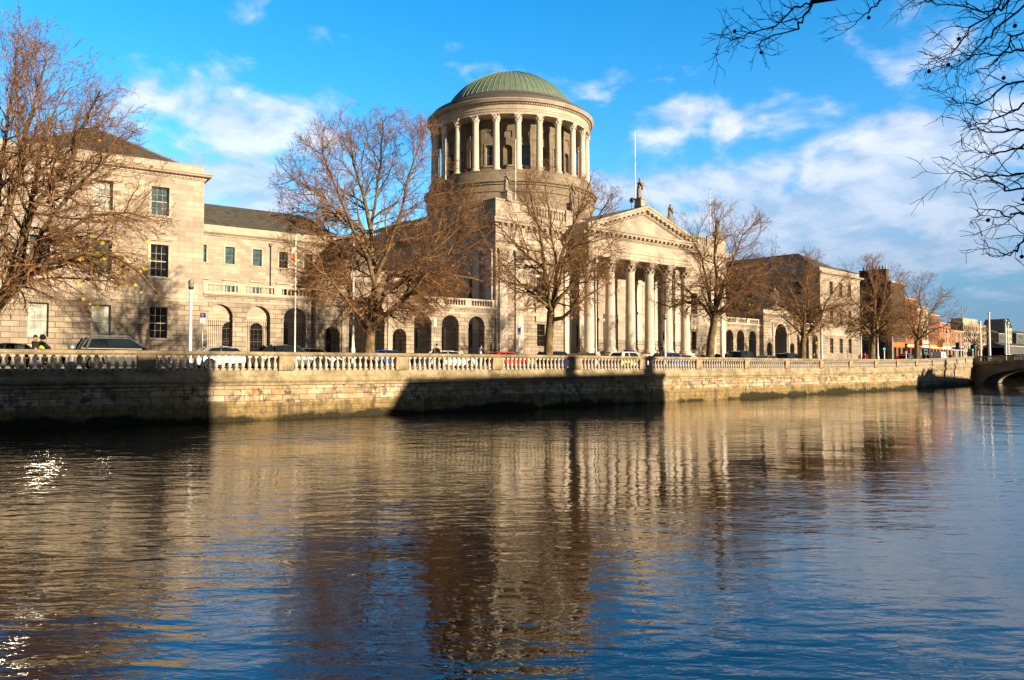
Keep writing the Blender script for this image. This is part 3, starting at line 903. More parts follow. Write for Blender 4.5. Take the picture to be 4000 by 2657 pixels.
screen('B', 30.25, (1.46, 4.73, 8.03, 21.28, 24.58, 27.84), (9.72, 19.93), 'railed arcade wall with carved gateway, behind the wide low-branching tree')
screen('D', 29.19, (1.05, 4.05, 7.4, 21.0, 24.1, 27.35), (9.5, 19.87), 'arcade wall with carved gateway between the portico and the far wing')

# ---- range at the back of the left courtyard
def court_range():
    r = root('courtyard_range', 'B', 'lower pale stone range with slate roof set back behind the left arcade', 'building', 0, 38)
    u0, u1 = -4.0, 30.0
    cs = [10.0 + 3.67 * k - 3.67 for k in range(6)]
    up = [dict(u0=c - .62 + 3.55, u1=c + .62 + 3.55, w0=13.7, w1=16.0) for c in cs]
    mid = [dict(u0=o['u0'], u1=o['u1'], w0=8.6, w1=11.1) for o in up]
    gr = [dict(u0=o['u0'] - .25, u1=o['u1'] + .25, w0=1.6, w1=5.9, arch=True) for o in up]
    b = MB(); wall(b, u0, u1, -.8, 17.3, 0, up + mid + gr, .35); b.build('wall', M['stone'], r)
    b = MB(); b.extr_x([(0, 17.3), (-.1, 17.32), (-.1, 17.45), (-.2, 17.5), (-.5, 17.7), (-.55, 17.95), (0, 18.0)], u0, u1); dentils(b, u0, u1, -.1, 17.34, .32, .16, .13, .1)
    b.extr_x([(-.02, 18.0), (-.02, 18.75), (.3, 18.75), (.3, 18.0)], u0, u1)
    b.extr_x([(.0, 6.3), (-.12, 6.34), (-.12, 6.75), (0, 6.8)], u0, u1)
    b.build('cornice', M['stone_trim'], r)
    def surr(w_, o_):
        b = MB(); x0, x1 = o_['u0'], o_['u1']
        b.box(x0 - .2, x0 - .002, -.05, .03, o_['w0'], o_['w1'] + .2); b.box(x1 + .002, x1 + .2, -.05, .03, o_['w0'], o_['w1'] + .2); b.box(x0 - .002, x1 + .002, -.05, .03, o_['w1'] + .002, o_['w1'] + .2)
        b.box(x0 - .26, x1 + .26, -.11, .03, o_['w0'] - .15, o_['w0'] - .003)
        if o_ in mid: b.box(o_['u0'] - .35, o_['u1'] + .35, -.22, .05, 11.45, 11.62)
        sub(w_, b, 'window_surround', 'stone_trim')
    b = MB(); b.poly([(u0, .25, 18.55), (u1, .25, 18.55), (u1 - 4, 6, 22.7), (u0, 6, 22.7)]); b.poly([(u0, 12, 18.5), (u1, 12, 18.5), (u1 - 4, 6, 22.7), (u0, 6, 22.7)]); b.poly([(u1, .25, 18.55), (u1, 12, 18.5), (u1 - 4, 6, 22.7)])
    b.build('roof', M['slate'], r)
    b = MB(); dx = (up[2]['u1'] + up[3]['u0']) / 2
    b.tube([(dx, -.12, 1), (dx, -.12, 16.9)], .07, 6); b.box(dx - .2, dx + .2, -.3, -.02, 16.6, 17.0); b.build('downpipe', M['dark_metal'], r)
    for k, o_ in enumerate(up): surr(window(r, o_, .22, 3, 4, 'glass_teal' if k < 3 else 'glass_dim', 'sash_dark'), o_)
    for k, o_ in enumerate(mid): surr(window(r, o_, .22, 3, 4, 'glass_teal' if k < 3 else 'glass_dim', 'sash_dark'), o_)
    for k, o_ in enumerate(gr): window(r, o_, .22, 3, 5, 'glass_dim', 'sash_dark')
    return r
court_range()

def onplane(s, px, py, v=0.0):
    P, a, L = SEGS[s]
    t = np.array([cos(a), sin(a)]); n = np.array([-t[1], t[0]])
    d = ray(px, py); P0 = np.array([P.x, P.y]) + n * v
    k = np.dot(P0, n) / np.dot(d[:2], n); q = d * k
    return float(np.dot(q[:2] - np.array([P.x, P.y]), t)), float(q[2])
def toworld(s, u, v, w):
    P, a, L = SEGS[s]
    return Vector((P.x + cos(a) * u - sin(a) * v, P.y + sin(a) * u + cos(a) * v, w))

def corinthian(mb, z0, z1, r, n=12, ab=1.35, sq=False):
    """leafy capital: bell, two rows of acanthus tufts, volutes and abacus"""
    H = z1 - z0
    mb.lathe([(r * 1.10, z0), (r * 1.14, z0 + H * .04), (r * .98, z0 + H * .08), (r * .98, z0 + H * .5), (r * 1.12, z0 + H * .75), (r * 1.3, z0 + H * .88)], 0, 0, n)
    for row, (zz, rr, cnt) in enumerate(((.22, 1.12, 8), (.50, 1.2, 8))):
        for k in range(cnt):
            a = 2 * pi * (k + .5 * row) / cnt
            mb.tube([(r * 1.0 * cos(a), r * 1.0 * sin(a), z0 + H * (zz - .15)), (r * rr * cos(a), r * rr * sin(a), z0 + H * (zz + .06)), (r * (rr + .20) * cos(a), r * (rr + .20) * sin(a), z0 + H * (zz + .10)), (r * (rr + .22) * cos(a), r * (rr + .22) * sin(a), z0 + H * zz)], [r * .20, r * .17, r * .11, r * .05], 5)
    for k in range(4):
        a = pi / 4 + pi / 2 * k
        mb.tube([(r * cos(a), r * sin(a), z0 + H * .55), (r * 1.3 * cos(a), r * 1.3 * sin(a), z0 + H * .80), (r * 1.62 * cos(a), r * 1.62 * sin(a), z0 + H * .86), (r * 1.6 * cos(a), r * 1.6 * sin(a), z0 + H * .72)], [r * .12, r * .14, r * .16, r * .10], 6)
    s = r * ab
    mb.extr_z([(s * 1.05, s * 1.05), (0, s * .88), (-s * 1.05, s * 1.05), (-s * .88, 0), (-s * 1.05, -s * 1.05), (0, -s * .88), (s * 1.05, -s * 1.05), (s * .88, 0)][::-1], z0 + H * .88, z1)

def courthouse():
    r = root('courthouse', 'C', 'pale stone courthouse with columned drum, green copper dome and pedimented portico', 'building')
    L = SEGS['C'][2]; D = 42.0; uc = 20.95; pl, prr = 11.35, 30.55
    lowL = dict(u0=6.0, u1=7.2, w0=2.2, w1=4.7); upL = dict(u0=5.85, u1=7.35, w0=7.1, w1=10.0)
    lowR = dict(u0=34.4, u1=35.55, w0=2.2, w1=4.7); upR = dict(u0=34.2, u1=35.7, w0=7.1, w1=10.0)
    lo = MB(); up = MB()
    wall(lo, 0, pl, -.8, 5.6, 0, [lowL], .4); wall(up, 0, pl, 6.0, 12.75, 0, [upL], .4)
    vs = [4.2 + 5.6 * k for k in range(7)]
    wl = [dict(u0=c - .62, u1=c + .62, w0=2.0, w1=4.6) for c in vs]; wu = [dict(u0=c - .72, u1=c + .72, w0=7.1, w1=10.0) for c in vs]
    wall(lo, 0, D, -.8, 5.6, 0, wl, .4, axis='v'); wall(up, 0, D, 6.0, 12.75, 0, wu, .4, axis='v')
    lo.build('ground_storey_wall', M['stone_low'], r); up.build('wall', M['stone'], r)
    lo = MB(); up = MB()
    wall(lo, prr, L, -.8, 5.6, 0, [lowR], .4); wall(up, prr, L, 6.0, 12.75, 0, [upR], .4)
    lo.poly([(L, 0, -.8), (L, D, -.8), (L, D, 5.6), (L, 0, 5.6)]); up.poly([(L, 0, 6), (L, D, 6), (L, D, 12.75), (L, 0, 12.75)])
    up.poly([(0, D, -.8), (L, D, -.8), (L, D, 18), (0, D, 18)])
    lo.build('ground_storey_wall', M['stone_low'], r); up.build('wall', M['stone'], r)
    lo = MB(); up = MB()
    # deep porch behind the columns
    vb = 2.5
    door = dict(u0=uc - 1.4, u1=uc + 1.4, w0=1.5, w1=6.6)
    side = [dict(u0=uc + s * 5.3 - .85, u1=uc + s * 5.3 + .85, w0=2.2, w1=5.0) for s in (-1, 1)]
    ups = [dict(u0=uc + s * 5.3 - .8, u1=uc + s * 5.3 + .8, w0=7.4, w1=10.2) for s in (-1, 1)]
    wall(lo, pl, prr, 1.3, 5.6, vb, side + [dict(u0=door['u0'], u1=door['u1'], w0=1.3, w1=5.6)], .4)
    wall(up, pl, prr, 6.0, 12.9, vb, ups + [dict(u0=door['u0'], u1=door['u1'], w0=6.0, w1=6.6)], .4)
    for x in (pl, prr):
        lo.poly([(x, 0, -.8), (x, vb, -.8), (x, vb, 5.6), (x, 0, 5.6)]); up.poly([(x, 0, 5.6), (x, vb, 5.6), (x, vb, 12.9), (x, 0, 12.9)])
    lo.v += up.v[:0]; k0 = len(lo.v); lo.f += [tuple(i + k0 for i in f_) for f_ in up.f]; lo.v += up.v
    lo.build('porch_wall', M['stone'], r)
    for (x0, x1, v) in ((0, pl, 0), (prr, L, 0), (pl, prr, vb)): b = MB(); b.extr_x([(v, 5.6), (v - .10, 5.62), (v - .10, 5.75), (v - .16, 5.8), (v - .16, 5.96), (v, 6.0)], x0, x1); b.build('string_course', M['stone_trim'], r)
    b = MB(); b.extr_y([(0, 5.6), (-.1, 5.62), (-.1, 5.75), (-.16, 5.8), (-.16, 5.96), (0, 6.0)], 0, D)
    b.build('string_course', M['stone_trim'], r)
    # pilasters
    def pil(u0, u1, v, z0=.3):
        b = MB(); cp = MB()
        b.box(u0, u1, v - .22, v + .05, z0 + 1.2, 11.35)
        b.box(u0 - .10, u1 + .10, v - .32, v + .05, z0, z0 + .85); b.box(u0 - .06, u1 + .06, v - .28, v + .05, z0 + .852, z0 + 1.198)
        w = (u1 - u0) / 2; c = (u0 + u1) / 2
        cp.extr_y([(c - w, 11.352), (c + w, 11.352), (c + w * 1.05, 12.0), (c + w * 1.3, 12.55), (c + w * 1.3, 12.745), (c - w * 1.3, 12.745), (c - w * 1.3, 12.55), (c - w * 1.05, 12.0)], v - .27, v + .05)
        for row, zz in enumerate((11.62, 12.02)):
            for k in range(4):
                x = c - w + 2 * w * (k + .5) / 4 + (w / 4 if row else 0)
                if x > c + w: continue
                cp.tube([(x, v - .22, zz - .2), (x, v - .36, zz + .08), (x, v - .48, zz + .14), (x, v - .47, zz + .02)], [.14, .11, .07, .03], 5)
        for sx in (-1, 1): cp.ball((c + sx * w * 1.1, v - .36, 12.42), .17, 7, 5)
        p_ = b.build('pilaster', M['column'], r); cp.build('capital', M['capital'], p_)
    for (x0, x1) in ((.42, 1.5), (2.7, 3.8), (10.2, 11.25), (L - 1.5, L - .42), (L - 3.8, L - 2.7), (prr + .1, prr + 1.15)): pil(x0, x1, 0)
    for k in (-2.5, -1.5, 1.5, 2.5): pil(uc + 3.595 * k - .5, uc + 3.595 * k + .5, vb, 1.3)
    for y_ in (.42, 2.7): b = MB(); b.box(-.22, -.001, y_, y_ + 1.08, .3, 12.74); b.build('pilaster', M['column'], r)
    # surrounds: ledge blocks under the upper windows, hoods above
    for o_ in (upL, upR) + tuple(ups):
        b = MB(); v = vb if o_ in ups else 0
        x0, x1 = o_['u0'], o_['u1']
        b.box(x0 - .25, x0 - .002, v - .12, v + .05, o_['w0'], o_['w1'] + .2); b.box(x1 + .002, x1 + .25, v - .12, v + .05, o_['w0'], o_['w1'] + .2); b.box(x0 - .002, x1 + .002, v - .12, v + .05, o_['w1'] + .002, o_['w1'] + .2)
        b.box(x0 - .35, x1 + .35, v - .34, v + .05, 6.82, 7.098)
        if v == 0:
            b.box(x0 - .15, x1 + .15, v - .20, v + .05, 5.0, 5.598); b.box(x0 - .15, x1 + .15, v - .20, v + .05, 6.002, 6.818)
        b.box(x0 - .4, x1 + .4, v - .30, v + .05, o_['w1'] + .45, o_['w1'] + .62)
        b.extr_y([(x0 - .45, o_['w1'] + .622), (x1 + .45, o_['w1'] + .622), ((x0 + x1) / 2, o_['w1'] + 1.3)], v - .34, v + .05)
        sub(window(r, o_, v + .28, 3, 4, 'glass_dim', 'sash_white'), b, 'window_surround', 'stone_trim')
    for o_ in (lowL, lowR): b = MB(); voussoirs(b, (o_['u0'] + o_['u1']) / 2, 1.15, 4.7, .55, 0); sub(window(r, o_, .28, 2, 4, 'glass_dim', 'sash_dark'), b, 'voussoirs', 'stone_low')
    for o_ in side: b = MB(); voussoirs(b, (o_['u0'] + o_['u1']) / 2, 1.7, 5.0, .5, vb); sub(window(r, o_, vb + .28, 3, 4, 'glass_dim', 'sash_dark'), b, 'voussoirs', 'stone_low')
    railing(r, pl + .1, prr - .1, -1.2, 1.46, 3.0)
    for o_ in wl: window(r, o_, .28, 3, 4, 'glass_dim', 'sash_white', 'v')
    for o_ in wu: window(r, o_, .28, 3, 4, 'glass_dim', 'sash_white', 'v')
    b = MB()
    for sx in (-1, 1): b.box(uc + sx * .70 - .68, uc + sx * .70 + .68, vb + .2, vb + .28, 1.5, 6.55)
    for sx in (-1, 1):
        for z in (1.9, 3.5, 5.1): b.box(uc + sx * .70 - .45, uc + sx * .70 + .45, vb + .15, vb + .199, z, z + 1.2)
    b.build('door', M['dark_metal'], r)
    # entablature of the block
    ENT = [(0, 12.75), (.06, 12.75), (.06, 13.1), (.12, 13.12), (.12, 13.5), (.2, 13.56), (.2, 13.66), (.05, 13.7), (.05, 14.9), (.14, 14.92), (.14, 15.3), (.24, 15.32), (.24, 15.5), (.62, 15.52), (.66, 15.72), (.78, 15.82), (.8, 16.0), (0, 16.02)]
    b = MB(); band(b, 0, L, 0, D, ENT)
    dentils(b, .1, pl - .5, -.14, 15.0, .24, .14, .24, .12); dentils(b, prr + .5, L - .1, -.14, 15.0, .24, .14, .24, .12); dentils(b, .1, D, -.14, 15.0, .24, .14, .24, .12, 'v')
    dentils(b, .1, pl - .5, -.24, 15.33, .8, .34, .17, .34); dentils(b, prr + .5, L - .1, -.24, 15.33, .8, .34, .17, .34); dentils(b, .1, D, -.24, 15.33, .8, .34, .17, .34, 'v')
    b.poly([(pl, 0, 12.9), (prr, 0, 12.9), (prr, vb, 12.9), (pl, vb, 12.9)])
    b.build('entablature', M['stone_trim'], r)
    # parapet
    h0, h1 = 16.0, 18.2
    for (x0, x1) in ((-.05, 4.4), (10.6, 13.0), (29.2, 31.6), (L - 4.4, L + .05)): b = MB(); b.box(x0, x1, -.05, .55, h0, h1 - .22); b.box(x0 - .08, x1 + .08, -.13, .63, h1 - .218, h1); b.build('parapet', M['stone'], r)
    for (y0, y1) in ((.56, 2.0), (6.4, 12.0), (16.5, 24.0), (28.5, D)): b = MB(); b.box(-.05, .55, y0, y1, h0, h1 - .22); b.box(-.13, .63, y0, y1 + .08, h1 - .218, h1); b.build('parapet', M['stone'], r)
    for (x0, x1) in ((4.401, 10.599), (31.601, L - 4.401)): b = MB(); b.box(x0, x1, -.02, .50, h0, 16.75); b.build('parapet', M['stone'], r)
    for (y0, y1) in ((2.001, 6.399), (12.001, 16.499), (24.001, 28.499)): b = MB(); b.box(-.02, .50, y0, y1, h0, 16.75); b.build('parapet', M['stone'], r)
    b = MB(); b.box(13.0, 29.2, .4, .9, h0, 17.5)
    b.build('parapet', M['stone'], r)
    for (x0, x1) in ((4.402, 10.598), (31.602, L - 4.402)): bal_run(r, x0, x1, .24, 16.752, 1.40, .42)
    for (y0, y1) in ((2.002, 6.398), (12.002, 16.498), (24.002, 28.498)): bal_run(r, y0, y1, .24, 16.752, 1.40, .42, axis='v')
    b = MB(); b.box(.56, L - .3, .92, D - .3, 15.9, 16.5); b.build('roof', M['lead'], r)
    # portico floor and steps
    b = MB()
    b.box(pl + .02, prr - .02, -3.45, vb, -.8, 1.45)
    for k in range(8): b.box(pl + .02, prr - .02, -3.45 - .34 * (k + 1), -3.451 - .34 * k, -.8, 1.45 - .17 * (k + 1))
    for x in (pl - .9, prr): b.box(x, x + .9, -4.6, -.24, -.8, 1.46)
    b.build('steps', M['stone_trim'], r)
    # portico columns
    vc = -2.35; rb, rt = .62, .53
    col = MB()
    sh = [(rb * 1.02, 1.98), (rb, 2.1)] + [(rb - (rb - rt) * ((k / 8) ** 1.6), 2.1 + (11.2 - 2.1) * k / 8) for k in range(1, 9)] + [(rt * 1.10, 11.22), (rt * 1.10, 11.32)]
    col.lathe(sh, 0, 0, 28)
    cme = col.mesh('column', M['column'], 2)
    bs = MB(); bs.box(-.86, .86, -.86, .86, 1.452, 1.62); bs.lathe([(.84, 1.622), (.86, 1.68), (.82, 1.75), (.74, 1.76), (.70, 1.82), (.76, 1.84), (.78, 1.9), (.72, 1.96), (.66, 1.98)], 0, 0, 24)
    bme = bs.mesh('base', M['column'], 2)
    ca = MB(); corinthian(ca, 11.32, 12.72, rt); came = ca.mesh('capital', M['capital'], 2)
    def put(nm, me, par, loc=(0, 0, 0)):
        o = bpy.data.objects.new(nm, me); COL.objects.link(o); o.parent = par; o.location = loc
        TREE.setdefault(par.name, []).append(o); TREE[o.name] = []
        return o
    for k in range(6):
        c = put('column', cme, r, (uc + 3.595 * (k - 2.5), vc, 0)); put('base', bme, c); put('capital', came, c)
    # portico entablature and pediment
    x0, x1 = uc - 9.7, uc + 9.7; vf = -3.02
    b = MB(); PE_ = [(0, 12.75)] + ENT[1:]
    band(b, x0, x1, vf, -.02, ENT)
    b.poly([(x0, vf, 12.75), (x1, vf, 12.75), (x1, -.02, 12.75), (x0, -.02, 12.75)])
    b.poly([(x0 - .78, vf - .78, 16.0), (x1 + .78, vf - .78, 16.0), (x1 + .78, .1, 16.01), (x0 - .78, .1, 16.01)])
    dentils(b, x0 - .1, x1 + .1, vf - .14, 15.0, .24, .14, .24, .12); dentils(b, x0, x1, vf - .24, 15.33, .8, .34, .17, .34)
    dentils(b, vf, -.3, x0 - .14, 15.0, .24, .14, .24, .12, 'v'); dentils(b, vf, -.3, x0 - .24, 15.33, .8, .34, .17, .34, 'v')
    b.build('portico_entablature', M['stone_trim'], r)
    ph = 3.35; hw = (x1 - x0) / 2 + .8; sl = atan2(ph, hw)
    b = MB(); b.poly([(x0 + .2, vf + .02, 16.02), (x1 - .2, vf + .02, 16.02), (uc, vf + .02, 16.02 + ph * (hw - 1.0) / hw)])
    b.build('tympanum', M['stone'], r)
    b = MB()
    # raking cornice: profile (out, height) swept up each slope
    RK = [(-.04, -.95), (.10, -.93), (.10, -.62), (.24, -.60), (.24, -.44), (.62, -.42), (.66, -.22), (.78, -.10), (.80, .10), (-3.2, .12), (-3.2, -.9)]
    for sx in (-1, 1):
        e = [(uc + sx * hw, 16.02), (uc, 16.02 + ph)]
        pa = []
        for (x, z) in e: pa.append([(x, vf - o_, z + w / cos(sl) * 1.0 + .12) for o_, w in RK])
        for k in range(len(RK)):
            k2 = (k + 1) % len(RK); b.poly([pa[0][k], pa[1][k], pa[1][k2], pa[0][k2]])
        b.poly(pa[0])
        n = 46
        for k in range(2, n):
            t = (k + .5) / n; x = uc + sx * hw * (1 - t); z = 16.14 + ph * t
            b.box(x - .06, x + .06, vf - .22, vf - .09, z - .93, z - .66)
        n = 13
        for k in range(1, n):
            t = (k + .3) / n; x = uc + sx * hw * (1 - t); z = 16.14 + ph * t
            dz = ph / hw * .17 * -sx
            b.extr_y([(x - .17, z - .60 - dz), (x + .17, z - .60 + dz), (x + .17, z - .43 + dz), (x - .17, z - .43 - dz)], vf - .58, vf - .22)
    b.build('raking_cornice', M['stone_trim'], r)
    b = MB()
    for sx in (-1, 1): b.poly([(uc + sx * hw, vf - .8, 16.28), (uc, vf - .8, 16.28 + ph), (uc, 8, 16.28 + ph), (uc + sx * hw, 8, 16.28)])
    b.build('portico_roof', M['lead'], r)
    # ------------- drum and dome
    du, dv = 20.9, 22.3
    ctr = toworld('C', du, dv, 0); a = SEGS['C'][1]
    tocam = atan2(-ctr.y, -ctr.x) - a
    a_col = tocam + radians(5.3)
    rt_ = lambda nm, mb, mat, sm=False: mb.build(nm, M[mat], r, sm, (du, dv, 0))
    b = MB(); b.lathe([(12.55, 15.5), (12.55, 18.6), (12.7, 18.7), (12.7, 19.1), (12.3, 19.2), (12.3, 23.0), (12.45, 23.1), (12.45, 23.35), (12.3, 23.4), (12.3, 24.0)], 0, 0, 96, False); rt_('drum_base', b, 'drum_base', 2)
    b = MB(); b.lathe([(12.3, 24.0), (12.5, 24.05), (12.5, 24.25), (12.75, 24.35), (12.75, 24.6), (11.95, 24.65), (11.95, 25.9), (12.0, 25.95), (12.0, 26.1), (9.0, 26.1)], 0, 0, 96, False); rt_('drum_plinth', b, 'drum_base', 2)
    b = MB(); rw_ = 9.45; hwid = rw_ * tan(radians(7.5)); nb_ = MB()
    for k in range(24):
        th = a_col + radians(7.5 + 15 * k)
        rot = lambda p: (p[0] * -sin(th) + (rw_ - p[1]) * cos(th), p[0] * cos(th) + (rw_ - p[1]) * sin(th), p[2])
        isw = k % 2 == 0
        op = dict(u0=-.62, u1=.62, w0=27.35, w1=30.15, arch=not isw); pn = dict(u0=-.62, u1=.62, w0=31.15, w1=32.05)
        t = MB(); wall(t, -hwid, hwid, 26.05, 33.6, 0, [op], .5)
        # sunk panel above
        t2 = MB(); wall(t2, -hwid, hwid, 26.05, 33.6, 0, [op, pn], .5 if not isw else .5)
        t2.poly([(pn['u0'], .14, pn['w0']), (pn['u1'], .14, pn['w0']), (pn['u1'], .14, pn['w1']), (pn['u0'], .14, pn['w1'])])
        if not isw:
            t2.poly([(-.62, .495, 27.35), (.62, .495, 27.35)] + [(.62 * cos(pi * j / 12), .495, 29.53 + .62 * sin(pi * j / 12)) for j in range(13)])
        i = len(b.v); b.v.extend([rot(p) for p in t2.v]); b.f.extend([tuple(q + i for q in f_) for f_ in t2.f])
        # architrave and sill
        t3 = MB()
        if isw:
            t3.box(-.82, -.622, -.07, .03, 27.35, 30.35); t3.box(.622, .82, -.07, .03, 27.35, 30.35); t3.box(-.622, .622, -.07, .03, 30.152, 30.35)
        t3.box(-.9, .9, -.12, .03, 27.12, 27.348)
        i = len(nb_.v); nb_.v.extend([rot(p) for p in t3.v]); nb_.f.extend([tuple(q + i for q in f_) for f_ in t3.f])
        if isw:
            dang = (th - tocam + pi) % (2 * pi) - pi
            if abs(dang) < radians(95):
                w_ = window(r, dict(u0=0, u1=1.24, w0=27.35, w1=30.15), 0, 3, 5, 'glass' if dang > -.1 else 'glass_dim', 'sash_white')
                p = rot((.62, .30, 27.35)); w_.location = (du + p[0], dv + p[1], 27.35); w_.rotation_euler = (0, 0, th - pi / 2 - pi)
                w_.rotation_euler = (0, 0, th + pi / 2); p = rot((-.62, .30, 27.35)); w_.location = (du + p[0], dv + p[1], 27.35)
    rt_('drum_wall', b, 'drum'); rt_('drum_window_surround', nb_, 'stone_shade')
    dc = MB(); dc.lathe([(.60, 26.102), (.60, 26.24), (.64, 26.26), (.62, 26.36), (.52, 26.38), (.55, 26.48), (.47, 26.54), (.46, 26.7), (.445, 29.5), (.395, 32.6), (.44, 32.62), (.44, 32.70)], 0, 0, 18); dcm = dc.mesh('drum_column', M['column'], 2)
    dk = MB(); corinthian(dk, 32.70, 33.70, .40, 10); dkm = dk.mesh('capital', M['column'], 2)
    for k in range(24):
        th = a_col + radians(15 * k)
        c = put('drum_column', dcm, r, (du + 11.25 * cos(th), dv + 11.25 * sin(th), 0)); c.rotation_euler = (0, 0, th); put('capital', dkm, c)
    b = MB(); b.lathe([(9.3, 33.55), (9.3, 33.705), (11.65, 33.705), (11.65, 34.0), (11.72, 34.02), (11.72, 34.3), (11.8, 34.34), (11.62, 34.4), (11.62, 34.95), (11.75, 35.0), (11.75, 35.2), (12.15, 35.26), (12.25, 35.46), (12.35, 35.55), (12.35, 35.66), (11.75, 35.74)], 0, 0, 120, False)
    for k in range(220):
        th = 2 * pi * k / 220
        x, y = 11.8 * cos(th), 11.8 * sin(th); i = len(b.v)
        b.box(-.08, .08, -.085, .085, 35.02, 35.17)
        for q in range(i, len(b.v)):
            p = b.v[q]; b.v[q] = (x + p[0] * cos(th) - p[1] * sin(th), y + p[0] * sin(th) + p[1] * cos(th), p[2])
    rt_('drum_entablature', b, 'stone_trim', 2)
    b = MB(); b.lathe([(11.75, 35.74), (11.7, 36.35), (11.45, 36.5), (10.9, 36.72), (9.85, 37.3), (9.7, 37.36), (9.65, 37.58), (9.2, 37.6)], 0, 0, 120, False); rt_('attic_ring', b, 'dark_lead', 2)
    R0 = 9.5; hD = 5.55; Rc = (R0 * R0 + hD * hD) / (2 * hD); zc = 37.56 + hD - Rc; am = math.asin(R0 / Rc)
    prof = [(Rc * sin(am * (1 - k / 24)), zc + Rc * cos(am * (1 - k / 24))) for k in range(24)] + [(.02, zc + Rc)]
    b = MB(); b.lathe(prof, 0, 0, 144, False); dome = rt_('dome', b, 'copper', True)
    b = MB()
    for k in range(72):
        th = 2 * pi * k / 72
        b.tube([((Rc + .02) * sin(am * (1 - j / 12 * .9)) * cos(th), (Rc + .02) * sin(am * (1 - j / 12 * .9)) * sin(th), zc + (Rc + .02) * cos(am * (1 - j / 12 * .9))) for j in range(13)], .05, 4)
    b.lathe([(1.0, zc + Rc - .1), (1.0, zc + Rc + .05), (.3, zc + Rc + .14), (.02, zc + Rc + .16)], 0, 0, 18)
    b.build('seam', M['copper_seam'], dome)
    return r
courthouse()

# ------------------------------------------------------------------ statues on the roof
def statue(u, v, w, H, rz, label, seed, arm=0):
    P, a, L = SEGS['C']
    r = empty('statue', toworld('C', u, v, w), a + rz, label, 'statue', None)
    rnd = random.Random(seed); b = MB()
    ring = [(.30, 0), (.34, .03), (.30, .12), (.27, .3), (.25, .45), (.24, .55), (.20, .62), (.235, .70), (.25, .77), (.22, .815), (.09, .835), (.07, .86)]
    n = 16; i0 = len(b.v)
    sway = [(.02 * sin(z * 5 + seed), .03 * sin(z * 4)) for _, z in ring]
    for (rr, z), (sx, sy) in zip(ring, sway):
        for k in range(n):
            th = 2 * pi * k / n
            f = 1 + (.10 * sin(5 * th + seed + z * 3) if z < .6 else .04 * sin(4 * th + seed))
            b.v.append(((rr * f * cos(th) + sx) * H * .52, (rr * f * sin(th) * .8 + sy) * H * .52, z * H))
    for j in range(len(ring) - 1):
        for k in range(n): b.f.append((i0 + j * n + k, i0 + j * n + (k + 1) % n, i0 + (j + 1) * n + (k + 1) % n, i0 + (j + 1) * n + k))
    b.ball((sway[-1][0] * H * .5, -.01 * H, .925 * H), .066 * H, 10, 8, 1.25)
    if arm == 0:
        b.tube([(.115 * H, 0, .79 * H), (.16 * H, -.03 * H, .66 * H), (.05 * H, -.14 * H, .66 * H)], [.045 * H, .04 * H, .03 * H], 7)
        b.tube([(-.115 * H, 0, .79 * H), (-.165 * H, -.02 * H, .64 * H), (-.12 * H, -.08 * H, .50 * H)], [.045 * H, .04 * H, .03 * H], 7)
        b.box(-.03 * H, .10 * H, -.19 * H, -.15 * H, .60 * H, .76 * H)
    else:
        b.tube([(.115 * H, 0, .79 * H), (.19 * H, -.05 * H, .70 * H), (.20 * H, -.08 * H, .88 * H)], [.045 * H, .04 * H, .03 * H], 7)
        b.tube([(-.115 * H, 0, .79 * H), (-.17 * H, 0, .62 * H), (-.13 * H, -.06 * H, .48 * H)], [.045 * H, .04 * H, .03 * H], 7)
    b.tube([(-.13 * H, -.1 * H, .79 * H), (0, -.15 * H, .62 * H), (.13 * H, -.08 * H, .45 * H)], .04 * H, 6)
    b.build('figure', M['statue'], r, True)
    p = MB(); p.box(-.5, .5, -.45, .45, -.95, -.14); p.box(-.6, .6, -.55, .55, -.14, 0); p.box(-.58, .58, -.53, .53, -1.1, -.951); p.build('pedestal', M['stone_trim'], r)
    return r
u_, w_ = onplane('C', 1978, 770, .25); statue(u_, .25, 19.15, 2.15, .3, 'weathered robed statue on the left parapet corner below the drum', 1)
statue(11.9, .25, 19.25, 2.4, 0, 'weathered robed statue at the left end of the pediment, in front of the drum', 2, 1)
statue(20.95, -2.4, 20.65, 2.55, .2, 'robed bearded statue holding a tablet on the peak of the pediment', 3)
statue(30.3, .25, 19.3, 2.4, 0, 'slender weathered statue standing right of the pediment against the sky', 4, 1)
statue(41.0, .25, 19.15, 2.15, -.3, 'dark weathered statue on the right parapet corner among the bare branches', 5)

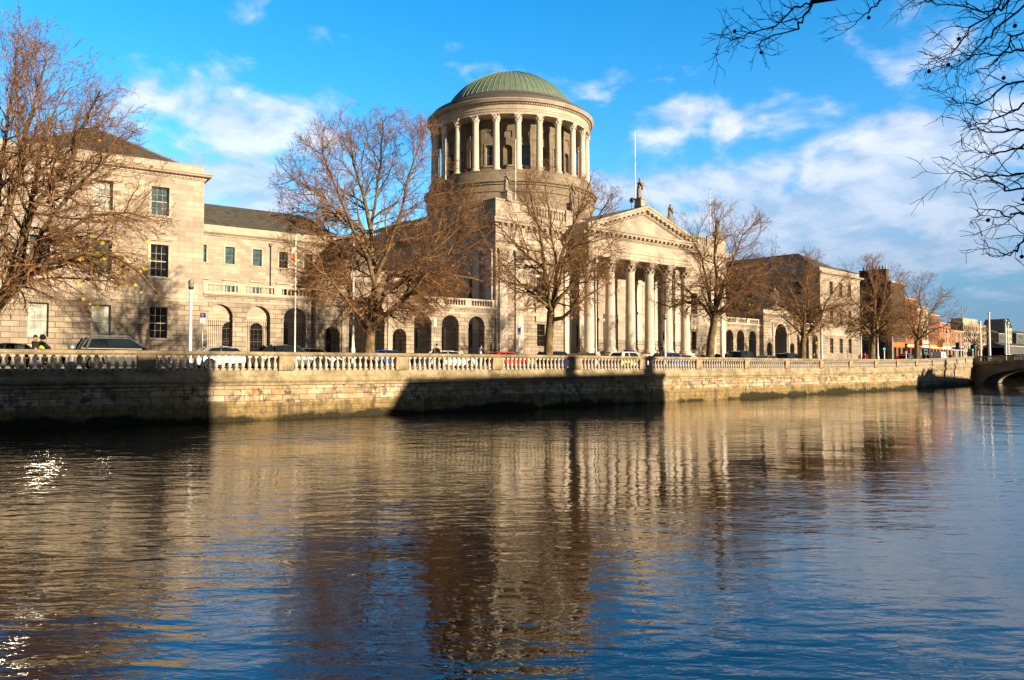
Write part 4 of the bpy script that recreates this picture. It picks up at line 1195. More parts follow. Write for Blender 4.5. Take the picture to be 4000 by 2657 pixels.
# ------------------------------------------------------------------ bridge
def bridge():
    x0, W, Ls = 133.4, 9.0, 40.0
    r = empty('stone_bridge', (x0, 41.24, 0), 0, 'shaded grey stone arch bridge with balustrade, cut by the right edge', 'bridge')
    dk = lambda y: .54 + .55 * (1 - ((y + 20) / 20.0) ** 2)
    arches = [(-18.6, -1.3), (-38.0, -21.4)]
    def low(y):
        for a, b in arches:
            if a < y < b:
                c, h = (a + b) / 2, (b - a) / 2
                return -2.75 + 2.62 * sqrt(max(0, 1 - ((y - c) / h) ** 2))
        return -3.8
    ys = sorted({0.0, -Ls} | {a for q in arches for a in (q[0], q[1], q[0] - .001, q[1] + .001)} | {q[0] + (q[1] - q[0]) * (1 - cos(pi * k / 24)) / 2 for q in arches for k in range(25)} | {-2.0 * k for k in range(21)})
    b = MB()
    for a, c in zip(ys[:-1], ys[1:]):
        for x in (0, W): b.poly([(x, a, low(a + 1e-5)), (x, c, low(c - 1e-5)), (x, c, dk(c) - .40), (x, a, dk(a) - .40)])
        b.poly([(0, a, low(a + 1e-5)), (0, c, low(c - 1e-5)), (W, c, low(c - 1e-5)), (W, a, low(a + 1e-5))])
    for q in arches:
        for y in q: b.poly([(0, y, -3.8), (W, y, -3.8), (W, y, -2.7), (0, y, -2.7)])
    b.build('arch_wall', M['bridge'], r)
    b = MB()
    for q in arches:
        c, h = (q[0] + q[1]) / 2, (q[1] - q[0]) / 2
        n = 21
        for k in range(n):
            a0, a1 = pi * k / n + .012, pi * (k + 1) / n - .012
            e = .7 if k == n // 2 else .5
            b.extr_x([(c - h * cos(a), -2.75 + 2.55 * sin(a)) for a in (a0, a1)] + [(c - (h + e) * cos(a), -2.75 + (2.55 + e) * sin(a)) for a in (a1, a0)], -.05, .02)
    b.build('voussoirs', M['bridge'], r)
    yy = [-2.0 * k for k in range(21)]
    for nm, x, s in (('near', 0, 1), ('far', W, -1)):
        pts = [(x, y, dk(y), -s, 0) for y in yy]
        b = MB(); b.sweep(pts, [(-.35, .0), (.06, .0), (.06, -.12), (.22, -.16), (.22, -.28), (.05, -.40), (-.35, -.40)]); b.build('ledge', M['coping'], r)
        b = MB(); b.sweep(pts, [(-.18, .76), (.18, .76), (.2, .82), (.2, .93), (-.2, .93), (-.2, .82)]); b.sweep(pts, [(-.15, .0), (.15, .0), (.15, .1), (-.15, .1)]); b.build('rail', M['rail'], r)
        b = MB(); c = MB(); y = 0.0; k = 0
        while y > -39:
            b.box(x - .21, x + .21, y - 1.0, y - .02, dk(y - .5), dk(y - .5) + .80)
            n = 9
            for j in range(n):
                q = y - 1.0 - 3.6 * (j + .5) / n
                if q < -39.5: break
                baluster_mb(c, x, q, dk(q) + .08, 8, .93)
            y -= 4.6
        b.build('pier', M['rail'], r); o = c.build('balusters', M['baluster'], r, 2); o['kind'] = 'stuff'
    b = MB()
    for a, c in zip(yy[:-1], yy[1:]): b.poly([(.2, a, dk(a) - .02), (W - .2, a, dk(a) - .02), (W - .2, c, dk(c) - .02), (.2, c, dk(c) - .02)])
    b.build('deck', M['asphalt'], r)
bridge()

# ------------------------------------------------------------------ houses beyond the courthouse
def house(name, x, y, rz, w, d, h, floors, bays, mat, label, shop=None, roof='slate', winw=1.0, fh=None, west=None, gable=False, cat='building', parap=.6, sash='sash_white'):
    z0 = gz(x)
    r = empty(name, (x, y, z0), rz, label, cat)
    b = MB(); sh = 4.2 if shop else .6; ops = []
    fh = fh or (h - sh - .6) / floors
    for f in range(floors):
        for k in range(bays):
            c = w * (k + .5) / bays
            ops.append(dict(u0=c - winw / 2, u1=c + winw / 2, w0=sh + fh * f + fh * .28, w1=sh + fh * f + fh * .82))
    wall(b, 0, w, sh if shop else -1.2, h, 0, ops, .2)
    wops = []
    if west:
        for f in range(floors):
            for k in range(west):
                c = d * (k + .5) / west
                wops.append(dict(u0=c - winw / 2, u1=c + winw / 2, w0=sh + fh * f + fh * .28, w1=sh + fh * f + fh * .82))
    wall(b, 0, d, sh + 2.2 if (shop and west) else -1.2, h, 0, [q for q in wops if not (shop and q['w0'] < sh + 2.2)], .2, axis='v')
    wops = [q for q in wops if not (shop and q['w0'] < sh + 2.2)]
    b.poly([(w, 0, -1.2), (w, d, -1.2), (w, d, h), (w, 0, h)]); b.poly([(0, d, -1.2), (w, d, -1.2), (w, d, h), (0, d, h)])
    b.build('wall', M[mat], r)
    for o_ in ops: window(r, o_, .12, 2, 4, 'glass_teal' if (hash(round(o_['u0'] * 10)) % 3 == 0) else 'glass_dim', sash)
    for o_ in wops: window(r, o_, .12, 2, 4, 'glass_dim', sash, 'v')
    b = MB()
    if gable:
        b.poly([(-.2, -.2, h), (-.2, d + .2, h), (w / 2, d + .2, h + w * .42), (w / 2, -.2, h + w * .42)]); b.poly([(w + .2, -.2, h), (w + .2, d + .2, h), (w / 2, d + .2, h + w * .42), (w / 2, -.2, h + w * .42)])
        b.poly([(0, -.02, h), (w, -.02, h), (w / 2, -.02, h + w * .41)])
    else:
        b.poly([(-.05, .3, h - .25), (w + .05, .3, h - .25), (w + .05, d / 2, h + d * .16), (-.05, d / 2, h + d * .16)]); b.poly([(-.05, d, h - .25), (w + .05, d, h - .25), (w + .05, d / 2, h + d * .16), (-.05, d / 2, h + d * .16)])
        for x_ in (.02, w - .02): b.poly([(x_, .3, h - .25), (x_, d / 2, h + d * .16), (x_, d, h - .25)])
    b.build('roof', M[roof], r)
    b = MB(); b.extr_x([(-.18, h - .3), (-.18, h - .08), (.25, h - .04), (.25, h - .3)], -.05, w + .05); b.build('cornice', M['render_cream'], r)
    if shop:
        fm, pm_ = shop
        b = MB(); b.box(0, w, -.12, .3, sh - 1.0, sh - .002)
        n = max(2, bays)
        for k in range(n + 1): q = (w - .35) * k / n; b.box(q, q + .35, -.1, .3, -.6, sh - 1.002)
        b.box(0, w, -.06, .3, -.6, .35); s_ = b.build('shopfront', M[pm_], r)
        g_ = MB(); g_.poly([(.1, .12, .3), (w - .1, .12, .3), (w - .1, .12, sh - 1), (.1, .12, sh - 1)]); g_.build('shop_window', M['glass_dim'], s_)
        b = MB(); b.box(.3, w - .3, -.16, -.125, sh - .82, sh - .2); b.build('fascia', M[fm], r)
    return r
def line_pt(x): return x, facY(x)
hl = lambda x: atan2(facY(x + 8) - facY(x), 8)
x = 157.2
h1 = house('corner_shop_building', x, facY(x), hl(x), 7.6, 24, 16.4, 4, 3, 'brick_brown', 'dark brown brick corner building with chimney pots and navy shopfront', ('shop_orange', 'shop_orange'), west=5, winw=1.05)
b = MB(); b.box(-.10, -.001, .8, 23.5, 3.4, 6.3); b.box(-.18, -.001, .8, 23.5, 6.31, 6.5); b.box(-.06, -.001, .8, 23.5, -.8, 3.38); nv = b.build('side_shopfront', M['shop_navy'], h1)
b = MB(); b.box(-.125, -.104, 3.0, 13.0, 5.35, 5.62); b.box(-.125, -.104, 4.0, 9.0, 4.75, 4.83); b.build('side_lettering', M['sign_white'], nv)
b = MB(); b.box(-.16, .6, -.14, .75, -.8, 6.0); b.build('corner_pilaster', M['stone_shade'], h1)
for (c0, c1) in ((1.0, 6.2), (16.5, 21.5)):
    b = MB(); b.box(-.02 + .6, 1.9, c0, c1, 15, 18.6); b.box(.5, 2.0, c0 - .1, c1 + .1, 18.602, 18.9); ch = b.build('chimney', M['brick_brown'], h1)
    b = MB(); n = int((c1 - c0) / .62)
    for k in range(n): b.lathe([(.16, 18.9), (.14, 19.6), (.17, 19.62), (.17, 19.7)], 1.25, c0 + .3 + .62 * k, 8)
    b.build('chimney_pots', M['render_cream'], ch)
specs = [(165.0, 7.3, 13.6, 3, 3, 'brick_orange', ('render_cream', 'shop_red'), 'orange brick townhouse with a hanging red sign, next to the corner shop building'),
         (172.5, 7.3, 12.2, 3, 2, 'render_cream', ('render_cream', 'shop_navy'), 'cream rendered house over a navy shopfront, third along the brick terrace'),
         (180.0, 8.0, 11.0, 3, 3, 'brick_red', ('render_cream', 'shop_orange'), 'red brick house with a hanging yellow sign in the middle of the far terrace'),
         (188.2, 9.0, 9.4, 2, 4, 'render_pink', ('sign_white', 'shop_orange'), 'low terracotta house behind the parked white van'),
         (197.5, 11.0, 8.0, 2, 4, 'brick_orange', ('sign_blue', 'render_cream'), 'low orange brick house at the far end of the terrace, left of the shaded trees')]
for (x, w, h, fl, by, mt, shp, lab) in specs:
    q = house('townhouse', x, facY(x), hl(x), w - .02, 12, h, fl, by, mt, lab, shp, winw=.95)
    if mt in ('brick_orange', 'brick_red') and x < 190:
        b = MB(); b.box(5.2, 5.4, -1.5, -.3, 3.6, 6.2 if x < 170 else 5.2); b.box(5.25, 5.35, -.3, .02, 4.2, 4.35); b.build('hanging_sign', M['shop_red' if x < 170 else 'sign_yellow'], q)
    b = MB(); b.box(.3, .95, 4.5, 7.5, h, h + 2.0 + (h > 12) * .8); b.build('chimney', M['brick_red'], q)
# further downstream
o = house('office_block', 312, 99.5, .02, 27, 6.5, 15.6, 6, 12, 'concrete', 'tall pale concrete office block with a grid of small windows, farthest along the quay', None, 'lead', 1.15, west=3, sash='sash_dark')
b = MB(); b.box(3, 20, 1, 5, 15.6, 17.6); b.tube([(9, 3, 17.5), (9, 3, 22)], .12, 4); b.build('roof_plant', M['concrete'], o)
house('gabled_block', 340, 96.0, 0, 9, 9, 12.6, 4, 3, 'grey_clad', 'slate grey block with small windows behind the tall white bridge poles', None, 'slate', 1.1, west=3, gable=False)
house('gabled_block', 353, 97.5, 0, 9.0, 8, 15.2, 5, 4, 'concrete', 'cream lit block topped by a dark pointed gable at the right edge', None, 'slate', 1.1, west=2, gable=True)
house('glass_office', 366, 97.0, 0, 26, 9, 13.4, 5, 9, 'grey_clad', 'teal glass office building cut by the right edge of the photo', None, 'slate', 2.3, west=2)
house('low_building', 318, 88.0, 0, 40, 7, 7.3, 2, 9, 'grey_clad', 'low dark row of shops beneath the office blocks, right of the bridge corner', ('sign_white', 'shop_navy'), 'slate', 2.0, west=2)

# ------------------------------------------------------------------ the bank behind the camera: terraces that shade the river wall
def south_terrace(x0, x1, top, label, chim=()):
    r = empty('south_bank_terrace', (x0, -12, -1.65), 0, label, 'building')
    w = x1 - x0; H = top + 1.65; n = max(2, int(w / 3.6)); ops = []
    b = MB()
    for f in range(int(H / 3.2)):
        for k in range(n):
            c = w * (k + .5) / n; ops.append(dict(u0=c - .55, u1=c + .55, w0=.9 + 3.2 * f, w1=2.7 + 3.2 * f))
    ops = [q for q in ops if q['w1'] < H - .4]
    wall(b, 0, w, 0, H, 0, ops, -.25 * -1, axis='u', flip=-1)
    b.poly([(0, 0, 0), (0, -9, 0), (0, -9, H), (0, 0, H)]); b.poly([(w, 0, 0), (w, -9, 0), (w, -9, H), (w, 0, H)]); b.poly([(0, -9, 0), (w, -9, 0), (w, -9, H), (0, -9, H)])
    b.build('wall', M['brick_red'], r)
    b = MB(); b.box(0, w, -9, 0, H - .1, H); b.build('roof', M['slate'], r)
    for o_ in ops: window(r, o_, -.15, 2, 4, 'glass', 'sash_white')
    b = MB()
    for (cx, cw, ch) in chim: b.box(cx - x0 - cw / 2, cx - x0 + cw / 2, -5, -3.8, H, H + ch)  # unseen stacks, several added only to break up the river wall's shadow edge
    if chim: b.build('chimney', M['brick_red'], r)
dY = 12 + 38.5
rise = dY / cos(SUN_AZ) * tan(SUN_ALT); shx = dY * tan(SUN_AZ)
south_terrace(-26, 14.6 + shx, .62 + rise, 'brick terrace on the near bank behind the camera, upstream of the gap', ((-3, 1.2, .5), (6.5, .8, .4)))
south_terrace(25.3 + shx, 48.3 + shx, -1.0 + rise, 'brick terrace on the near bank behind the camera with two chimney stacks', ((38.9 + shx, .9, 2.4), (47.2 + shx, 1.1, 3.2), (28.5 + shx, 1.6, .35), (32.0 + shx, 2.2, .55), (35.2 + shx, .5, .8), (41.8 + shx, 2.6, .45), (44.0 + shx, 1.0, .75)))
south_terrace(102.0 + shx, 140 + shx, -1.25 + rise, 'brick terrace on the near bank by the bridge', ((104.5 + shx, .6, 1.8), (107.6 + shx, 4.2, 1.3), (107.2 + shx, 2.4, 1.8), (111.5 + shx, 1.2, .5), (117.5 + shx, 1.6, .6), (114.5 + shx, .8, 3.0), (120.2 + shx, .6, 3.0)))

# ------------------------------------------------------------------ trees
def tubes_np(groups, sides):
    """groups: {npts: [(pts list, radii list)]} -> verts, quads"""
    V = []; Fq = []; off = 0
    for n, brs in groups.items():
        P = np.array([b[0] for b in brs], dtype=np.float64); R = np.array([b[1] for b in brs], dtype=np.float64)
        T = np.empty_like(P); T[:, 1:-1] = P[:, 2:] - P[:, :-2]; T[:, 0] = P[:, 1] - P[:, 0]; T[:, -1] = P[:, -1] - P[:, -2]
        T /= np.linalg.norm(T, axis=2, keepdims=True) + 1e-9
        ref = np.where(np.abs(T[:, :1, 2:3]) > .9, np.array([[[1., 0, 0]]]), np.array([[[0, 0, 1.]]]))
        A = np.cross(T, np.broadcast_to(ref, T.shape)); A /= np.linalg.norm(A, axis=2, keepdims=True) + 1e-9
        B = np.cross(T, A)
        ang = np.arange(sides) * 2 * pi / sides
        ring = P[:, :, None, :] + R[:, :, None, None] * (A[:, :, None, :] * np.cos(ang)[None, None, :, None] + B[:, :, None, :] * np.sin(ang)[None, None, :, None])
        nb_ = len(brs)
        V.append(ring.reshape(-1, 3))
        idx = off + np.arange(nb_ * n * sides).reshape(nb_, n, sides)
        a = idx[:, :-1, :]; b_ = idx[:, 1:, :]
        q = np.stack([a, b_, np.roll(b_, -1, axis=2), np.roll(a, -1, axis=2)], axis=-1).reshape(-1, 4)
        Fq.append(q); off += nb_ * n * sides
    return np.concatenate(V), np.concatenate(Fq)
def np_mesh(name, parts, mat, smooth=True):
    V = []; Q = []; off = 0
    for v, q in parts:
        V.append(v); Q.append(q + off); off += len(v)
    V = np.concatenate(V); Q = np.concatenate(Q)
    me = bpy.data.meshes.new(name)
    me.vertices.add(len(V)); me.vertices.foreach_set('co', V.astype(np.float32).ravel())
    me.loops.add(len(Q) * 4); me.loops.foreach_set('vertex_index', Q.astype(np.int32).ravel())
    me.polygons.add(len(Q)); me.polygons.foreach_set('loop_start', np.arange(0, len(Q) * 4, 4, dtype=np.int32))
    try: me.polygons.foreach_set('loop_total', np.full(len(Q), 4, dtype=np.int32))
    except Exception: pass
    if smooth: me.polygons.foreach_set('use_smooth', np.ones(len(Q), dtype=bool))
    me.materials.append(mat); me.update(calc_edges=True); me.validate()
    return me
def grp(brs):
    g = {}
    for b in brs: g.setdefault(len(b[0]), []).append(b)
    return g
def put_obj(name, me, parent, loc=None):
    o = bpy.data.objects.new(name, me); COL.objects.link(o)
    if parent is not None:
        o.parent = parent; TREE.setdefault(parent.name, []).append(o)
    TREE.setdefault(o.name, [])
    return o

class Grower:
    def __init__(s, seed, center, radii, droop=.0):
        s.r = random.Random(seed); s.c = Vector(center); s.rad = Vector(radii); s.minr = .0075; s.out = [[], [], [], [], []]
    def inside(s, p, k=1.0):
        d = p - s.c
        return (d.x / s.rad.x) ** 2 + (d.y / s.rad.y) ** 2 + (d.z / s.rad.z) ** 2 < k
    def branch(s, p, d, L, r0, lev, seg, wig, up):
        rnd = s.r; n = max(2, int(L / seg)); st = L / n
        pts = [tuple(p)]; d = d.normalized(); q = Vector(p); dirs = [d.copy()]
        kk = rnd.uniform(.86, 1.12)
        for k in range(n):
            d = d + Vector((rnd.gauss(0, wig), rnd.gauss(0, wig), rnd.gauss(0, wig) + up))
            d.normalize(); q = q + d * st
            if not s.inside(q, kk) and k > 0: break
            pts.append(tuple(q)); dirs.append(d.copy())
        m = len(pts)
        if m < 2: return None
        tip = max(s.minr * .7, r0 * .35)
        rad = [r0 + (tip - r0) * (i / (m - 1)) for i in range(m)]
        s.out[lev].append((pts, rad)); return pts, dirs, rad
    def kids(s, pts, dirs, rad, lev, start, every, Lr, seg, wig, up, spread, rr):
        rnd = s.r; acc = 0.0; tot = 0.0
        for a, b in zip(pts[:-1], pts[1:]): tot += (Vector(b) - Vector(a)).length
        dist = 0.0; nxt = tot * start
        res = []
        for i in range(1, len(pts)):
            a, b = Vector(pts[i - 1]), Vector(pts[i]); L = (b - a).length
            while nxt <= dist + L:
                t = (nxt - dist) / max(L, 1e-6); p = a.lerp(b, t)
                d = dirs[i]
                ax = d.orthogonal().normalized(); ax.rotate(Matrix.Rotation(rnd.uniform(0, 2 * pi), 3, d))
                nd = d.copy(); nd.rotate(Matrix.Rotation(radians(rnd.uniform(*spread)), 3, ax))
                outw = (p - s.c); outw.normalize()
                dr = max(-.2, (s.c.z - p.z) / s.rad.z); nd = nd + outw * .35 + Vector((0, 0, .12 + up - .40 * max(0, dr)))
                ll = rnd.uniform(*Lr) * (1 - .45 * nxt / max(tot, .01) if lev > 2 else 1 - .25 * nxt / max(tot, .01))
                x = s.branch(p, nd, ll, max(s.minr, rad[i] * rr), lev, seg, wig, up * .35 - .05 * dr - (.012 if lev > 1 else 0))
                if x: res.append(x)
                nxt += every * rnd.uniform(.65, 1.4)
            dist += L
        # the tip goes on as two or three shoots
        d = dirs[-1]
        for k in range(2):
            nd = d + Vector((rnd.gauss(0, .4), rnd.gauss(0, .4), rnd.gauss(0, .35)))
            x = s.branch(Vector(pts[-1]), nd, rnd.uniform(*Lr) * .8, max(s.minr * .9, rad[-1] * .9), lev, seg, wig, up * .35)
            if x: res.append(x)
        return res

def leaf_mesh(pts, seed, mat, size=(.12, .22)):
    rnd = random.Random(seed); V = []; Q = []
    for p in pts:
        s_ = rnd.uniform(*size); a = Vector((rnd.gauss(0, 1), rnd.gauss(0, 1), rnd.gauss(0, 1))).normalized(); b = a.orthogonal().normalized(); b.rotate(Matrix.Rotation(rnd.uniform(0, 6.28), 3, a)); c = a.cross(b)
        p = Vector(p); i = len(V)
        V += [p, p + b * s_ * .5 + c * s_ * .45 + a * s_ * .1, p + b * s_ * 1.05, p + b * s_ * .5 - c * s_ * .45 + a * s_ * .1]
        Q.append((i, i + 1, i + 2, i + 3))
    return np_mesh('leaves', [(np.array([tuple(v) for v in V]), np.array(Q))], M[mat], False)

def plane_tree(label, z0, base, trunk, limbs, crown, seed, dens=1.0, leaves=(), r0=.33, extra=5, group='bare plane trees along the quay', lo_up=.06):
    """trunk / limbs are traced as pixels at this tree's distance and given their own depth; crown = (px, py, rx m, ry m, rz m)"""
    bp = at_depth(base[0], base[1], z0); bx, by = bp[0], bp[1]; bz = gz(bx) - .03
    r = empty('plane_tree', (bx, by, bz), 0, label, 'tree', group)
    rnd = random.Random(seed * 31 + 1)
    loc = lambda px, py, dz=0: Vector(at_depth(px, py, z0 + dz)) - Vector((bx, by, bz))
    cc = loc(crown[0], crown[1])
    G = Grower(seed, cc, crown[2:5])
    tp = [Vector((0, 0, -.25))] + [loc(*p) for p in trunk]
    n = len(tp)
    trad = [r0 * (1.35 if i == 0 else 1.0 - .22 * i / n) for i in range(n)]
    tp.insert(1, Vector((tp[1].x * .25, tp[1].y * .25, .35))); trad.insert(1, r0 * 1.08)
    stems = [([tuple(p) for p in tp], trad)]
    L1 = []
    lims = [[loc(p[0], p[1], dz * k / max(1, len(l) - 1)) for k, p in enumerate(l)] for l, dz in limbs]
    fork = tp[-1]
    for k in range(extra):
        a = 2 * pi * k / extra + rnd.uniform(-.4, .4) + .6
        d = Vector((cos(a), sin(a), rnd.uniform(.5, 1.5))).normalized(); L = rnd.uniform(3.0, 5.5); p = fork.copy(); l = [p.copy()]
        for j in range(6):
            d = (d + Vector((rnd.gauss(0, .14), rnd.gauss(0, .14), rnd.gauss(0, .1) + .05))).normalized(); p = p + d * L / 6; l.append(p.copy())
        lims.append(l)
    for l in lims:
        # resample with a little crookedness
        q = [l[0]]
        for a, b in zip(l[:-1], l[1:]):
            m = max(1, int((b - a).length / .55))
            for j in range(1, m + 1):
                p = a.lerp(b, j / m)
                if j < m: p = p + Vector((rnd.gauss(0, .035), rnd.gauss(0, .035), rnd.gauss(0, .035)))
                q.append(p)
        m = len(q); ra = r0 * rnd.uniform(.42, .55)
        rad = [ra + (.035 - ra) * (i / (m - 1)) ** .8 for i in range(m)]
        dirs = [(q[min(i + 1, m - 1)] - q[max(i - 1, 0)]).normalized() for i in range(m)]
        L1.append(([tuple(p) for p in q], dirs, rad)); stems.append(([tuple(p) for p in q], rad))
    for l in L1:
        for b2 in G.kids(*l, 1, .20, .47 / dens, (1.8, 4.6), .32, .16, lo_up, (30, 70), .62):
            for b3 in G.kids(*b2, 2, .12, .37 / dens, (.8, 2.1), .22, .20, .04, (28, 70), .55):
                for b4 in G.kids(*b3, 3, .15, .21 / dens, (.3, .95), .15, .25, .03, (25, 68), .6):
                    if rnd.random() < .48 * dens:
                        G.kids(*b4, 4, .35, .24, (.14, .40), .13, .2, .02, (30, 70), .8)
    tv = [tubes_np(grp(stems), 12)]
    put_obj('trunk', np_mesh('trunk', tv, M['bark']), r)
    cr = put_obj('crown', np_mesh('crown', [tubes_np(grp(G.out[1]), 5), tubes_np(grp(G.out[2]), 4), tubes_np(grp(G.out[3]), 3)] + ([tubes_np(grp(G.out[4]), 3)] if G.out[4] else []), M['twig']), r)
    tips = [b[0][-1] for b in G.out[3]]
    for (px, py, rad, cnt, mat) in leaves:
        c = loc(px, py); near = [t for t in tips if (Vector(t) - c).length < rad]
        if near:
            pts = [Vector(rnd.choice(near)) + Vector((rnd.gauss(0, .08), rnd.gauss(0, .08), rnd.gauss(0, .08))) for _ in range(int(cnt * 1.7))]
            put_obj('leaves', leaf_mesh(pts, seed + cnt, mat), cr)
    return r
def z_behind_wall(px, off):
    """camera distance at which the sight line of this column is `off` metres behind the river wall"""
    d = ray(px, 1430); lo, hi = 10.0, 400.0
    for _ in range(50):
        m = (lo + hi) / 2; p = d * (m / F_PX)
        if p[1] < wallY(p[0]) + off: lo = m
        else: hi = m
    return hi

zt = z_behind_wall(-60, 1.9)
plane_tree('big leaning bare tree cut by the left edge, some yellow-green leaves', zt, (-110, 1420), [(-85, 1330, 0), (-45, 1240, 0), (-10, 1180, 0)],
    [([(-10, 1180), (45, 1095), (85, 990), (115, 850), (140, 700), (165, 560), (215, 430)], 1.5), ([(-10, 1180), (70, 1120), (120, 1020), (165, 900), (240, 800), (330, 700), (420, 610), (500, 540)], -1.2),
     ([(0, 1190), (90, 1090), (190, 1030), (330, 990), (450, 1000), (540, 1060), (600, 1130)], -1.5), ([(-10, 1180), (-30, 1000), (-10, 800), (10, 600), (40, 400), (60, 220)], 2.0),
     ([(60, 1080), (200, 940), (360, 840), (500, 830), (600, 860)], 2.0), ([(-10, 1180), (-120, 1000), (-200, 800), (-240, 500)], 0), ([(80, 950), (150, 780), (270, 640), (330, 480), (380, 380)], -2.0),
     ([(10, 900), (70, 700), (100, 520), (150, 350), (180, 240)], 0.5)],
    (10, 700, 7.2, 6.2, 7.6), 11, 1.05, ((590, 1130, 3.4, 34, 'leaf'), (560, 1060, 3.4, 24, 'leaf_green'), (520, 1180, 2.8, 18, 'leaf'), (300, 600, 4, 14, 'leaf_rust'), (420, 900, 2.5, 16, 'leaf')), .36, 4)
zt = z_behind_wall(1440, 1.9)
plane_tree('wide low-branching bare tree with thick forked trunk, second tree from the left', zt, (1440, 1392), [(1442, 1345, 0), (1446, 1296, 0), (1448, 1280, 0)],
    [([(1442, 1296), (1406, 1257), (1386, 1231), (1382, 1184), (1376, 1120), (1340, 1080), (1269, 1078), (1200, 1072), (1130, 1050)], 1.0), ([(1448, 1285), (1453, 1195), (1460, 1102), (1453, 1001), (1450, 901), (1470, 767), (1490, 600), (1495, 480)], 1.0),
     ([(1452, 1290), (1477, 1244), (1526, 1218), (1584, 1164), (1630, 1118), (1690, 1050), (1780, 990), (1850, 960)], -2.0), ([(1460, 1240), (1500, 1149), (1526, 1091), (1614, 1030), (1720, 960), (1800, 880)], 1.5),
     ([(1455, 1010), (1410, 890), (1353, 860), (1292, 800), (1220, 740), (1150, 700)], -1.5), ([(1460, 1100), (1520, 960), (1570, 820), (1600, 680), (1640, 560)], -1.0), ([(1385, 1200), (1330, 1000), (1280, 900), (1200, 880), (1120, 860)], 2.2),
     ([(1450, 900), (1420, 760), (1380, 640), (1370, 540)], 1.5), ([(1500, 1150), (1600, 1090), (1700, 1060), (1800, 1080), (1890, 1100)], 2.5), ([(1480, 1180), (1440, 1010), (1380, 900), (1300, 700), (1260, 600)], -2.6)],
    (1485, 860, 6.6, 6.0, 6.7), 23, 1.15, ((1120, 900, 2.0, 36, 'leaf'), (1060, 1050, 2.2, 30, 'leaf'), (1250, 1000, 2.5, 18, 'leaf_green'), (1700, 1000, 3, 10, 'leaf_rust')), .34, 4)
zt = z_behind_wall(2146, 1.9)
plane_tree('bare tree with steeply rising limbs in front of the pilasters left of the portico', zt, (2140, 1400), [(2143, 1330, 0), (2150, 1262, 0), (2152, 1215, 0)],
    [([(2152, 1215), (2137, 1140), (2127, 1055), (2107, 1031), (2059, 1001), (2000, 940), (1940, 880)], 1.5), ([(2152, 1215), (2171, 1123), (2174, 1038), (2164, 970), (2151, 913), (2150, 830), (2130, 740)], .5), ([(2155, 1225), (2190, 1080), (2201, 1031), (2229, 960), (2269, 943), (2330, 860), (2390, 760)], -1.2),
     ([(2150, 1250), (2196, 1243), (2230, 1214), (2290, 1160), (2350, 1120)], -1.5), ([(2140, 1150), (2080, 1120), (2010, 1110), (1950, 1090)], -1.2), ([(2127, 1055), (2110, 900), (2080, 800), (2060, 720)], 1.0), ([(2172, 1060), (2230, 900), (2280, 780), (2310, 690)], 1.8), ([(2165, 1180), (2230, 1120), (2310, 1060), (2390, 1000)], 1.8)],
    (2165, 950, 5.6, 5.2, 5.6), 37, .98, ((2000, 1080, 2.5, 22, 'leaf_rust'), (2300, 1080, 2.5, 14, 'leaf')), .33, 4)
zt = z_behind_wall(2780, 1.9)
plane_tree('tree with knobbly dark trunk and scattered green-yellow leaves at the portico\'s right end', zt, (2770, 1405), [(2777, 1330, 0), (2788, 1270, 0), (2790, 1232, 0)],
    [([(2780, 1240), (2745, 1191), (2718, 1164), (2670, 1117), (2600, 1080), (2540, 1040)], -1.0), ([(2790, 1232), (2796, 1168), (2802, 1100), (2790, 1000), (2800, 900), (2790, 830)], 1.0), ([(2795, 1240), (2845, 1190), (2900, 1120), (2950, 1060), (3010, 1020)], 1.2),
     ([(2790, 1225), (2830, 1100), (2870, 1000), (2900, 920), (2950, 870)], -1.6), ([(2785, 1230), (2760, 1100), (2740, 1000), (2700, 930)], 1.6), ([(2800, 1230), (2870, 1200), (2940, 1180), (3010, 1170)], -1.6), ([(2740, 1190), (2680, 1180), (2620, 1200), (2560, 1180)], 1.4)],
    (2795, 1020, 5.9, 5.4, 5.5), 41, 1.0, ((2700, 1150, 2.2, 70, 'leaf_green'), (2620, 1120, 2.2, 40, 'leaf'), (2850, 1180, 2.2, 46, 'leaf'), (2760, 1220, 2.0, 30, 'leaf_green')), .36, 4)
zt = z_behind_wall(3130, 1.9)
plane_tree('tree with a low forked trunk in front of the right arcade', zt, (3133, 1408), [(3136, 1344, 0), (3140, 1318, 0)],
    [([(3138, 1318), (3128, 1255), (3118, 1200), (3090, 1140), (3060, 1080)], 1.2), ([(3142, 1318), (3175, 1290), (3206, 1249), (3219, 1202), (3250, 1150), (3290, 1090)], -1.2), ([(3140, 1318), (3150, 1240), (3160, 1160), (3150, 1090), (3160, 1030)], .5), ([(3128, 1260), (3080, 1210), (3020, 1180), (2980, 1160)], -1.2), ([(3160, 1300), (3210, 1220), (3260, 1200), (3310, 1190)], 1.5)],
    (3140, 1150, 5.2, 4.8, 4.7), 53, .95, ((3050, 1240, 2.2, 46, 'leaf_green'), (3240, 1240, 2.4, 40, 'leaf'), (3120, 1200, 3, 26, 'leaf')), .33, 4)
zt = z_behind_wall(3413, 1.9)
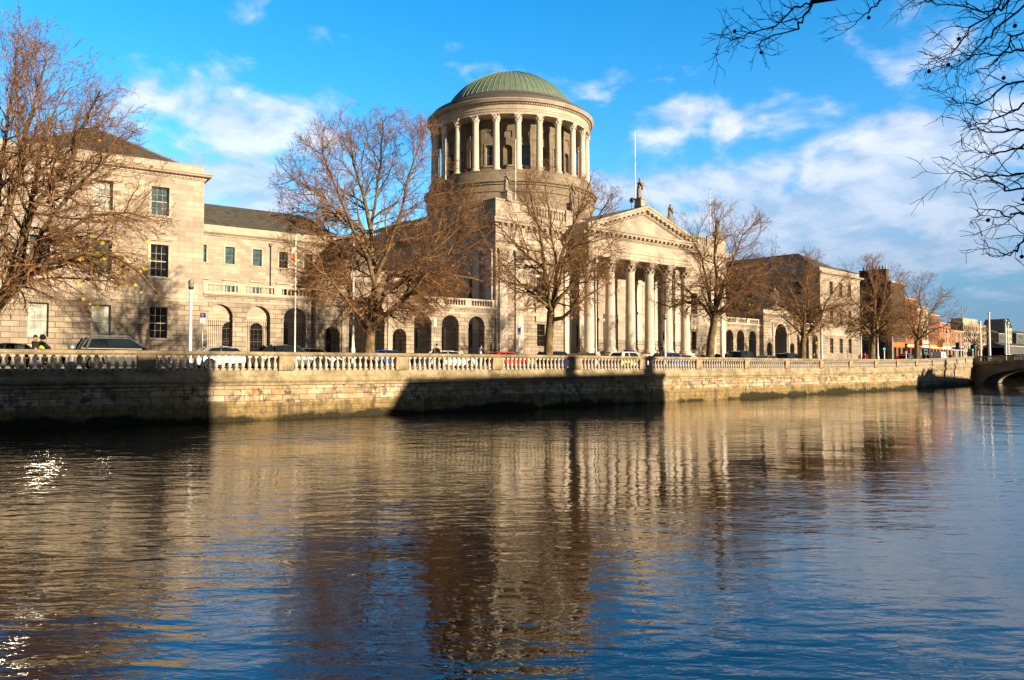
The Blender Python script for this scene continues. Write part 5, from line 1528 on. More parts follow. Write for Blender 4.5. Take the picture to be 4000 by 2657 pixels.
plane_tree('tree with clumps of green-yellow leaves in front of the dark corner shop', zt, (3402, 1412), [(3406, 1340, 0), (3410, 1320, 0)],
    [([(3405, 1322), (3392, 1280), (3380, 1240), (3350, 1190), (3310, 1150)], 1.0), ([(3412, 1320), (3440, 1290), (3470, 1262), (3520, 1240), (3570, 1220)], -1.0), ([(3408, 1320), (3415, 1240), (3420, 1160), (3400, 1080), (3410, 1020)], .5), ([(3410, 1310), (3440, 1220), (3480, 1150), (3510, 1090)], 1.5), ([(3400, 1310), (3370, 1270), (3320, 1250), (3270, 1240)], -1.5)],
    (3420, 1170, 6.0, 5.4, 5.3), 67, 1.0, ((3370, 1265, 2.2, 110, 'leaf_green'), (3300, 1240, 2.2, 70, 'leaf'), (3420, 1260, 2.2, 50, 'leaf')), .40, 4)
zt = z_behind_wall(3582, 1.9)
plane_tree('slim dark-trunked bare tree with airy crown, last of the row before the bridge', zt, (3580, 1412), [(3580, 1340, 0), (3584, 1330, 0)],
    [([(3582, 1332), (3575, 1310), (3565, 1285), (3540, 1250), (3510, 1220)], .8), ([(3586, 1332), (3600, 1322), (3626, 1303), (3670, 1280), (3720, 1265)], -.8), ([(3584, 1330), (3590, 1270), (3600, 1210), (3590, 1150), (3600, 1100)], .4), ([(3585, 1325), (3620, 1250), (3650, 1200), (3680, 1160)], 1.2), ([(3580, 1325), (3560, 1230), (3550, 1170), (3530, 1130)], -1.2)],
    (3595, 1200, 5.6, 5.0, 4.6), 71, .9, ((3560, 1270, 3, 14, 'leaf'),), .30, 3)
plane_tree('small distant bare tree left of the concrete office block', 190, (3715, 1402), [(3715, 1370, 0), (3716, 1355, 0)], [([(3716, 1355), (3700, 1320), (3690, 1290)], 1), ([(3716, 1355), (3735, 1320), (3745, 1300)], -1)], (3715, 1325, 4.4, 4, 4.0), 83, .7, (), .3, 5)
plane_tree('small distant bare tree in front of the concrete office block', 205, (3808, 1402), [(3808, 1365, 0), (3806, 1350, 0)], [([(3806, 1350), (3790, 1330), (3772, 1318)], 1), ([(3806, 1350), (3822, 1310), (3832, 1290)], -1), ([(3806, 1350), (3808, 1310), (3800, 1285)], 0)], (3808, 1320, 4.6, 4, 4.2), 89, .75, (), .34, 4)

def overhanging_tree():
    """plane tree on the near bank, its trunk just outside the frame; its boughs hang over the river in the upper right"""
    tz = 9.0
    b0 = at_depth(5000, 1430, tz); bx, by, bz = b0[0], -.6, -1.65
    r = empty('plane_tree', (bx, by, bz), 0, 'dark bare boughs with round seed balls hanging into the upper right corner', 'tree')
    o = Vector((bx, by, bz)); rnd = random.Random(5)
    k = 4000 / 2361.0
    loc = lambda x, y, z: Vector(at_depth(x * k, y * k, z)) - o
    top = Vector((0, 0, 6.2))
    stems = [([(0, 0, -.3), (.02, 0, .5), (.1, .05, 2.2), (.05, .1, 4.2), tuple(top)], [.42, .34, .29, .26, .20])]
    mains = [([(2420, -140), (2330, -60), (2300, 20), (2240, 60), (2205, 110), (2160, 140)], 7.2), ([(2450, -40), (2361, 5), (2300, 70), (2260, 105), (2215, 150), (2170, 152)], 7.4),
             ([(2450, 40), (2380, 60), (2340, 90), (2290, 150), (2240, 170)], 7.0), ([(2000, -120), (1960, -60), (1900, -20), (1870, 5), (1830, 20), (1790, 60), (1745, 72), (1720, 82), (1690, 85), (1660, 88)], 7.6), ([(2080, -110), (2060, -50), (2035, -10), (2010, 20), (1985, 40), (1960, 65)], 7.8),
             ([(1870, 5), (1850, 50), (1835, 70), (1755, 92), (1757, 120)], 7.6), ([(2450, 220), (2361, 240), (2320, 262), (2270, 285), (2240, 288)], 7.3), ([(2460, 250), (2361, 300), (2310, 305), (2260, 300), (2235, 295)], 6.9),
             ([(2450, 160), (2361, 190), (2320, 195), (2260, 240), (2225, 240), (2200, 232)], 7.5), ([(2450, 320), (2361, 340), (2320, 350), (2280, 355), (2250, 345)], 7.1), ([(2450, 380), (2361, 400), (2310, 405), (2250, 408), (2205, 395)], 7.2),
             ([(2450, 440), (2361, 430), (2320, 440), (2290, 415), (2240, 400)], 7.4), ([(2450, 470), (2361, 490), (2330, 500), (2300, 490), (2255, 482)], 7.0), ([(2450, 540), (2361, 545), (2345, 575), (2330, 585), (2280, 570)], 7.3), ([(2440, 100), (2361, 120), (2330, 118), (2290, 130), (2245, 125), (2215, 120)], 7.6), ([(2200, -130), (2190, -50), (2165, -10), (2140, 5), (2110, 0)], 7.7), ([(2440, -90), (2350, -30), (2310, 15), (2270, 25), (2200, 15), (2150, 5)], 7.1)]
    G = Grower(77, (0, 0, 0), (99, 99, 99)); G.minr = .0028; L1 = []
    for l, z in mains:
        p0 = loc(l[0][0], l[0][1], z)
        hub = Vector((p0.x * .45, p0.y * .45, max(p0.z + .1, 4.6) * .5 + top.z * .5)) + Vector((rnd.uniform(-.3, .3), rnd.uniform(-.3, .3), 0))
        stems.append(([tuple(top * .8 + Vector((0, 0, rnd.uniform(-1.2, 1)))), tuple(hub), tuple((hub + p0) / 2 + Vector((0, 0, .15))), tuple(p0)], [.09, .06, .035, .022]))
        q = [loc(x, y, z + .12 * j * rnd.uniform(-1, 1)) for j, (x, y) in enumerate(l)]
        m = len(q); pts = []
        for a, b in zip(q[:-1], q[1:]):
            for j in range(3):
                p = a.lerp(b, j / 3) + Vector((rnd.gauss(0, .012), rnd.gauss(0, .012), rnd.gauss(0, .014))); pts.append(p)
        pts.append(q[-1]); m = len(pts)
        rad = [.013 + (.0034 - .013) * (i / (m - 1)) for i in range(m)]
        dirs = [(pts[min(i + 1, m - 1)] - pts[max(i - 1, 0)]).normalized() for i in range(m)]
        stems.append(([tuple(p) for p in pts], rad)); L1.append(([tuple(p) for p in pts], dirs, rad))
    G.c = Vector((0, 0, 3.0))
    for l in L1:
        for b2 in G.kids(*l, 2, .15, .15, (.12, .48), .05, .22, -.03, (28, 62), .62):
            if rnd.random() < .85: G.kids(*b2, 3, .2, .15, (.06, .25), .035, .24, -.03, (30, 65), .7)
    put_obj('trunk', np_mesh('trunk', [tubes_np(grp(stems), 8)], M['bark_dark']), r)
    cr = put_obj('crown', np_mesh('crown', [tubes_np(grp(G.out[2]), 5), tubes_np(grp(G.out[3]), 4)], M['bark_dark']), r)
    for (x, y, z, d) in ((1694, 72, 7.6, 0), (1755, 121, 7.6, 10), (2003, 41, 7.8, 14), (2142, 165, 7.3, 24), (2186, 150, 7.3, 4), (2211, 90, 7.2, 8), (2314, 180, 7.3, 0), (2360, 460, 7.2, 12), (2278, 508, 7.0, 0), (2356, 592, 7.3, 10), (2340, 60, 7.0, 10)):
        b = MB(); p = loc(x, y, z); b.ball(p, .019, 8, 6); b.tube([p, p + Vector((.004, .004, .03 + d * .004))], .0022, 4)
        b.build('seed_ball', M['bark_dark'], cr)
    return r
overhanging_tree()

# ------------------------------------------------------------------ vehicles
CARS = {
    # L, W, H, belt, hood z, boot z, glasshouse (rear base, front base, rear top, front top), wheel r, wheel x
    'saloon': dict(L=4.65, W=1.80, H=1.44, belt=.93, hood=.86, boot=.98, g=(-2.00, .98, -1.25, .28), wr=.32, wx=(-1.38, 1.42)),
    'hatch': dict(L=4.10, W=1.76, H=1.50, belt=.95, hood=.90, boot=.96, g=(-1.98, .92, -1.62, .25), wr=.31, wx=(-1.26, 1.28)),
    'suv': dict(L=4.75, W=1.92, H=1.78, belt=1.12, hood=1.05, boot=1.10, g=(-2.24, 1.22, -1.86, .30), wr=.38, wx=(-1.42, 1.46)),
    'van': dict(L=5.0, W=2.0, H=2.15, belt=1.20, hood=1.12, boot=1.20, g=(1.0, 1.85, .9, 1.15), wr=.34, wx=(-1.5, 1.55)),
}
CAR_MESH = {}
def car_meshes(kind):
    if kind in CAR_MESH: return CAR_MESH[kind]
    c = CARS[kind]; L, W, H = c['L'], c['W'], c['H']; hw = W / 2; wr = c['wr']
    b = MB()
    xs = sorted(set([-L / 2, -L / 2 + .05, -L / 2 + .18, -L / 2 + .4, L / 2 - .5, L / 2 - .25, L / 2 - .09, L / 2, 0, .45, -.45] + [w + k * (wr + .05) * q for w in c['wx'] for k in (-1, 1) for q in (1, .985, .9, .7, .4, 0.0)]))
    g0, g1 = c['g'][0], c['g'][1]
    n = 13; first = True; i0 = 0
    for j, x in enumerate(xs):
        e = min(1, (x + L / 2) / .4); e2 = min(1, (L / 2 - x) / .55)
        w = hw * (.86 + .14 * min(1, max(0, e)) ** .5) * (.80 + .20 * min(1, max(0, e2)) ** .5)
        t = (x + L / 2) / L
        zt = c['belt'] if g0 - .05 < x < g1 - .2 else (c['boot'] if x <= g0 - .05 else c['belt'] + (c['hood'] - c['belt']) * min(1, (x - g1 + .2) / .4))
        zt -= .30 * (1 - min(1, max(0, e2))) ** 1.5 + .06 * (1 - min(1, max(0, e)))
        zl = .24 + .12 * (1 - min(1, e)) + .08 * (1 - min(1, e2))
        for wx in c['wx']:
            d = abs(x - wx)
            if d <= wr + .05 + 1e-6: zl = max(zl, wr + sqrt(max(0, (wr + .05) ** 2 - d * d)))
        pr = [(.90, zl), (1.0, zl + .03), (1.0, (zl + zt) * .5 if zl < .5 else zl + (zt - zl) * .4), (.985, zt - .12), (.94, zt - .02), (.80, zt + .02), (0, zt + .035)]
        row = [(x, -w * a, z) for a, z in pr] + [(x, w * a, z) for a, z in pr[-2::-1]]
        b.v.extend(row)
        if j:
            p = (j - 1) * n
            for k in range(n - 1): b.f.append((p + k, p + n + k, p + n + k + 1, p + k + 1))
            b.f.append((p + n - 1, p + 2 * n - 1, p + n, p))
    b.f.append(tuple(range(n))); b.f.append(tuple((len(xs) - 1) * n + k for k in reversed(range(n))))
    gl = MB()
    rb, fb, rt, ft = c['g']; zb = c['belt'] - .02; zr = H - .04; wb, wt = hw * .90, hw * .70
    if kind == 'van':
        # box body behind the cab
        b.extr_x([(-hw * .97, .5), (-hw, 1.0), (-hw * .98, H - .2), (-hw * .9, H - .02), (0, H + .02), (hw * .9, H - .02), (hw * .98, H - .2), (hw, 1.0), (hw * .97, .5)], -L / 2, .9)
        b.extr_x([(-hw * .85, H - .10), (0, H), (hw * .85, H - .10), (hw * .9, H - .3), (-hw * .9, H - .3)], .9, 1.2)
        zr = H - .2; wt = hw * .88; wb = hw * .95
    bow = 0 if kind == 'van' else .07
    tp_ = [(rt + (ft - rt) * k / 4, zr - bow * (2 * k / 4 - 1.1) ** 2) for k in range(5)]
    for s in (-1, 1):
        gl.poly([(rb, s * wb, zb)] + [(x, s * wt, z) for x, z in tp_] + [(fb, s * wb * .93, zb - .03)])
    gl.poly([(rb, -wb, zb), (rb, wb, zb), (rt, wt, tp_[0][1]), (rt, -wt, tp_[0][1])]); gl.poly([(fb, -wb * .93, zb - .03), (fb, wb * .93, zb - .03), (ft, wt, tp_[-1][1]), (ft, -wt, tp_[-1][1])])
    gl.poly([(rb + .3, -wb * .8, zb + .05), (fb - .3, -wb * .8, zb + .05), (fb - .3, wb * .8, zb + .05), (rb + .3, wb * .8, zb + .05)])
    # roof skin and pillars, proud of the glass
    rs = []
    m = 7
    for k in range(m):
        t = k / (m - 1); x = rt - .06 + (ft - rt + .10) * t; zc = .04 * sin(pi * min(1, max(0, t))) + .012; zr_ = zr - bow * (2 * min(1, max(0, t)) - 1.1) ** 2
        rs.append([(x, -wt - .03, zr_ - .015), (x, -wt - .01, zr_ + .02 + zc * .4), (x, -wt * .5, zr_ + .03 + zc), (x, 0, zr_ + .035 + zc * 1.15), (x, wt * .5, zr_ + .03 + zc), (x, wt + .01, zr_ + .02 + zc * .4), (x, wt + .03, zr_ - .015)])
    i = len(b.v)
    for r_ in rs: b.v.extend(r_)
    for k in range(m - 1):
        for q in range(6): b.f.append((i + k * 7 + q, i + (k + 1) * 7 + q, i + (k + 1) * 7 + q + 1, i + k * 7 + q + 1))
    b.f.append(tuple(i + q for q in range(7))); b.f.append(tuple(i + (m - 1) * 7 + q for q in reversed(range(7))))
    lerp = lambda p, q, t: tuple(p[k] + (q[k] - p[k]) * t for k in range(3))
    for s in (-1, 1):
        sb = [(rb, s * wb, zb), (fb, s * wb * .93, zb - .03)]; st = [(rt, s * wt, zr), (ft, s * wt, zr)]
        for t, r_ in ((0, .10), (1, .045)) + (() if kind == 'van' else ((.43, .05),) + (((.10, .085),) if kind in ('suv', 'hatch') else ())):
            b.tube([lerp(sb[0], sb[1], t), lerp(lerp(sb[0], sb[1], t), lerp(st[0], st[1], t), 1)], r_, 5)
    wh = MB(); wh.lathe([(wr * .62, -.10), (wr * .95, -.11), (wr, -.06), (wr, .06), (wr * .95, .11), (wr * .62, .10)], 0, 0, 20)
    for k, p in enumerate(wh.v): wh.v[k] = (p[0], p[2], p[1])
    rm = MB(); rm.lathe([(.02, .06), (wr * .2, .07), (wr * .2, .05), (wr * .58, .03), (wr * .63, .112)], 0, 0, 20, False)
    for k in range(5):
        a = 2 * pi * k / 5; rm.tube([(0, 0, .06), (wr * .58 * cos(a), wr * .58 * sin(a), .09)], .035, 4)
    for k, p in enumerate(rm.v): rm.v[k] = (p[0], -p[2], p[1])
    hl_ = MB(); hl_.box(-.10, .07, -.17, .17, -.07, .07); tl = MB(); tl.box(-.03, .10, -.13, .13, -.10, .10)
    mi = MB(); mi.ball((0, 0, 0), .10, 8, 6, .75); np_ = MB(); np_.box(-.012, .012, -.26, .26, -.055, .055)
    CAR_MESH[kind] = dict(body=b.mesh('body', PAINT['black'], 2), window=gl.mesh('window', M['glass_car']), wheel=wh.mesh('wheel', M['tyre'], 2), rim=rm.mesh('rim', M['rim'], 2),
                          headlight=hl_.mesh('headlight', M['clear_lamp']), tail=tl.mesh('tail_light', M['red_lamp']), mirror=mi.mesh('wing_mirror', PAINT['black'], True), plate=np_.mesh('number_plate', M['plate']))
    return CAR_MESH[kind]
def car(px, roof, kind, col, label, flip=False, minoff=4.3, z=None, trim=False, group='cars along the quay road'):
    c = CARS[kind]; ms = car_meshes(kind)
    if z is None:
        lo, hi = 20.0, 320.0
        for _ in range(60):
            m = (lo + hi) / 2; p = at_depth(px, roof, m)
            if p[2] < gz(p[0]) - .10 + c['H'] + .03: lo = m
            else: hi = m
        z = max(lo, z_behind_wall(px, minoff))
    p = at_depth(px, 1430, z); x, y = p[0], p[1]
    y = min(y, facY(x) - 6.4)
    rz = atan2(wallY(x + 4) - wallY(x - 4), 8) + (pi if flip else 0)
    r = empty({'van': 'parked_van', 'suv': 'parked_suv'}.get(kind, 'parked_car'), (x, y, gz(x) - .096), rz, label, 'van' if kind == 'van' else 'car', group)
    def put(nm, me, par, loc=(0, 0, 0), mat=None, rzz=0):
        o = bpy.data.objects.new(nm, me); COL.objects.link(o); o.parent = par; o.location = loc; o.rotation_euler = (0, 0, rzz)
        if mat is not None: o.material_slots[0].link = 'OBJECT'; o.material_slots[0].material = mat
        return o
    put('body', ms['body'], r, mat=PAINT[col]); put('window', ms['window'], r)
    hw = c['W'] / 2
    for wx in c['wx']:
        for s in (-1, 1):
            w = put('wheel', ms['wheel'], r, (wx, s * (hw - .10), c['wr']), rzz=0 if s < 0 else pi); put('rim', ms['rim'], w)
    for s in (-1, 1):
        put('headlight', ms['headlight'], r, (c['L'] / 2 - .14, s * hw * .66, c['hood'] - .22)); put('tail_light', ms['tail'], r, (-c['L'] / 2 + .03, s * hw * .78, c['boot'] - .20)); put('wing_mirror', ms['mirror'], r, (c['g'][1] - .22, s * (hw + .07), c['belt'] + .06), PAINT[col])
    put('number_plate', ms['plate'], r, (-c['L'] / 2 - .003, 0, .62)); put('number_plate', ms['plate'], r, (c['L'] / 2 + .003, 0, .45))
    if trim:
        b = MB(); rb, fb, rt, ft = c['g']; wb, wt = hw * .92, hw * .73
        for s in (-1, 1): b.tube([(rb + .12, s * wb, c['belt'] + .05), (rt + .02, s * (wt + .04), c['H'] - .16), (rt + .35, s * (wt + .02), c['H'] - .06), (ft, s * (wt + .02), c['H'] - .06), (fb - .1, s * wb * .95, c['belt'] + .03), (rb + .12, s * wb, c['belt'] + .05)], .022, 5)
        b.build('window_trim', M['chrome'], r)
        b = MB()
        for s in (-1, 1): b.tube([(rt + .25, s * wt * .92, c['H'] + .05), (rt + .4, s * wt * .92, c['H'] + .09), (ft - .2, s * wt * .92, c['H'] + .09), (ft - .05, s * wt * .92, c['H'] + .05)], .028, 5)
        b.build('roof_rail', M['chrome'], r)
    return r
car(70, 1340, 'saloon', 'charcoal', 'dark saloon car cut by the left edge, beside the motorcycle')
car(478, 1319, 'suv', 'black', 'big dark SUV with bright window trim and roof rails, near the silver bin', trim=True)
car(892, 1353, 'saloon', 'silver', 'silver saloon car with red tail light under the first arch of the arcade')
car(1128, 1348, 'saloon', 'black', 'black saloon car seen above the teal-grey one, near the flagpole')
car(1226, 1360, 'saloon', 'slate', 'teal-grey saloon car in front of the black one')
car(1522, 1367, 'hatch', 'blue', 'bright blue hatchback just right of the thick forked tree trunk')
car(1756, 1370, 'saloon', 'white', 'white saloon car behind the man in black')
car(1982, 1375, 'hatch', 'red', 'red hatchback parked by the blue parking sign before the pilasters')
car(2180, 1372, 'hatch', 'navy', 'navy hatchback behind the trunk left of the portico')
car(2417, 1381, 'saloon', 'silver', 'silver-grey saloon car below the yellow and green patrol car')
pc = car(2457, 1369, 'hatch', 'white', 'white patrol car with yellow and green panels in front of the columns', minoff=9)
b = MB(); b.box(-2.0, -.4, -.892, -.884, .5, .88); b.box(-2.062, -2.056, -.6, .6, .55, .9); b.build('yellow_panel', PAINT['yellow'], pc)
b = MB(); b.box(-.4, .6, -.892, -.884, .5, .88); b.build('green_panel', flat('patrol_green', (.02, .35, .08), .35), pc)
b = MB(); b.box(-.12, .12, -.5, .5, 1.56, 1.66); b.build('light_bar', M['sign_blue'], pc)
car(2541, 1389, 'saloon', 'black', 'low black saloon car right of the patrol car')
car(2622, 1377, 'hatch', 'blue', 'blue hatchback by the short lamp with a blue sign')
car(2672, 1387, 'saloon', 'black', 'black saloon car between the last columns and the knobbly tree')
car(2813, 1389, 'saloon', 'white', 'white saloon car right of the knobbly dark trunk')
car(2852, 1381, 'hatch', 'black', 'small black hatchback behind the big dark SUV before the right arcade')
car(2909, 1371, 'suv', 'black', 'tall black SUV in front of the railed arches of the right arcade')
car(3003, 1389, 'saloon', 'grey', 'grey saloon car in front of the right gateway')
car(3084, 1379, 'suv', 'navy', 'dark blue SUV with pale rear, left of the low forked trunk')
car(3190, 1393, 'saloon', 'black', 'black saloon car right of the low forked trunk')
car(3254, 1390, 'hatch', 'red', 'dark red hatchback in front of the right wing')
car(3318, 1384, 'suv', 'green', 'dark green SUV beneath the windows of the right wing')
car(3395, 1397, 'saloon', 'navy', 'navy saloon car at the foot of the tree with leaf clumps')
car(3462, 1396, 'saloon', 'grey', 'grey saloon car under the green traffic lights')
car(3514, 1398, 'saloon', 'black', 'black saloon car before the orange shopfront')
car(3568, 1388, 'suv', 'navy', 'navy SUV behind the trunk of the last tree')
car(3602, 1396, 'hatch', 'white', 'white hatchback right of the last trunk')
car(3640, 1383, 'suv', 'black', 'black SUV in front of the white van')
car(3668, 1374, 'van', 'white', 'white van near the bridge with its side in sun', group=None)
car(3708, 1385, 'suv', 'charcoal', 'dark SUV right of the white van, near the bridge')

def motorcycle(px, z):
    p = at_depth(px, 1430, z); r = empty('motorcycle', (p[0], p[1], gz(p[0]) - .096), -.12, 'black motorcycle with top box, ridden along the road by the hi-vis rider', 'motorcycle')
    for x in (-.72, .72):
        b = MB(); b.lathe([(.20, -.06), (.31, -.06), (.32, 0), (.31, .06), (.20, .06)], 0, 0, 18)
        b.v = [(q[0], q[2], q[1]) for q in b.v]; w = b.build('wheel', M['tyre'], r, True, (x, 0, .32))
        b = MB(); b.lathe([(.02, -.05), (.20, -.02), (.20, .02), (.02, .05)], 0, 0, 14); b.v = [(q[0], q[2], q[1]) for q in b.v]; b.build('rim', M['rim'], w)
    b = MB(); b.tube([(-.6, 0, .75), (-.1, 0, .82), (.25, 0, .98), (.5, 0, .92)], [.12, .17, .2, .13], 10); b.tube([(-.5, 0, .45), (.3, 0, .45)], [.16, .2], 10); b.build('body', PAINT['black'], r, True)
    b = MB(); b.tube([(-.75, 0, .85), (-.1, 0, .87)], [.13, .15], 8); b.build('seat', M['tyre'], r, True)
    b = MB(); b.tube([(.72, .07, .32), (.45, .07, 1.02)], .03, 6); b.tube([(.72, -.07, .32), (.45, -.07, 1.02)], .03, 6); b.tube([(.36, -.36, 1.08), (.47, 0, 1.05), (.36, .36, 1.08)], .02, 6); b.build('handlebar', M['dark_metal'], r)
    b = MB(); b.box(-1.02, -.62, -.24, .24, .95, 1.22); bx = b.build('top_box', PAINT['black'], r); m_ = bx.modifiers.new('bevel', 'BEVEL'); m_.width = .08; m_.segments = 3
    b = MB(); b.ball((.62, 0, .95), .10, 10, 6); b.build('headlight', M['clear_lamp'], r, True)
    return r
mz = 38.4
motorcycle(152, mz)

# ------------------------------------------------------------------ people
def skin_obj(name, verts, edges, radii, mat, parent, root_i=0, sub=1):
    me = bpy.data.meshes.new(name); me.from_pydata(verts, edges, [])
    o = bpy.data.objects.new(name, me); COL.objects.link(o)
    sm = o.modifiers.new('skin', 'SKIN'); sm.use_smooth_shade = True
    sv = me.skin_vertices[0].data
    for k, r_ in enumerate(radii):
        rr = r_ if hasattr(r_, '__len__') else (r_, r_)
        sv[k].radius = rr; sv[k].use_root = (k == root_i)
    ss = o.modifiers.new('sub', 'SUBSURF'); ss.levels = sub; ss.render_levels = sub
    bpy.context.view_layer.update()
    dg = bpy.context.evaluated_depsgraph_get()
    m2 = bpy.data.meshes.new_from_object(o.evaluated_get(dg))
    m2.name = name
    bpy.data.objects.remove(o)
    m2.materials.clear(); m2.materials.append(M[mat])
    ob = bpy.data.objects.new(name, m2); COL.objects.link(ob); ob.parent = parent
    return ob
def person(px, head, z=None, rz=0.0, label='', top='cloth_black', low='cloth_black', hair='hair_dark', pose='walk', h=1.75, pack=None, floor=None, helmet=False, vest=None):
    if z is None:
        lo, hi = 20.0, 300.0
        for _ in range(60):
            m = (lo + hi) / 2; p = at_depth(px, head, m)
            if p[2] < gz(p[0]) - .08 + h: lo = m
            else: hi = m
        z = lo
    p = at_depth(px, 1430, z)
    fz = gz(p[0]) - .096 if floor is None else floor
    r = empty('person', (p[0], p[1], fz), rz, label, 'person')
    k = h / 1.75
    st = {'walk': .22, 'stand': .04, 'ride': .0}[pose]
    hipz = .93 if pose != 'ride' else .98
    V = [(0, 0, hipz), (.0, 0, 1.12), (.01, 0, 1.32), (.0, 0, 1.45), (.02, 0, 1.52), (.03, 0, 1.60), (.03, 0, 1.71), (.115, 0, 1.61)]
    R = [(.15, .11), (.14, .10), (.17, .115), (.10, .08), .055, (.075, .095), (.07, .085), .018]
    E = [(0, 1), (1, 2), (2, 3), (3, 4), (4, 5), (5, 6), (5, 7)]
    def add(pts, rad, frm):
        prev = frm
        for q, r_ in zip(pts, rad):
            V.append(q); R.append(r_); E.append((prev, len(V) - 1)); prev = len(V) - 1
        return prev
    arms = []; legs = []
    for s in (-1, 1):
        sw = st * s
        if pose == 'ride': a = [(.0, s * .19, 1.42), (.20, s * .28, 1.22), (.38, s * .30, 1.10)]; hd = Vector((1, 0, -.15))
        else: a = [(.0, s * .19, 1.42), (-sw * .5, s * .24, 1.15), (-sw * .9 + .05, s * .24, .90)]; hd = Vector((.15, 0, -1))
        i0 = len(V); w = add(a, [.062, .046, .034], 3); arms.append((i0, len(V)))
        hd.normalize(); wp = Vector(a[-1]); side = Vector((0, s, 0)); pl = add([tuple(wp + hd * .05), tuple(wp + hd * .09)], [(.022, .036), (.018, .036)], w)
        for j in range(4):
            o_ = side * 0 + Vector((.0, 0, 0)); off = hd.cross(Vector((0, 1, 0))).normalized() * ((j - 1.5) * .019)
            q = wp + hd * .09 + off; ln = (.070, .080, .076, .060)[j]
            add([tuple(q + hd * ln * .55), tuple(q + hd * ln - side * .02)], [.009, .0075], pl)
        q = wp + hd * .04; off = hd.cross(Vector((0, 1, 0))).normalized() * -.03
        add([tuple(q + off + hd * .02), tuple(q + off * 1.7 + hd * .055)], [.011, .008], pl - 1)
        i0 = len(V)
        if pose == 'ride': l = [(.02, s * .13, hipz - .02), (.36, s * .20, .72), (.12, s * .20, .40), (.30, s * .2, .33)]
        else: l = [(0, s * .095, .90), (.06 + sw * .55, s * .10, .50), (sw * 1.0 - .05, s * .10, .09), (sw * 1.0 + .13, s * .11, .04)]
        add(l, [.098, .066, .045, .04], 0); legs.append((i0, len(V)))
    V2 = [tuple(c * k for c in v) for v in V]; R2 = [tuple(q * k for q in r_) if hasattr(r_, '__len__') else r_ * k for r_ in R]
    skin_obj('body', V2, E, R2, 'skin', r)
    def subset(ids, grow, name, mat, par=r, root_=0):
        mp = {i: j for j, i in enumerate(ids)}
        ed = [(mp[a], mp[b_]) for a, b_ in E if a in mp and b_ in mp]
        rr = [tuple((q + grow) for q in (R2[i] if hasattr(R2[i], '__len__') else (R2[i], R2[i]))) for i in ids]
        return skin_obj(name, [V2[i] for i in ids], ed, rr, mat, par, root_)
    jk = [0, 1, 2, 3] + [i for a, b_ in arms for i in range(a, a + 3)]
    j_ = subset(jk, .022, 'jacket', top)
    tr = [0] + [i for a, b_ in legs for i in range(a, a + 3)]
    subset(tr, .014, 'trousers', low)
    for a, b_ in legs: subset([a + 2, a + 3], .012, 'shoe', 'cloth_black')
    b = MB()
    if helmet: b.ball((.03 * k, 0, 1.66 * k), .145 * k, 14, 10, 1.05)
    else:
        b.lathe([(.098 * k * sin(t), (1.665 + .10 * cos(t)) * k) for t in [pi * .62 * j / 7 for j in range(7, -1, -1)]], .012 * k, 0, 14, False)
    b.build('helmet' if helmet else 'hair', M['cloth_black'] if helmet else M[hair], r, True)
    if vest: subset([0, 1, 2, 3], .034, 'vest', vest)
    if pack: b = MB(); b.box(-.34, -.15, -.15, .15, 1.02, 1.45); o_ = b.build('backpack', M[pack], r); m_ = o_.modifiers.new('b', 'BEVEL'); m_.width = .05; m_.segments = 2
    return r
person(162, 1307, mz, -.12, 'motorcycle rider in black helmet and hi-vis yellow vest', 'cloth_black', 'cloth_black', pose='ride', floor=gz(0) - .096 + .0, helmet=True, vest='hivis')
person(137, 1307, None, 2.6, 'short-haired man in dark jacket standing behind the motorcycle rider', 'cloth_black', 'cloth_navy', pose='stand')
person(1705, 1342, None, 0.1, 'dark-haired man in a black coat walking in front of the white car', 'cloth_black', 'cloth_black')
person(1878, 1345, None, .3, 'person with a blue backpack walking past the last left arch', 'cloth_navy', 'cloth_grey', pack='cloth_blue')
person(2571, 1366, None, 1.2, 'person in black standing left of the short lamp by the portico', 'cloth_black', 'cloth_black', pose='stand')
person(2587, 1357, None, 1.6, 'person in dark clothes on the portico steps behind the short lamp', 'cloth_navy', 'cloth_black', pose='stand')
person(2747, 1375, None, 2.8, 'person in a maroon jacket left of the knobbly dark trunk', 'cloth_maroon', 'cloth_black')
person(3180, 1376, None, -1.5, 'person in a black coat in front of the last arch of the right arcade', 'cloth_black', 'cloth_black', pose='stand')
person(3364, 1378, None, .5, 'person in an orange jacket left of the one in red', 'cloth_orange', 'cloth_grey', pose='stand')
person(3379, 1376, None, .1, 'person in a bright red coat at the end of the right wing', 'cloth_red', 'cloth_black')

# ------------------------------------------------------------------ street furniture
def spot(px, off): 
    z = z_behind_wall(px, off); p = at_depth(px, 1430, z); return p[0], p[1], z
def short_lamp(px, top, off, label):
    x, y, z = spot(px, off); g0 = gz(x); H = at_depth(px, top, z)[2] - g0
    r = empty('street_lamp', (x, y, g0), 0, label, 'street lamp', 'short lamps')
    b = MB(); b.lathe([(.11, 0), (.11, .5), (.085, .55), (.062, H - .55)], 0, 0, 14); b.build('post', M['white_paint'], r, 2)
    b = MB(); b.lathe([(.07, H - .55), (.12, H - .50), (.14, H - .44), (.14, H - .40)], 0, 0, 14); b.build('collar', M['dark_metal'], r, 2)
    b = MB(); b.lathe([(.13, H - .40), (.145, H - .13)], 0, 0, 14); b.build('lantern', M['lead'], r, 2)
    b = MB(); b.lathe([(.16, H - .13), (.16, H - .10), (.06, H - .03), (.03, H)], 0, 0, 14); b.build('cap', M['grey_metal'], r, 2)
    return r
short_lamp(742, 1090, 2.3, 'short white lamp post with grey lantern at the corner of the left wing')
short_lamp(2599, 1223, 2.3, 'short white lamp post with lantern in front of the right-hand columns')
short_lamp(3365, 1296, 2.3, 'short white lamp post at the right edge of the far wing')
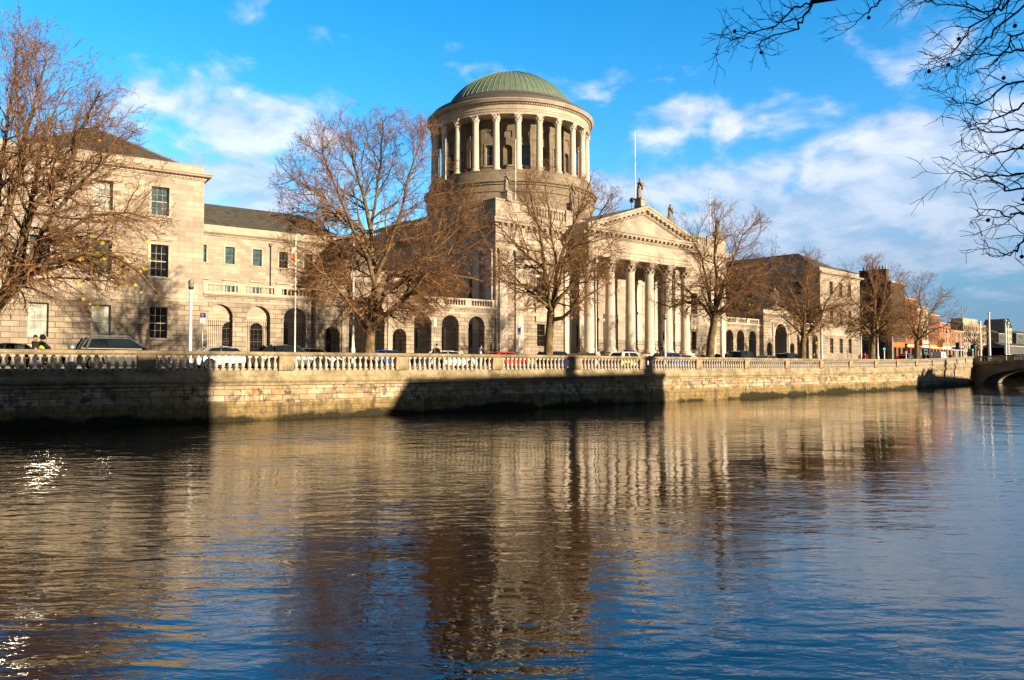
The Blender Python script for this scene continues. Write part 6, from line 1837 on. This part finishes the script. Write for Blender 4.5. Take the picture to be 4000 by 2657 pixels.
def tall_pole(px, top, off, label, rad=.07, base=True, lantern=True, z=None, mat='white_paint', name='lamp_column', cat='lamp post', group='tall pale poles'):
    if z is None: x, y, z = spot(px, off)
    else: p = at_depth(px, 1430, z); x, y = p[0], p[1]
    g0 = gz(x); H = at_depth(px, top, z)[2] - g0
    r = empty(name, (x, y, g0), 0, label, cat, group)
    pr = [(rad * 2.1, 0), (rad * 2.1, .15), (rad * 1.75, .2), (rad * 1.75, .95), (rad * 2.0, 1.0), (rad * 1.9, 1.1), (rad * 1.3, 1.3), (rad, 1.9), (rad * .75, H - .3)] if base else [(rad * 1.2, 0), (rad, H * .5), (rad * .8, H - .2)]
    b = MB(); b.lathe(pr, 0, 0, 14); b.build('post', M[mat], r, 2)
    b = MB()
    if lantern: b.lathe([(rad, H - .3), (.20, H - .22), (.24, H - .05), (.20, H + .10), (.04, H + .2)], 0, 0, 14); b.build('lantern', M['grey_metal'], r, 2)
    else: b.lathe([(rad * .8, H - .2), (rad * 1.3, H - .1), (rad * 1.2, H), (.01, H + .04)], 0, 0, 10); b.build('finial', M['grey_metal'], r, 2)
    return r
tall_pole(1378, 917, 2.4, 'tall white lamp column left of the thick forked trunk')
tall_pole(2328, 1015, 2.4, 'tall silver lamp column in front of the first portico column', mat='grey_metal')
tall_pole(2823, 1110, 2.4, 'tall white lamp column right of the knobbly dark trunk', .09)
tall_pole(3211, 1205, 2.4, 'tall white lamp column where the right arcade meets the wing', .08)
tall_pole(3430, 1245, 2.4, 'tall white lamp column beside the tree with leaf clumps', .08)
tall_pole(3832, 1256, 0, 'leftmost of the two thick white poles at the bridge corner', .15, False, False, 126, name='white_pole', cat='pole')
tall_pole(3867, 1222, 0, 'tallest thick white pole at the bridge corner', .16, False, False, 124, name='white_pole', cat='pole')
tall_pole(3931, 1252, 0, 'white pole with round lantern, left of the closest pair on the bridge', .11, False, True, 121, name='white_pole', cat='pole')
tall_pole(3941, 1262, 0, 'slightly shorter white pole with dark lantern at the far right', .10, False, True, 128, name='white_pole', cat='pole')
tall_pole(3702, 1294, 0, 'thin grey lamp pole right of the round no-turn sign', .07, False, True, 118, mat='grey_metal', name='white_pole', cat='pole')
tall_pole(3737, 1305, 0, 'thin white pole left of the shaded side of the office block', .07, False, False, 140, name='white_pole', cat='pole')
tall_pole(3755, 1298, 0, 'thin white pole in front of the shaded side of the office block', .08, False, False, 138, name='white_pole', cat='pole')
tall_pole(3773, 1330, 0, 'low pale pole in front of the lit office block', .08, False, False, 130, name='white_pole', cat='pole')
# flagpole by the arcade with its limp tricolour
x, y, z = spot(1151, 2.4); g0 = gz(x); H = at_depth(1151, 915, z)[2] - g0
r = empty('flagpole', (x, y, g0), 0, 'slim white flagpole carrying a limp tricolour before the left arcade', 'flagpole')
b = MB(); b.lathe([(.045, 0), (.04, H * .6), (.028, H)], 0, 0, 10); b.build('pole', M['white_paint'], r, 2); b = MB(); b.ball((0, 0, H + .04), .06, 8, 6); b.build('finial', M['grey_metal'], r, True)
fr = empty('flag', (x, y, g0), 0, 'limp green, white and orange tricolour hanging on the slim flagpole', 'flag')
zs = [at_depth(1151, q, z)[2] - g0 for q in (934, 962, 988, 1018)]
for nm, mt, a, c in (('green_band', 'flag_green', zs[0], zs[1]), ('white_band', 'flag_white', zs[1], zs[2]), ('orange_band', 'flag_orange', zs[2], zs[3])):
    b = MB(); n = 8; rows = 6
    for j in range(rows + 1):
        w = a + (c - a) * j / rows; wd = .10 + .05 * sin(w * 4)
        for k in range(n + 1):
            t = k / n; b.v.append((-.05 - wd * t * 1.3, .05 * sin(t * 9 + w * 3) - .02, w - .1 * t * (1 if nm == 'orange_band' and j == rows else .6)))
    for j in range(rows):
        for k in range(n): q = j * (n + 1) + k; b.f.append((q, q + 1, q + n + 2, q + n + 1))
    o = b.build(nm, M[mt], fr, True); s_ = o.modifiers.new('thick', 'SOLIDIFY'); s_.thickness = .008
# flagpoles and mast on the roof
def roof_pole(px, top, bot, v, label, rad=.06):
    u, w1 = onplane('C', px, top, v); u, w0 = onplane('C', px, bot, v)
    r = empty('flagpole', toworld('C', u, v, w0 - .4), 0, label, 'flagpole', 'flagpoles on the courthouse roof'); H = w1 - w0 + .4
    b = MB(); b.lathe([(rad, 0), (rad * .9, H * .6), (rad * .6, H)], 0, 0, 10); b.build('pole', M['white_paint'], r, 2); b = MB(); b.ball((0, 0, H), rad * 1.5, 8, 6); b.build('finial', M['dark_metal'], r, True)
roof_pole(2014, 540, 775, 2.0, 'white flagpole rising before the drum from the left parapet')
roof_pole(1741, 540, 690, 8.8, 'short white flagpole at the left side of the drum')
roof_pole(2775, 740, 940, 1.5, 'white flagpole leaning slightly, right of the pediment')
u, w1 = onplane('C', 2480, 516, 9.0); u, w0 = onplane('C', 2482, 800, 9.0)
r = empty('radio_mast', toworld('C', u, 9.0, w0 - 2.5), 0, 'thin guyed radio mast with aerials on the roof left of the pediment statue', 'mast'); H = w1 - w0 + 2.5
b = MB(); b.lathe([(.09, 0), (.08, H * .5), (.045, H)], 0, 0, 8); b.build('mast', M['white_paint'], r, 2)
b = MB()
for k in range(3):
    a = 2.1 * k + .5
    for hh in (.45, .72): b.tube([(0, 0, H * hh), (3.4 * cos(a), 3.4 * sin(a), 1.2)], .015, 3)
b.build('guy_wire', M['dark_metal'], r)
b = MB(); b.lathe([(.02, 0), (.3, .12), (.42, .3)], 0, 0, 12); b.v = [(-1.6 + q[2], q[0] - .4, 2.9 + q[1]) for q in b.v]; b.tube([(-1.4, -.4, 2.9), (-1.4, -.4, .8)], .05, 5); b.build('dish', M['dark_metal'], r)
b = MB()
for k in range(9): b.tube([(-2.0 - .75 * k, -.4, .4), (-2.0 - .75 * k, -.4, 2.9 - .08 * k)], .03, 4)
b.tube([(-2.0, -.4, 1.0), (-8.0, -.4, 1.0)], .03, 4); b.build('handrail', M['grey_metal'], r)

def sign_plate(px, y0, y1, off, w, label, mats, turn=0.0, name='road_sign', post='grey_metal', z=None, marks=()):
    if z is None: x, y, z = spot(px, off)
    else: p = at_depth(px, 1430, z); x, y = p[0], p[1]
    g0 = gz(x); h1 = at_depth(px, y0, z)[2] - g0; h0 = at_depth(px, y1, z)[2] - g0
    rz = atan2(-y, -x) + pi / 2 + turn
    r = empty(name, (x, y, g0), rz, label, 'sign')
    b = MB(); b.tube([(0, .05, 0), (0, .05, h1 - .02)], .035, 8); b.build('post', M[post], r, True)
    H = h1 - h0; tt = h1
    for (frac, mt) in mats:
        b = MB(); b.box(-w / 2, w / 2, -.012, .012, tt - H * frac + .005, tt); pl_ = b.build('plate', M[mt], r)
        for (ma, mm, a0, a1, b0, b1) in marks:
            if ma == mt: q = MB(); q.box(-w / 2 + w * a0, -w / 2 + w * a1, -.016, -.0122, tt - H * frac * b1, tt - H * frac * b0); q.build('marking', M[mm], pl_)
        tt -= H * frac
    return r
lines = tuple(('sign_white', 'dark_metal', .12, .45, b0, b0 + .12) for b0 in (.1, .33, .56, .79)) + tuple(('sign_white', 'dark_metal', .55, .9, b0, b0 + .12) for b0 in (.1, .33, .56, .79))
sign_plate(790, 1222, 1263, 2.5, .27, 'blue bus-lane sign over a white plate of small text lines, by the first arch', ((.48, 'sign_blue'), (.52, 'sign_white')), .25, marks=(('sign_blue', 'sign_white', .18, .65, .26, .31), ('sign_blue', 'sign_white', .18, .65, .42, .46), ('sign_blue', 'sign_white', .38, .55, .74, .82)) + lines)
sign_plate(2028, 1276, 1308, 2.5, .24, 'small blue sign over a grey plate in front of the pilasters', ((.66, 'sign_blue'), (.34, 'dark_metal')), .3, marks=(('sign_blue', 'sign_white', .2, .8, .12, .22),))
sign_plate(1699, 1238, 1277, 2.5, .22, 'pale grey sign on a post between the last two left arches', ((1.0, 'sign_grey'),), .7)
sign_plate(2595, 1295, 1329, 2.45, .22, 'narrow dark blue sign on the short lamp before the columns', ((1.0, 'sign_blue'),), .4, marks=(('sign_blue', 'sign_white', .2, .38, .15, .42), ('sign_blue', 'sign_white', .6, .7, .1, .36)))
sign_plate(3640, 1362, 1374, 0, .42, 'small light blue sign above the black SUV near the bridge', ((1.0, 'sign_blue'),), 0, z=112, marks=(('sign_blue', 'sign_white', .2, .8, .35, .6),))
def round_sign(px, yc, dia, label, face, ring, off=2.4, z=None, arrow=None):
    if z is None: x, y, z = spot(px, off)
    else: p = at_depth(px, 1430, z); x, y = p[0], p[1]
    g0 = gz(x); h = at_depth(px, yc, z)[2] - g0
    r = empty('road_sign', (x, y, g0), atan2(-y, -x) + pi / 2, label, 'sign')
    b = MB(); b.tube([(0, .05, 0), (0, .05, h + .2)], .035, 8); b.build('post', M['grey_metal'], r, True)
    def disc(nm, r0, mt, y0, y1, par, r_in=0.0):
        b = MB(); b.lathe([(max(r_in, .001), y0), (r0, y0), (r0, y1), (max(r_in, .001), y1)], 0, 0, 28, r_in == 0)
        b.v = [(q[0], q[2], h + q[1]) for q in b.v]; return b.build(nm, M[mt], par)
    pl_ = disc('plate', dia / 2, ring, -.012, .012, r); f = disc('face', dia / 2 * .80, face, -.018, -.0125, pl_)
    if arrow:
        b = MB(); s = dia * .22
        b.extr_y([(s, h - s), (s * .55, h - s), (s * .55, h), (-.1 * s, h), (-.1 * s, h - .4 * s), (-s, h + .25 * s), (-.1 * s, h + .9 * s), (-.1 * s, h + .45 * s), (s, h + .45 * s)], -.023, -.0185); b.build('arrow', M[arrow], f)
        b = MB(); b.extr_y([(-dia * .30, h + dia * .22), (-dia * .22, h + dia * .30), (dia * .30, h - dia * .22), (dia * .22, h - dia * .30)], -.028, -.0235); b.build('bar', M['sign_red'], f)
round_sign(3685, 1332, .62, 'round white no-turn sign with red ring on a tall post before the van', 'sign_white', 'sign_red', z=106, arrow='dark_metal')
round_sign(3598, 1360, .45, 'round red no-turn sign partly behind the last trunk', 'sign_white', 'sign_red', z=103, arrow='dark_metal')
round_sign(3192, 1340, .34, 'small round yellow sign in front of the last right arch', 'sign_yellow', 'sign_yellow', 2.5)
# white board with a blue arrow
x_, y_, z_ = spot(3618, 5.0)
r = empty('road_sign', (x_, y_, gz(x_)), atan2(-y_, -x_) + pi / 2, 'white board with a blue arrow, beside the last trunk', 'sign'); hh = at_depth(3618, 1373, z_)[2] - gz(x_)
b = MB(); b.box(-.25, .25, -.02, .02, hh - .3, hh + .3); b.box(-.03, .03, .021, .08, 0, hh + .2); p_ = b.build('plate', M['sign_white'], r)
b = MB(); b.extr_y([(-.2, hh), (0, hh + .18), (0, hh + .07), (.19, hh + .07), (.19, hh - .12), (0, hh - .12), (0, hh - .16)], -.027, -.0205); b.build('arrow', M['sign_blue'], p_)

def traffic_light(px, yc, z, label, face=True, lit=True):
    p = at_depth(px, 1430, z); x, y = p[0], p[1]; g0 = gz(x); h = at_depth(px, yc, z)[2] - g0
    r = empty('traffic_light', (x, y, g0), (atan2(-y, -x) + pi / 2) if face else atan2(-y, -x) + pi, label, 'traffic light', 'traffic lights at the bridge junction')
    b = MB(); b.lathe([(.07, 0), (.06, h - .45)], 0, 0, 10); b.build('post', M['white_paint'], r, 2)
    b = MB(); b.box(-.16, .16, -.10, .12, h - .48, h + .48); b.box(-.27, .27, .121, .14, h - .58, h + .58); hd = b.build('signal_head', M['dark_metal'], r)
    for k, (dz, mt) in enumerate(((.31, 'red_lamp'), (0, 'lens_dark'), (-.31, 'lens_green' if lit else 'lens_dark'))):
        b = MB(); b.lathe([(.001, 0), (.115, 0), (.115, .02), (.001, .02)], 0, 0, 14); b.v = [(q[0], -.101 - q[2], h + dz + q[1]) for q in b.v]; b.build('lens', M[mt if mt != 'red_lamp' else 'lens_dark'], hd)
        b = MB(); b.lathe([(.13, 0), (.13, .16)], 0, 0, 10, False, pi * -.05, pi * 1.05); b.v = [(q[0], -.101 - q[2], h + dz + q[1]) for q in b.v]; b.build('hood', M['dark_metal'], hd)
    return r
traffic_light(3455, 1353, 92, 'traffic light showing green in front of the dark corner shop')
traffic_light(3540, 1357, 99, 'dark traffic light seen from the side before the orange shopfront', False, False)
traffic_light(3742, 1352, 122, 'traffic light left of the shaded side of the office block', True, False)
traffic_light(3801, 1359, 127, 'green traffic light on a short post at the end of the quay wall')
traffic_light(3822, 1357, 128, 'traffic light facing sideways just left of the thick white poles', False, False)
traffic_light(3864, 1349, 130, 'traffic light high beside the tallest white pole', False, False)

def bin_(px, off, top, rad, label, mat, square=False):
    x, y, z = spot(px, off); g0 = gz(x); H = at_depth(px, top, z)[2] - g0
    r = empty('litter_bin', (x, y, g0), .6, label, 'bin')
    b = MB()
    if square: b.box(-rad, rad, -rad, rad, 0, H - .16)
    else: b.lathe([(rad * .92, 0), (rad * .92, .04), (rad, .06), (rad, H - .36)], 0, 0, 20)
    b.build('body', M[mat], r, 2)
    b = MB()
    if square: b.extr_x([(-rad * 1.1, H - .158), (rad * 1.1, H - .158), (rad * 1.1, H - .08), (0, H), (-rad * 1.1, H - .08)], -rad * 1.1, rad * 1.1)
    else: b.lathe([(rad * .86, H - .36), (rad * .86, H - .2), (rad * 1.02, H - .2), (rad * 1.02, H - .14), (rad * .8, H - .05), (rad * .4, H), (.01, H)], 0, 0, 20)
    b.build('lid', M['grey_metal' if not square else 'dark_metal'], r, 2)
    if not square: b = MB(); b.lathe([(rad * .87, H - .34), (rad * .87, H - .22)], 0, 0, 12, False, -2.6, -1.2); b.build('opening', M['iron'], r)
bin_(279, 2.2, 1344, .17, 'silver dome-topped litter bin left of the big dark SUV', 'grey_metal')
bin_(1876, 2.2, 1369, .12, 'small grey-green round-topped bin near the person with the backpack', 'sign_grey')
bin_(2356, 2.4, 1370, .17, 'dark square litter bin right of the silver lamp column', 'dark_metal', True)
# ------------------------------------------------------------------ sky, sun and camera
def make_world():
    w = bpy.data.worlds.new("World"); SC.world = w; w.use_nodes = True
    g = N(w, True)
    tc = g.n('ShaderNodeTexCoord').outputs['Generated']
    sky = g.n('ShaderNodeTexSky'); sky.sky_type = 'NISHITA'; sky.sun_disc = False
    sky.sun_elevation = SUN_ALT; sky.sun_rotation = pi - SUN_AZ
    sky.air_density = 1.0; sky.dust_density = .25; sky.ozone_density = 3.0
    hs = g.n('ShaderNodeHueSaturation', i={'Hue': .497, 'Saturation': 1.36, 'Value': 1.16, 'Color': sky.outputs[0]})
    base = g.mix(1.0, hs.outputs[0], (1.0, 1.0, 1.0), 'MULTIPLY')
    sx = g.n('ShaderNodeSeparateXYZ'); g.l(tc, sx.inputs[0])
    x, y, z = sx.outputs
    # cloud deck: directions projected on a layer overhead
    zz = g.math('MAXIMUM', g.math('ADD', z, .30), .05)
    cx = g.n('ShaderNodeCombineXYZ'); g.l(g.math('DIVIDE', x, zz), cx.inputs[0]); g.l(g.math('DIVIDE', y, zz), cx.inputs[1])
    P = cx.outputs[0]
    n1 = g.noise(P, 5.2, 8, .56, .25); n2 = g.noise(P, 1.8, 3, .5)
    mo = g.n('ShaderNodeMapping'); mo.inputs['Location'].default_value = (.03, .05, 0); g.l(P, mo.inputs[0])
    n1b = g.noise(mo.outputs[0], 5.2, 7, .56, .25)
    # where the cloud banks lie: bearing from the view axis (right positive) and elevation
    fwd = (cos(PHI), sin(PHI)); rgt = (sin(PHI), -cos(PHI))
    f_ = g.math('ADD', g.math('MULTIPLY', x, fwd[0]), g.math('MULTIPLY', y, fwd[1])); r_ = g.math('ADD', g.math('MULTIPLY', x, rgt[0]), g.math('MULTIPLY', y, rgt[1]))
    az = g.math('ARCTAN2', r_, f_); el = g.math('ARCSINE', z)
    def blob(px, py, sa, se, amt):
        a0 = math.atan((px - 2000) / F_PX); e0 = math.atan((1430 - py) / F_PX * cos(a0))
        da = g.math('DIVIDE', g.math('SUBTRACT', az, a0), sa); de = g.math('DIVIDE', g.math('SUBTRACT', el, e0), se)
        q = g.math('ADD', g.math('MULTIPLY', da, da), g.math('MULTIPLY', de, de))
        return g.math('MULTIPLY', g.math('EXPONENT', g.math('MULTIPLY', q, -1.0)), amt)
    bias = None
    for bl in ((980, 560, .16, .075, .38), (850, 740, .14, .06, .36), (330, 200, .08, .03, .24), (600, 380, .09, .03, .28), (3450, 720, .26, .10, .40), (3900, 600, .16, .10, .24), (2750, 840, .20, .06, .32), (2560, 600, .10, .05, .22), (3250, 1040, .42, .09, .36), (2690, 420, .05, .02, .22), (2900, 470, .08, .02, .14), (3400, 350, .12, .03, .14)):
        q = blob(*bl); bias = q if bias is None else g.math('ADD', bias, q)
    dens = g.math('ADD', g.math('ADD', g.math('MULTIPLY', g.math('SUBTRACT', n1, .5), 2.0), g.math('MULTIPLY', g.math('SUBTRACT', n2, .5), .4)), bias)
    cov = g.n('ShaderNodeMapRange', interpolation_type='SMOOTHSTEP', i={'Value': dens, 'From Min': .16, 'From Max': .64, 'To Min': 0, 'To Max': 1}).outputs[0]
    shade = g.n('ShaderNodeMapRange', i={'Value': g.math('SUBTRACT', n1, n1b), 'From Min': -.12, 'From Max': .12, 'To Min': 0, 'To Max': 1}).outputs[0]
    low = g.n('ShaderNodeMapRange', i={'Value': el, 'From Min': .03, 'From Max': .27, 'To Min': 0, 'To Max': 1}).outputs[0]
    lit = g.mix(shade, (2.0, 2.5, 3.35), (3.9, 3.95, 4.3))
    lowc = (1.0, 1.6, 2.5)
    cc = g.mix(low, lowc, lit)
    # greyer-blue air low on the right
    hz = blob(3950, 1290, .40, .17, 1.0)
    base = g.mix(g.math('MULTIPLY', hz, .88), base, (.42, 1.02, 1.85))
    col = g.mix(g.math('MULTIPLY', cov, .80), base, cc)
    # dark grey deck added overhead and behind, out of view, to cut sky fill
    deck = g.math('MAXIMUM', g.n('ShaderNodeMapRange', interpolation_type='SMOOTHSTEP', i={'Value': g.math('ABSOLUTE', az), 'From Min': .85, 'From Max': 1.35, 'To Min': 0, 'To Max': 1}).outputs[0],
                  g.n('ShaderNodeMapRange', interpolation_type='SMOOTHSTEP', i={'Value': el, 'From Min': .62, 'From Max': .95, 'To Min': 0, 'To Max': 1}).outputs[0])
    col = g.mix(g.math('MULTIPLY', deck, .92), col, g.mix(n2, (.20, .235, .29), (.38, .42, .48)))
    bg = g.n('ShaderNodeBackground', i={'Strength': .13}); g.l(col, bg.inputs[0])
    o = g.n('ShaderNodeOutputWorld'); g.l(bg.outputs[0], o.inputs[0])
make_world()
sd = bpy.data.lights.new('sun', 'SUN'); sd.energy = 5.0; sd.angle = radians(.55); sd.color = (1.0, .785, .525)
so = bpy.data.objects.new('sun', sd); COL.objects.link(so)
S = Vector((sin(SUN_AZ) * cos(SUN_ALT), -cos(SUN_AZ) * cos(SUN_ALT), sin(SUN_ALT)))
so.rotation_euler = S.to_track_quat('Z', 'Y').to_euler(); so.location = S * 200

cd = bpy.data.cameras.new('camera'); co = bpy.data.objects.new('camera', cd); COL.objects.link(co)
cd.sensor_fit = 'HORIZONTAL'; cd.sensor_width = 36.0; cd.lens = 36.0 * F_PX / 4000.0
cd.clip_start = .1; cd.clip_end = 4000
co.location = (0, 0, 0); co.rotation_euler = (pi / 2 + PITCH, 0, PHI - pi / 2)
SC.camera = co
SC.view_settings.view_transform = 'Standard'; SC.view_settings.look = 'None'
SC.view_settings.exposure = 1.06; SC.view_settings.gamma = 1.0
SC.render.engine = 'CYCLES'
SC.cycles.max_bounces = 8; SC.cycles.diffuse_bounces = 3; SC.cycles.glossy_bounces = 5; SC.cycles.transmission_bounces = 4
SC.cycles.caustics_reflective = True; SC.cycles.caustics_refractive = False
SC.cycles.sample_clamp_indirect = 40.0
SC.cycles.use_denoising = True
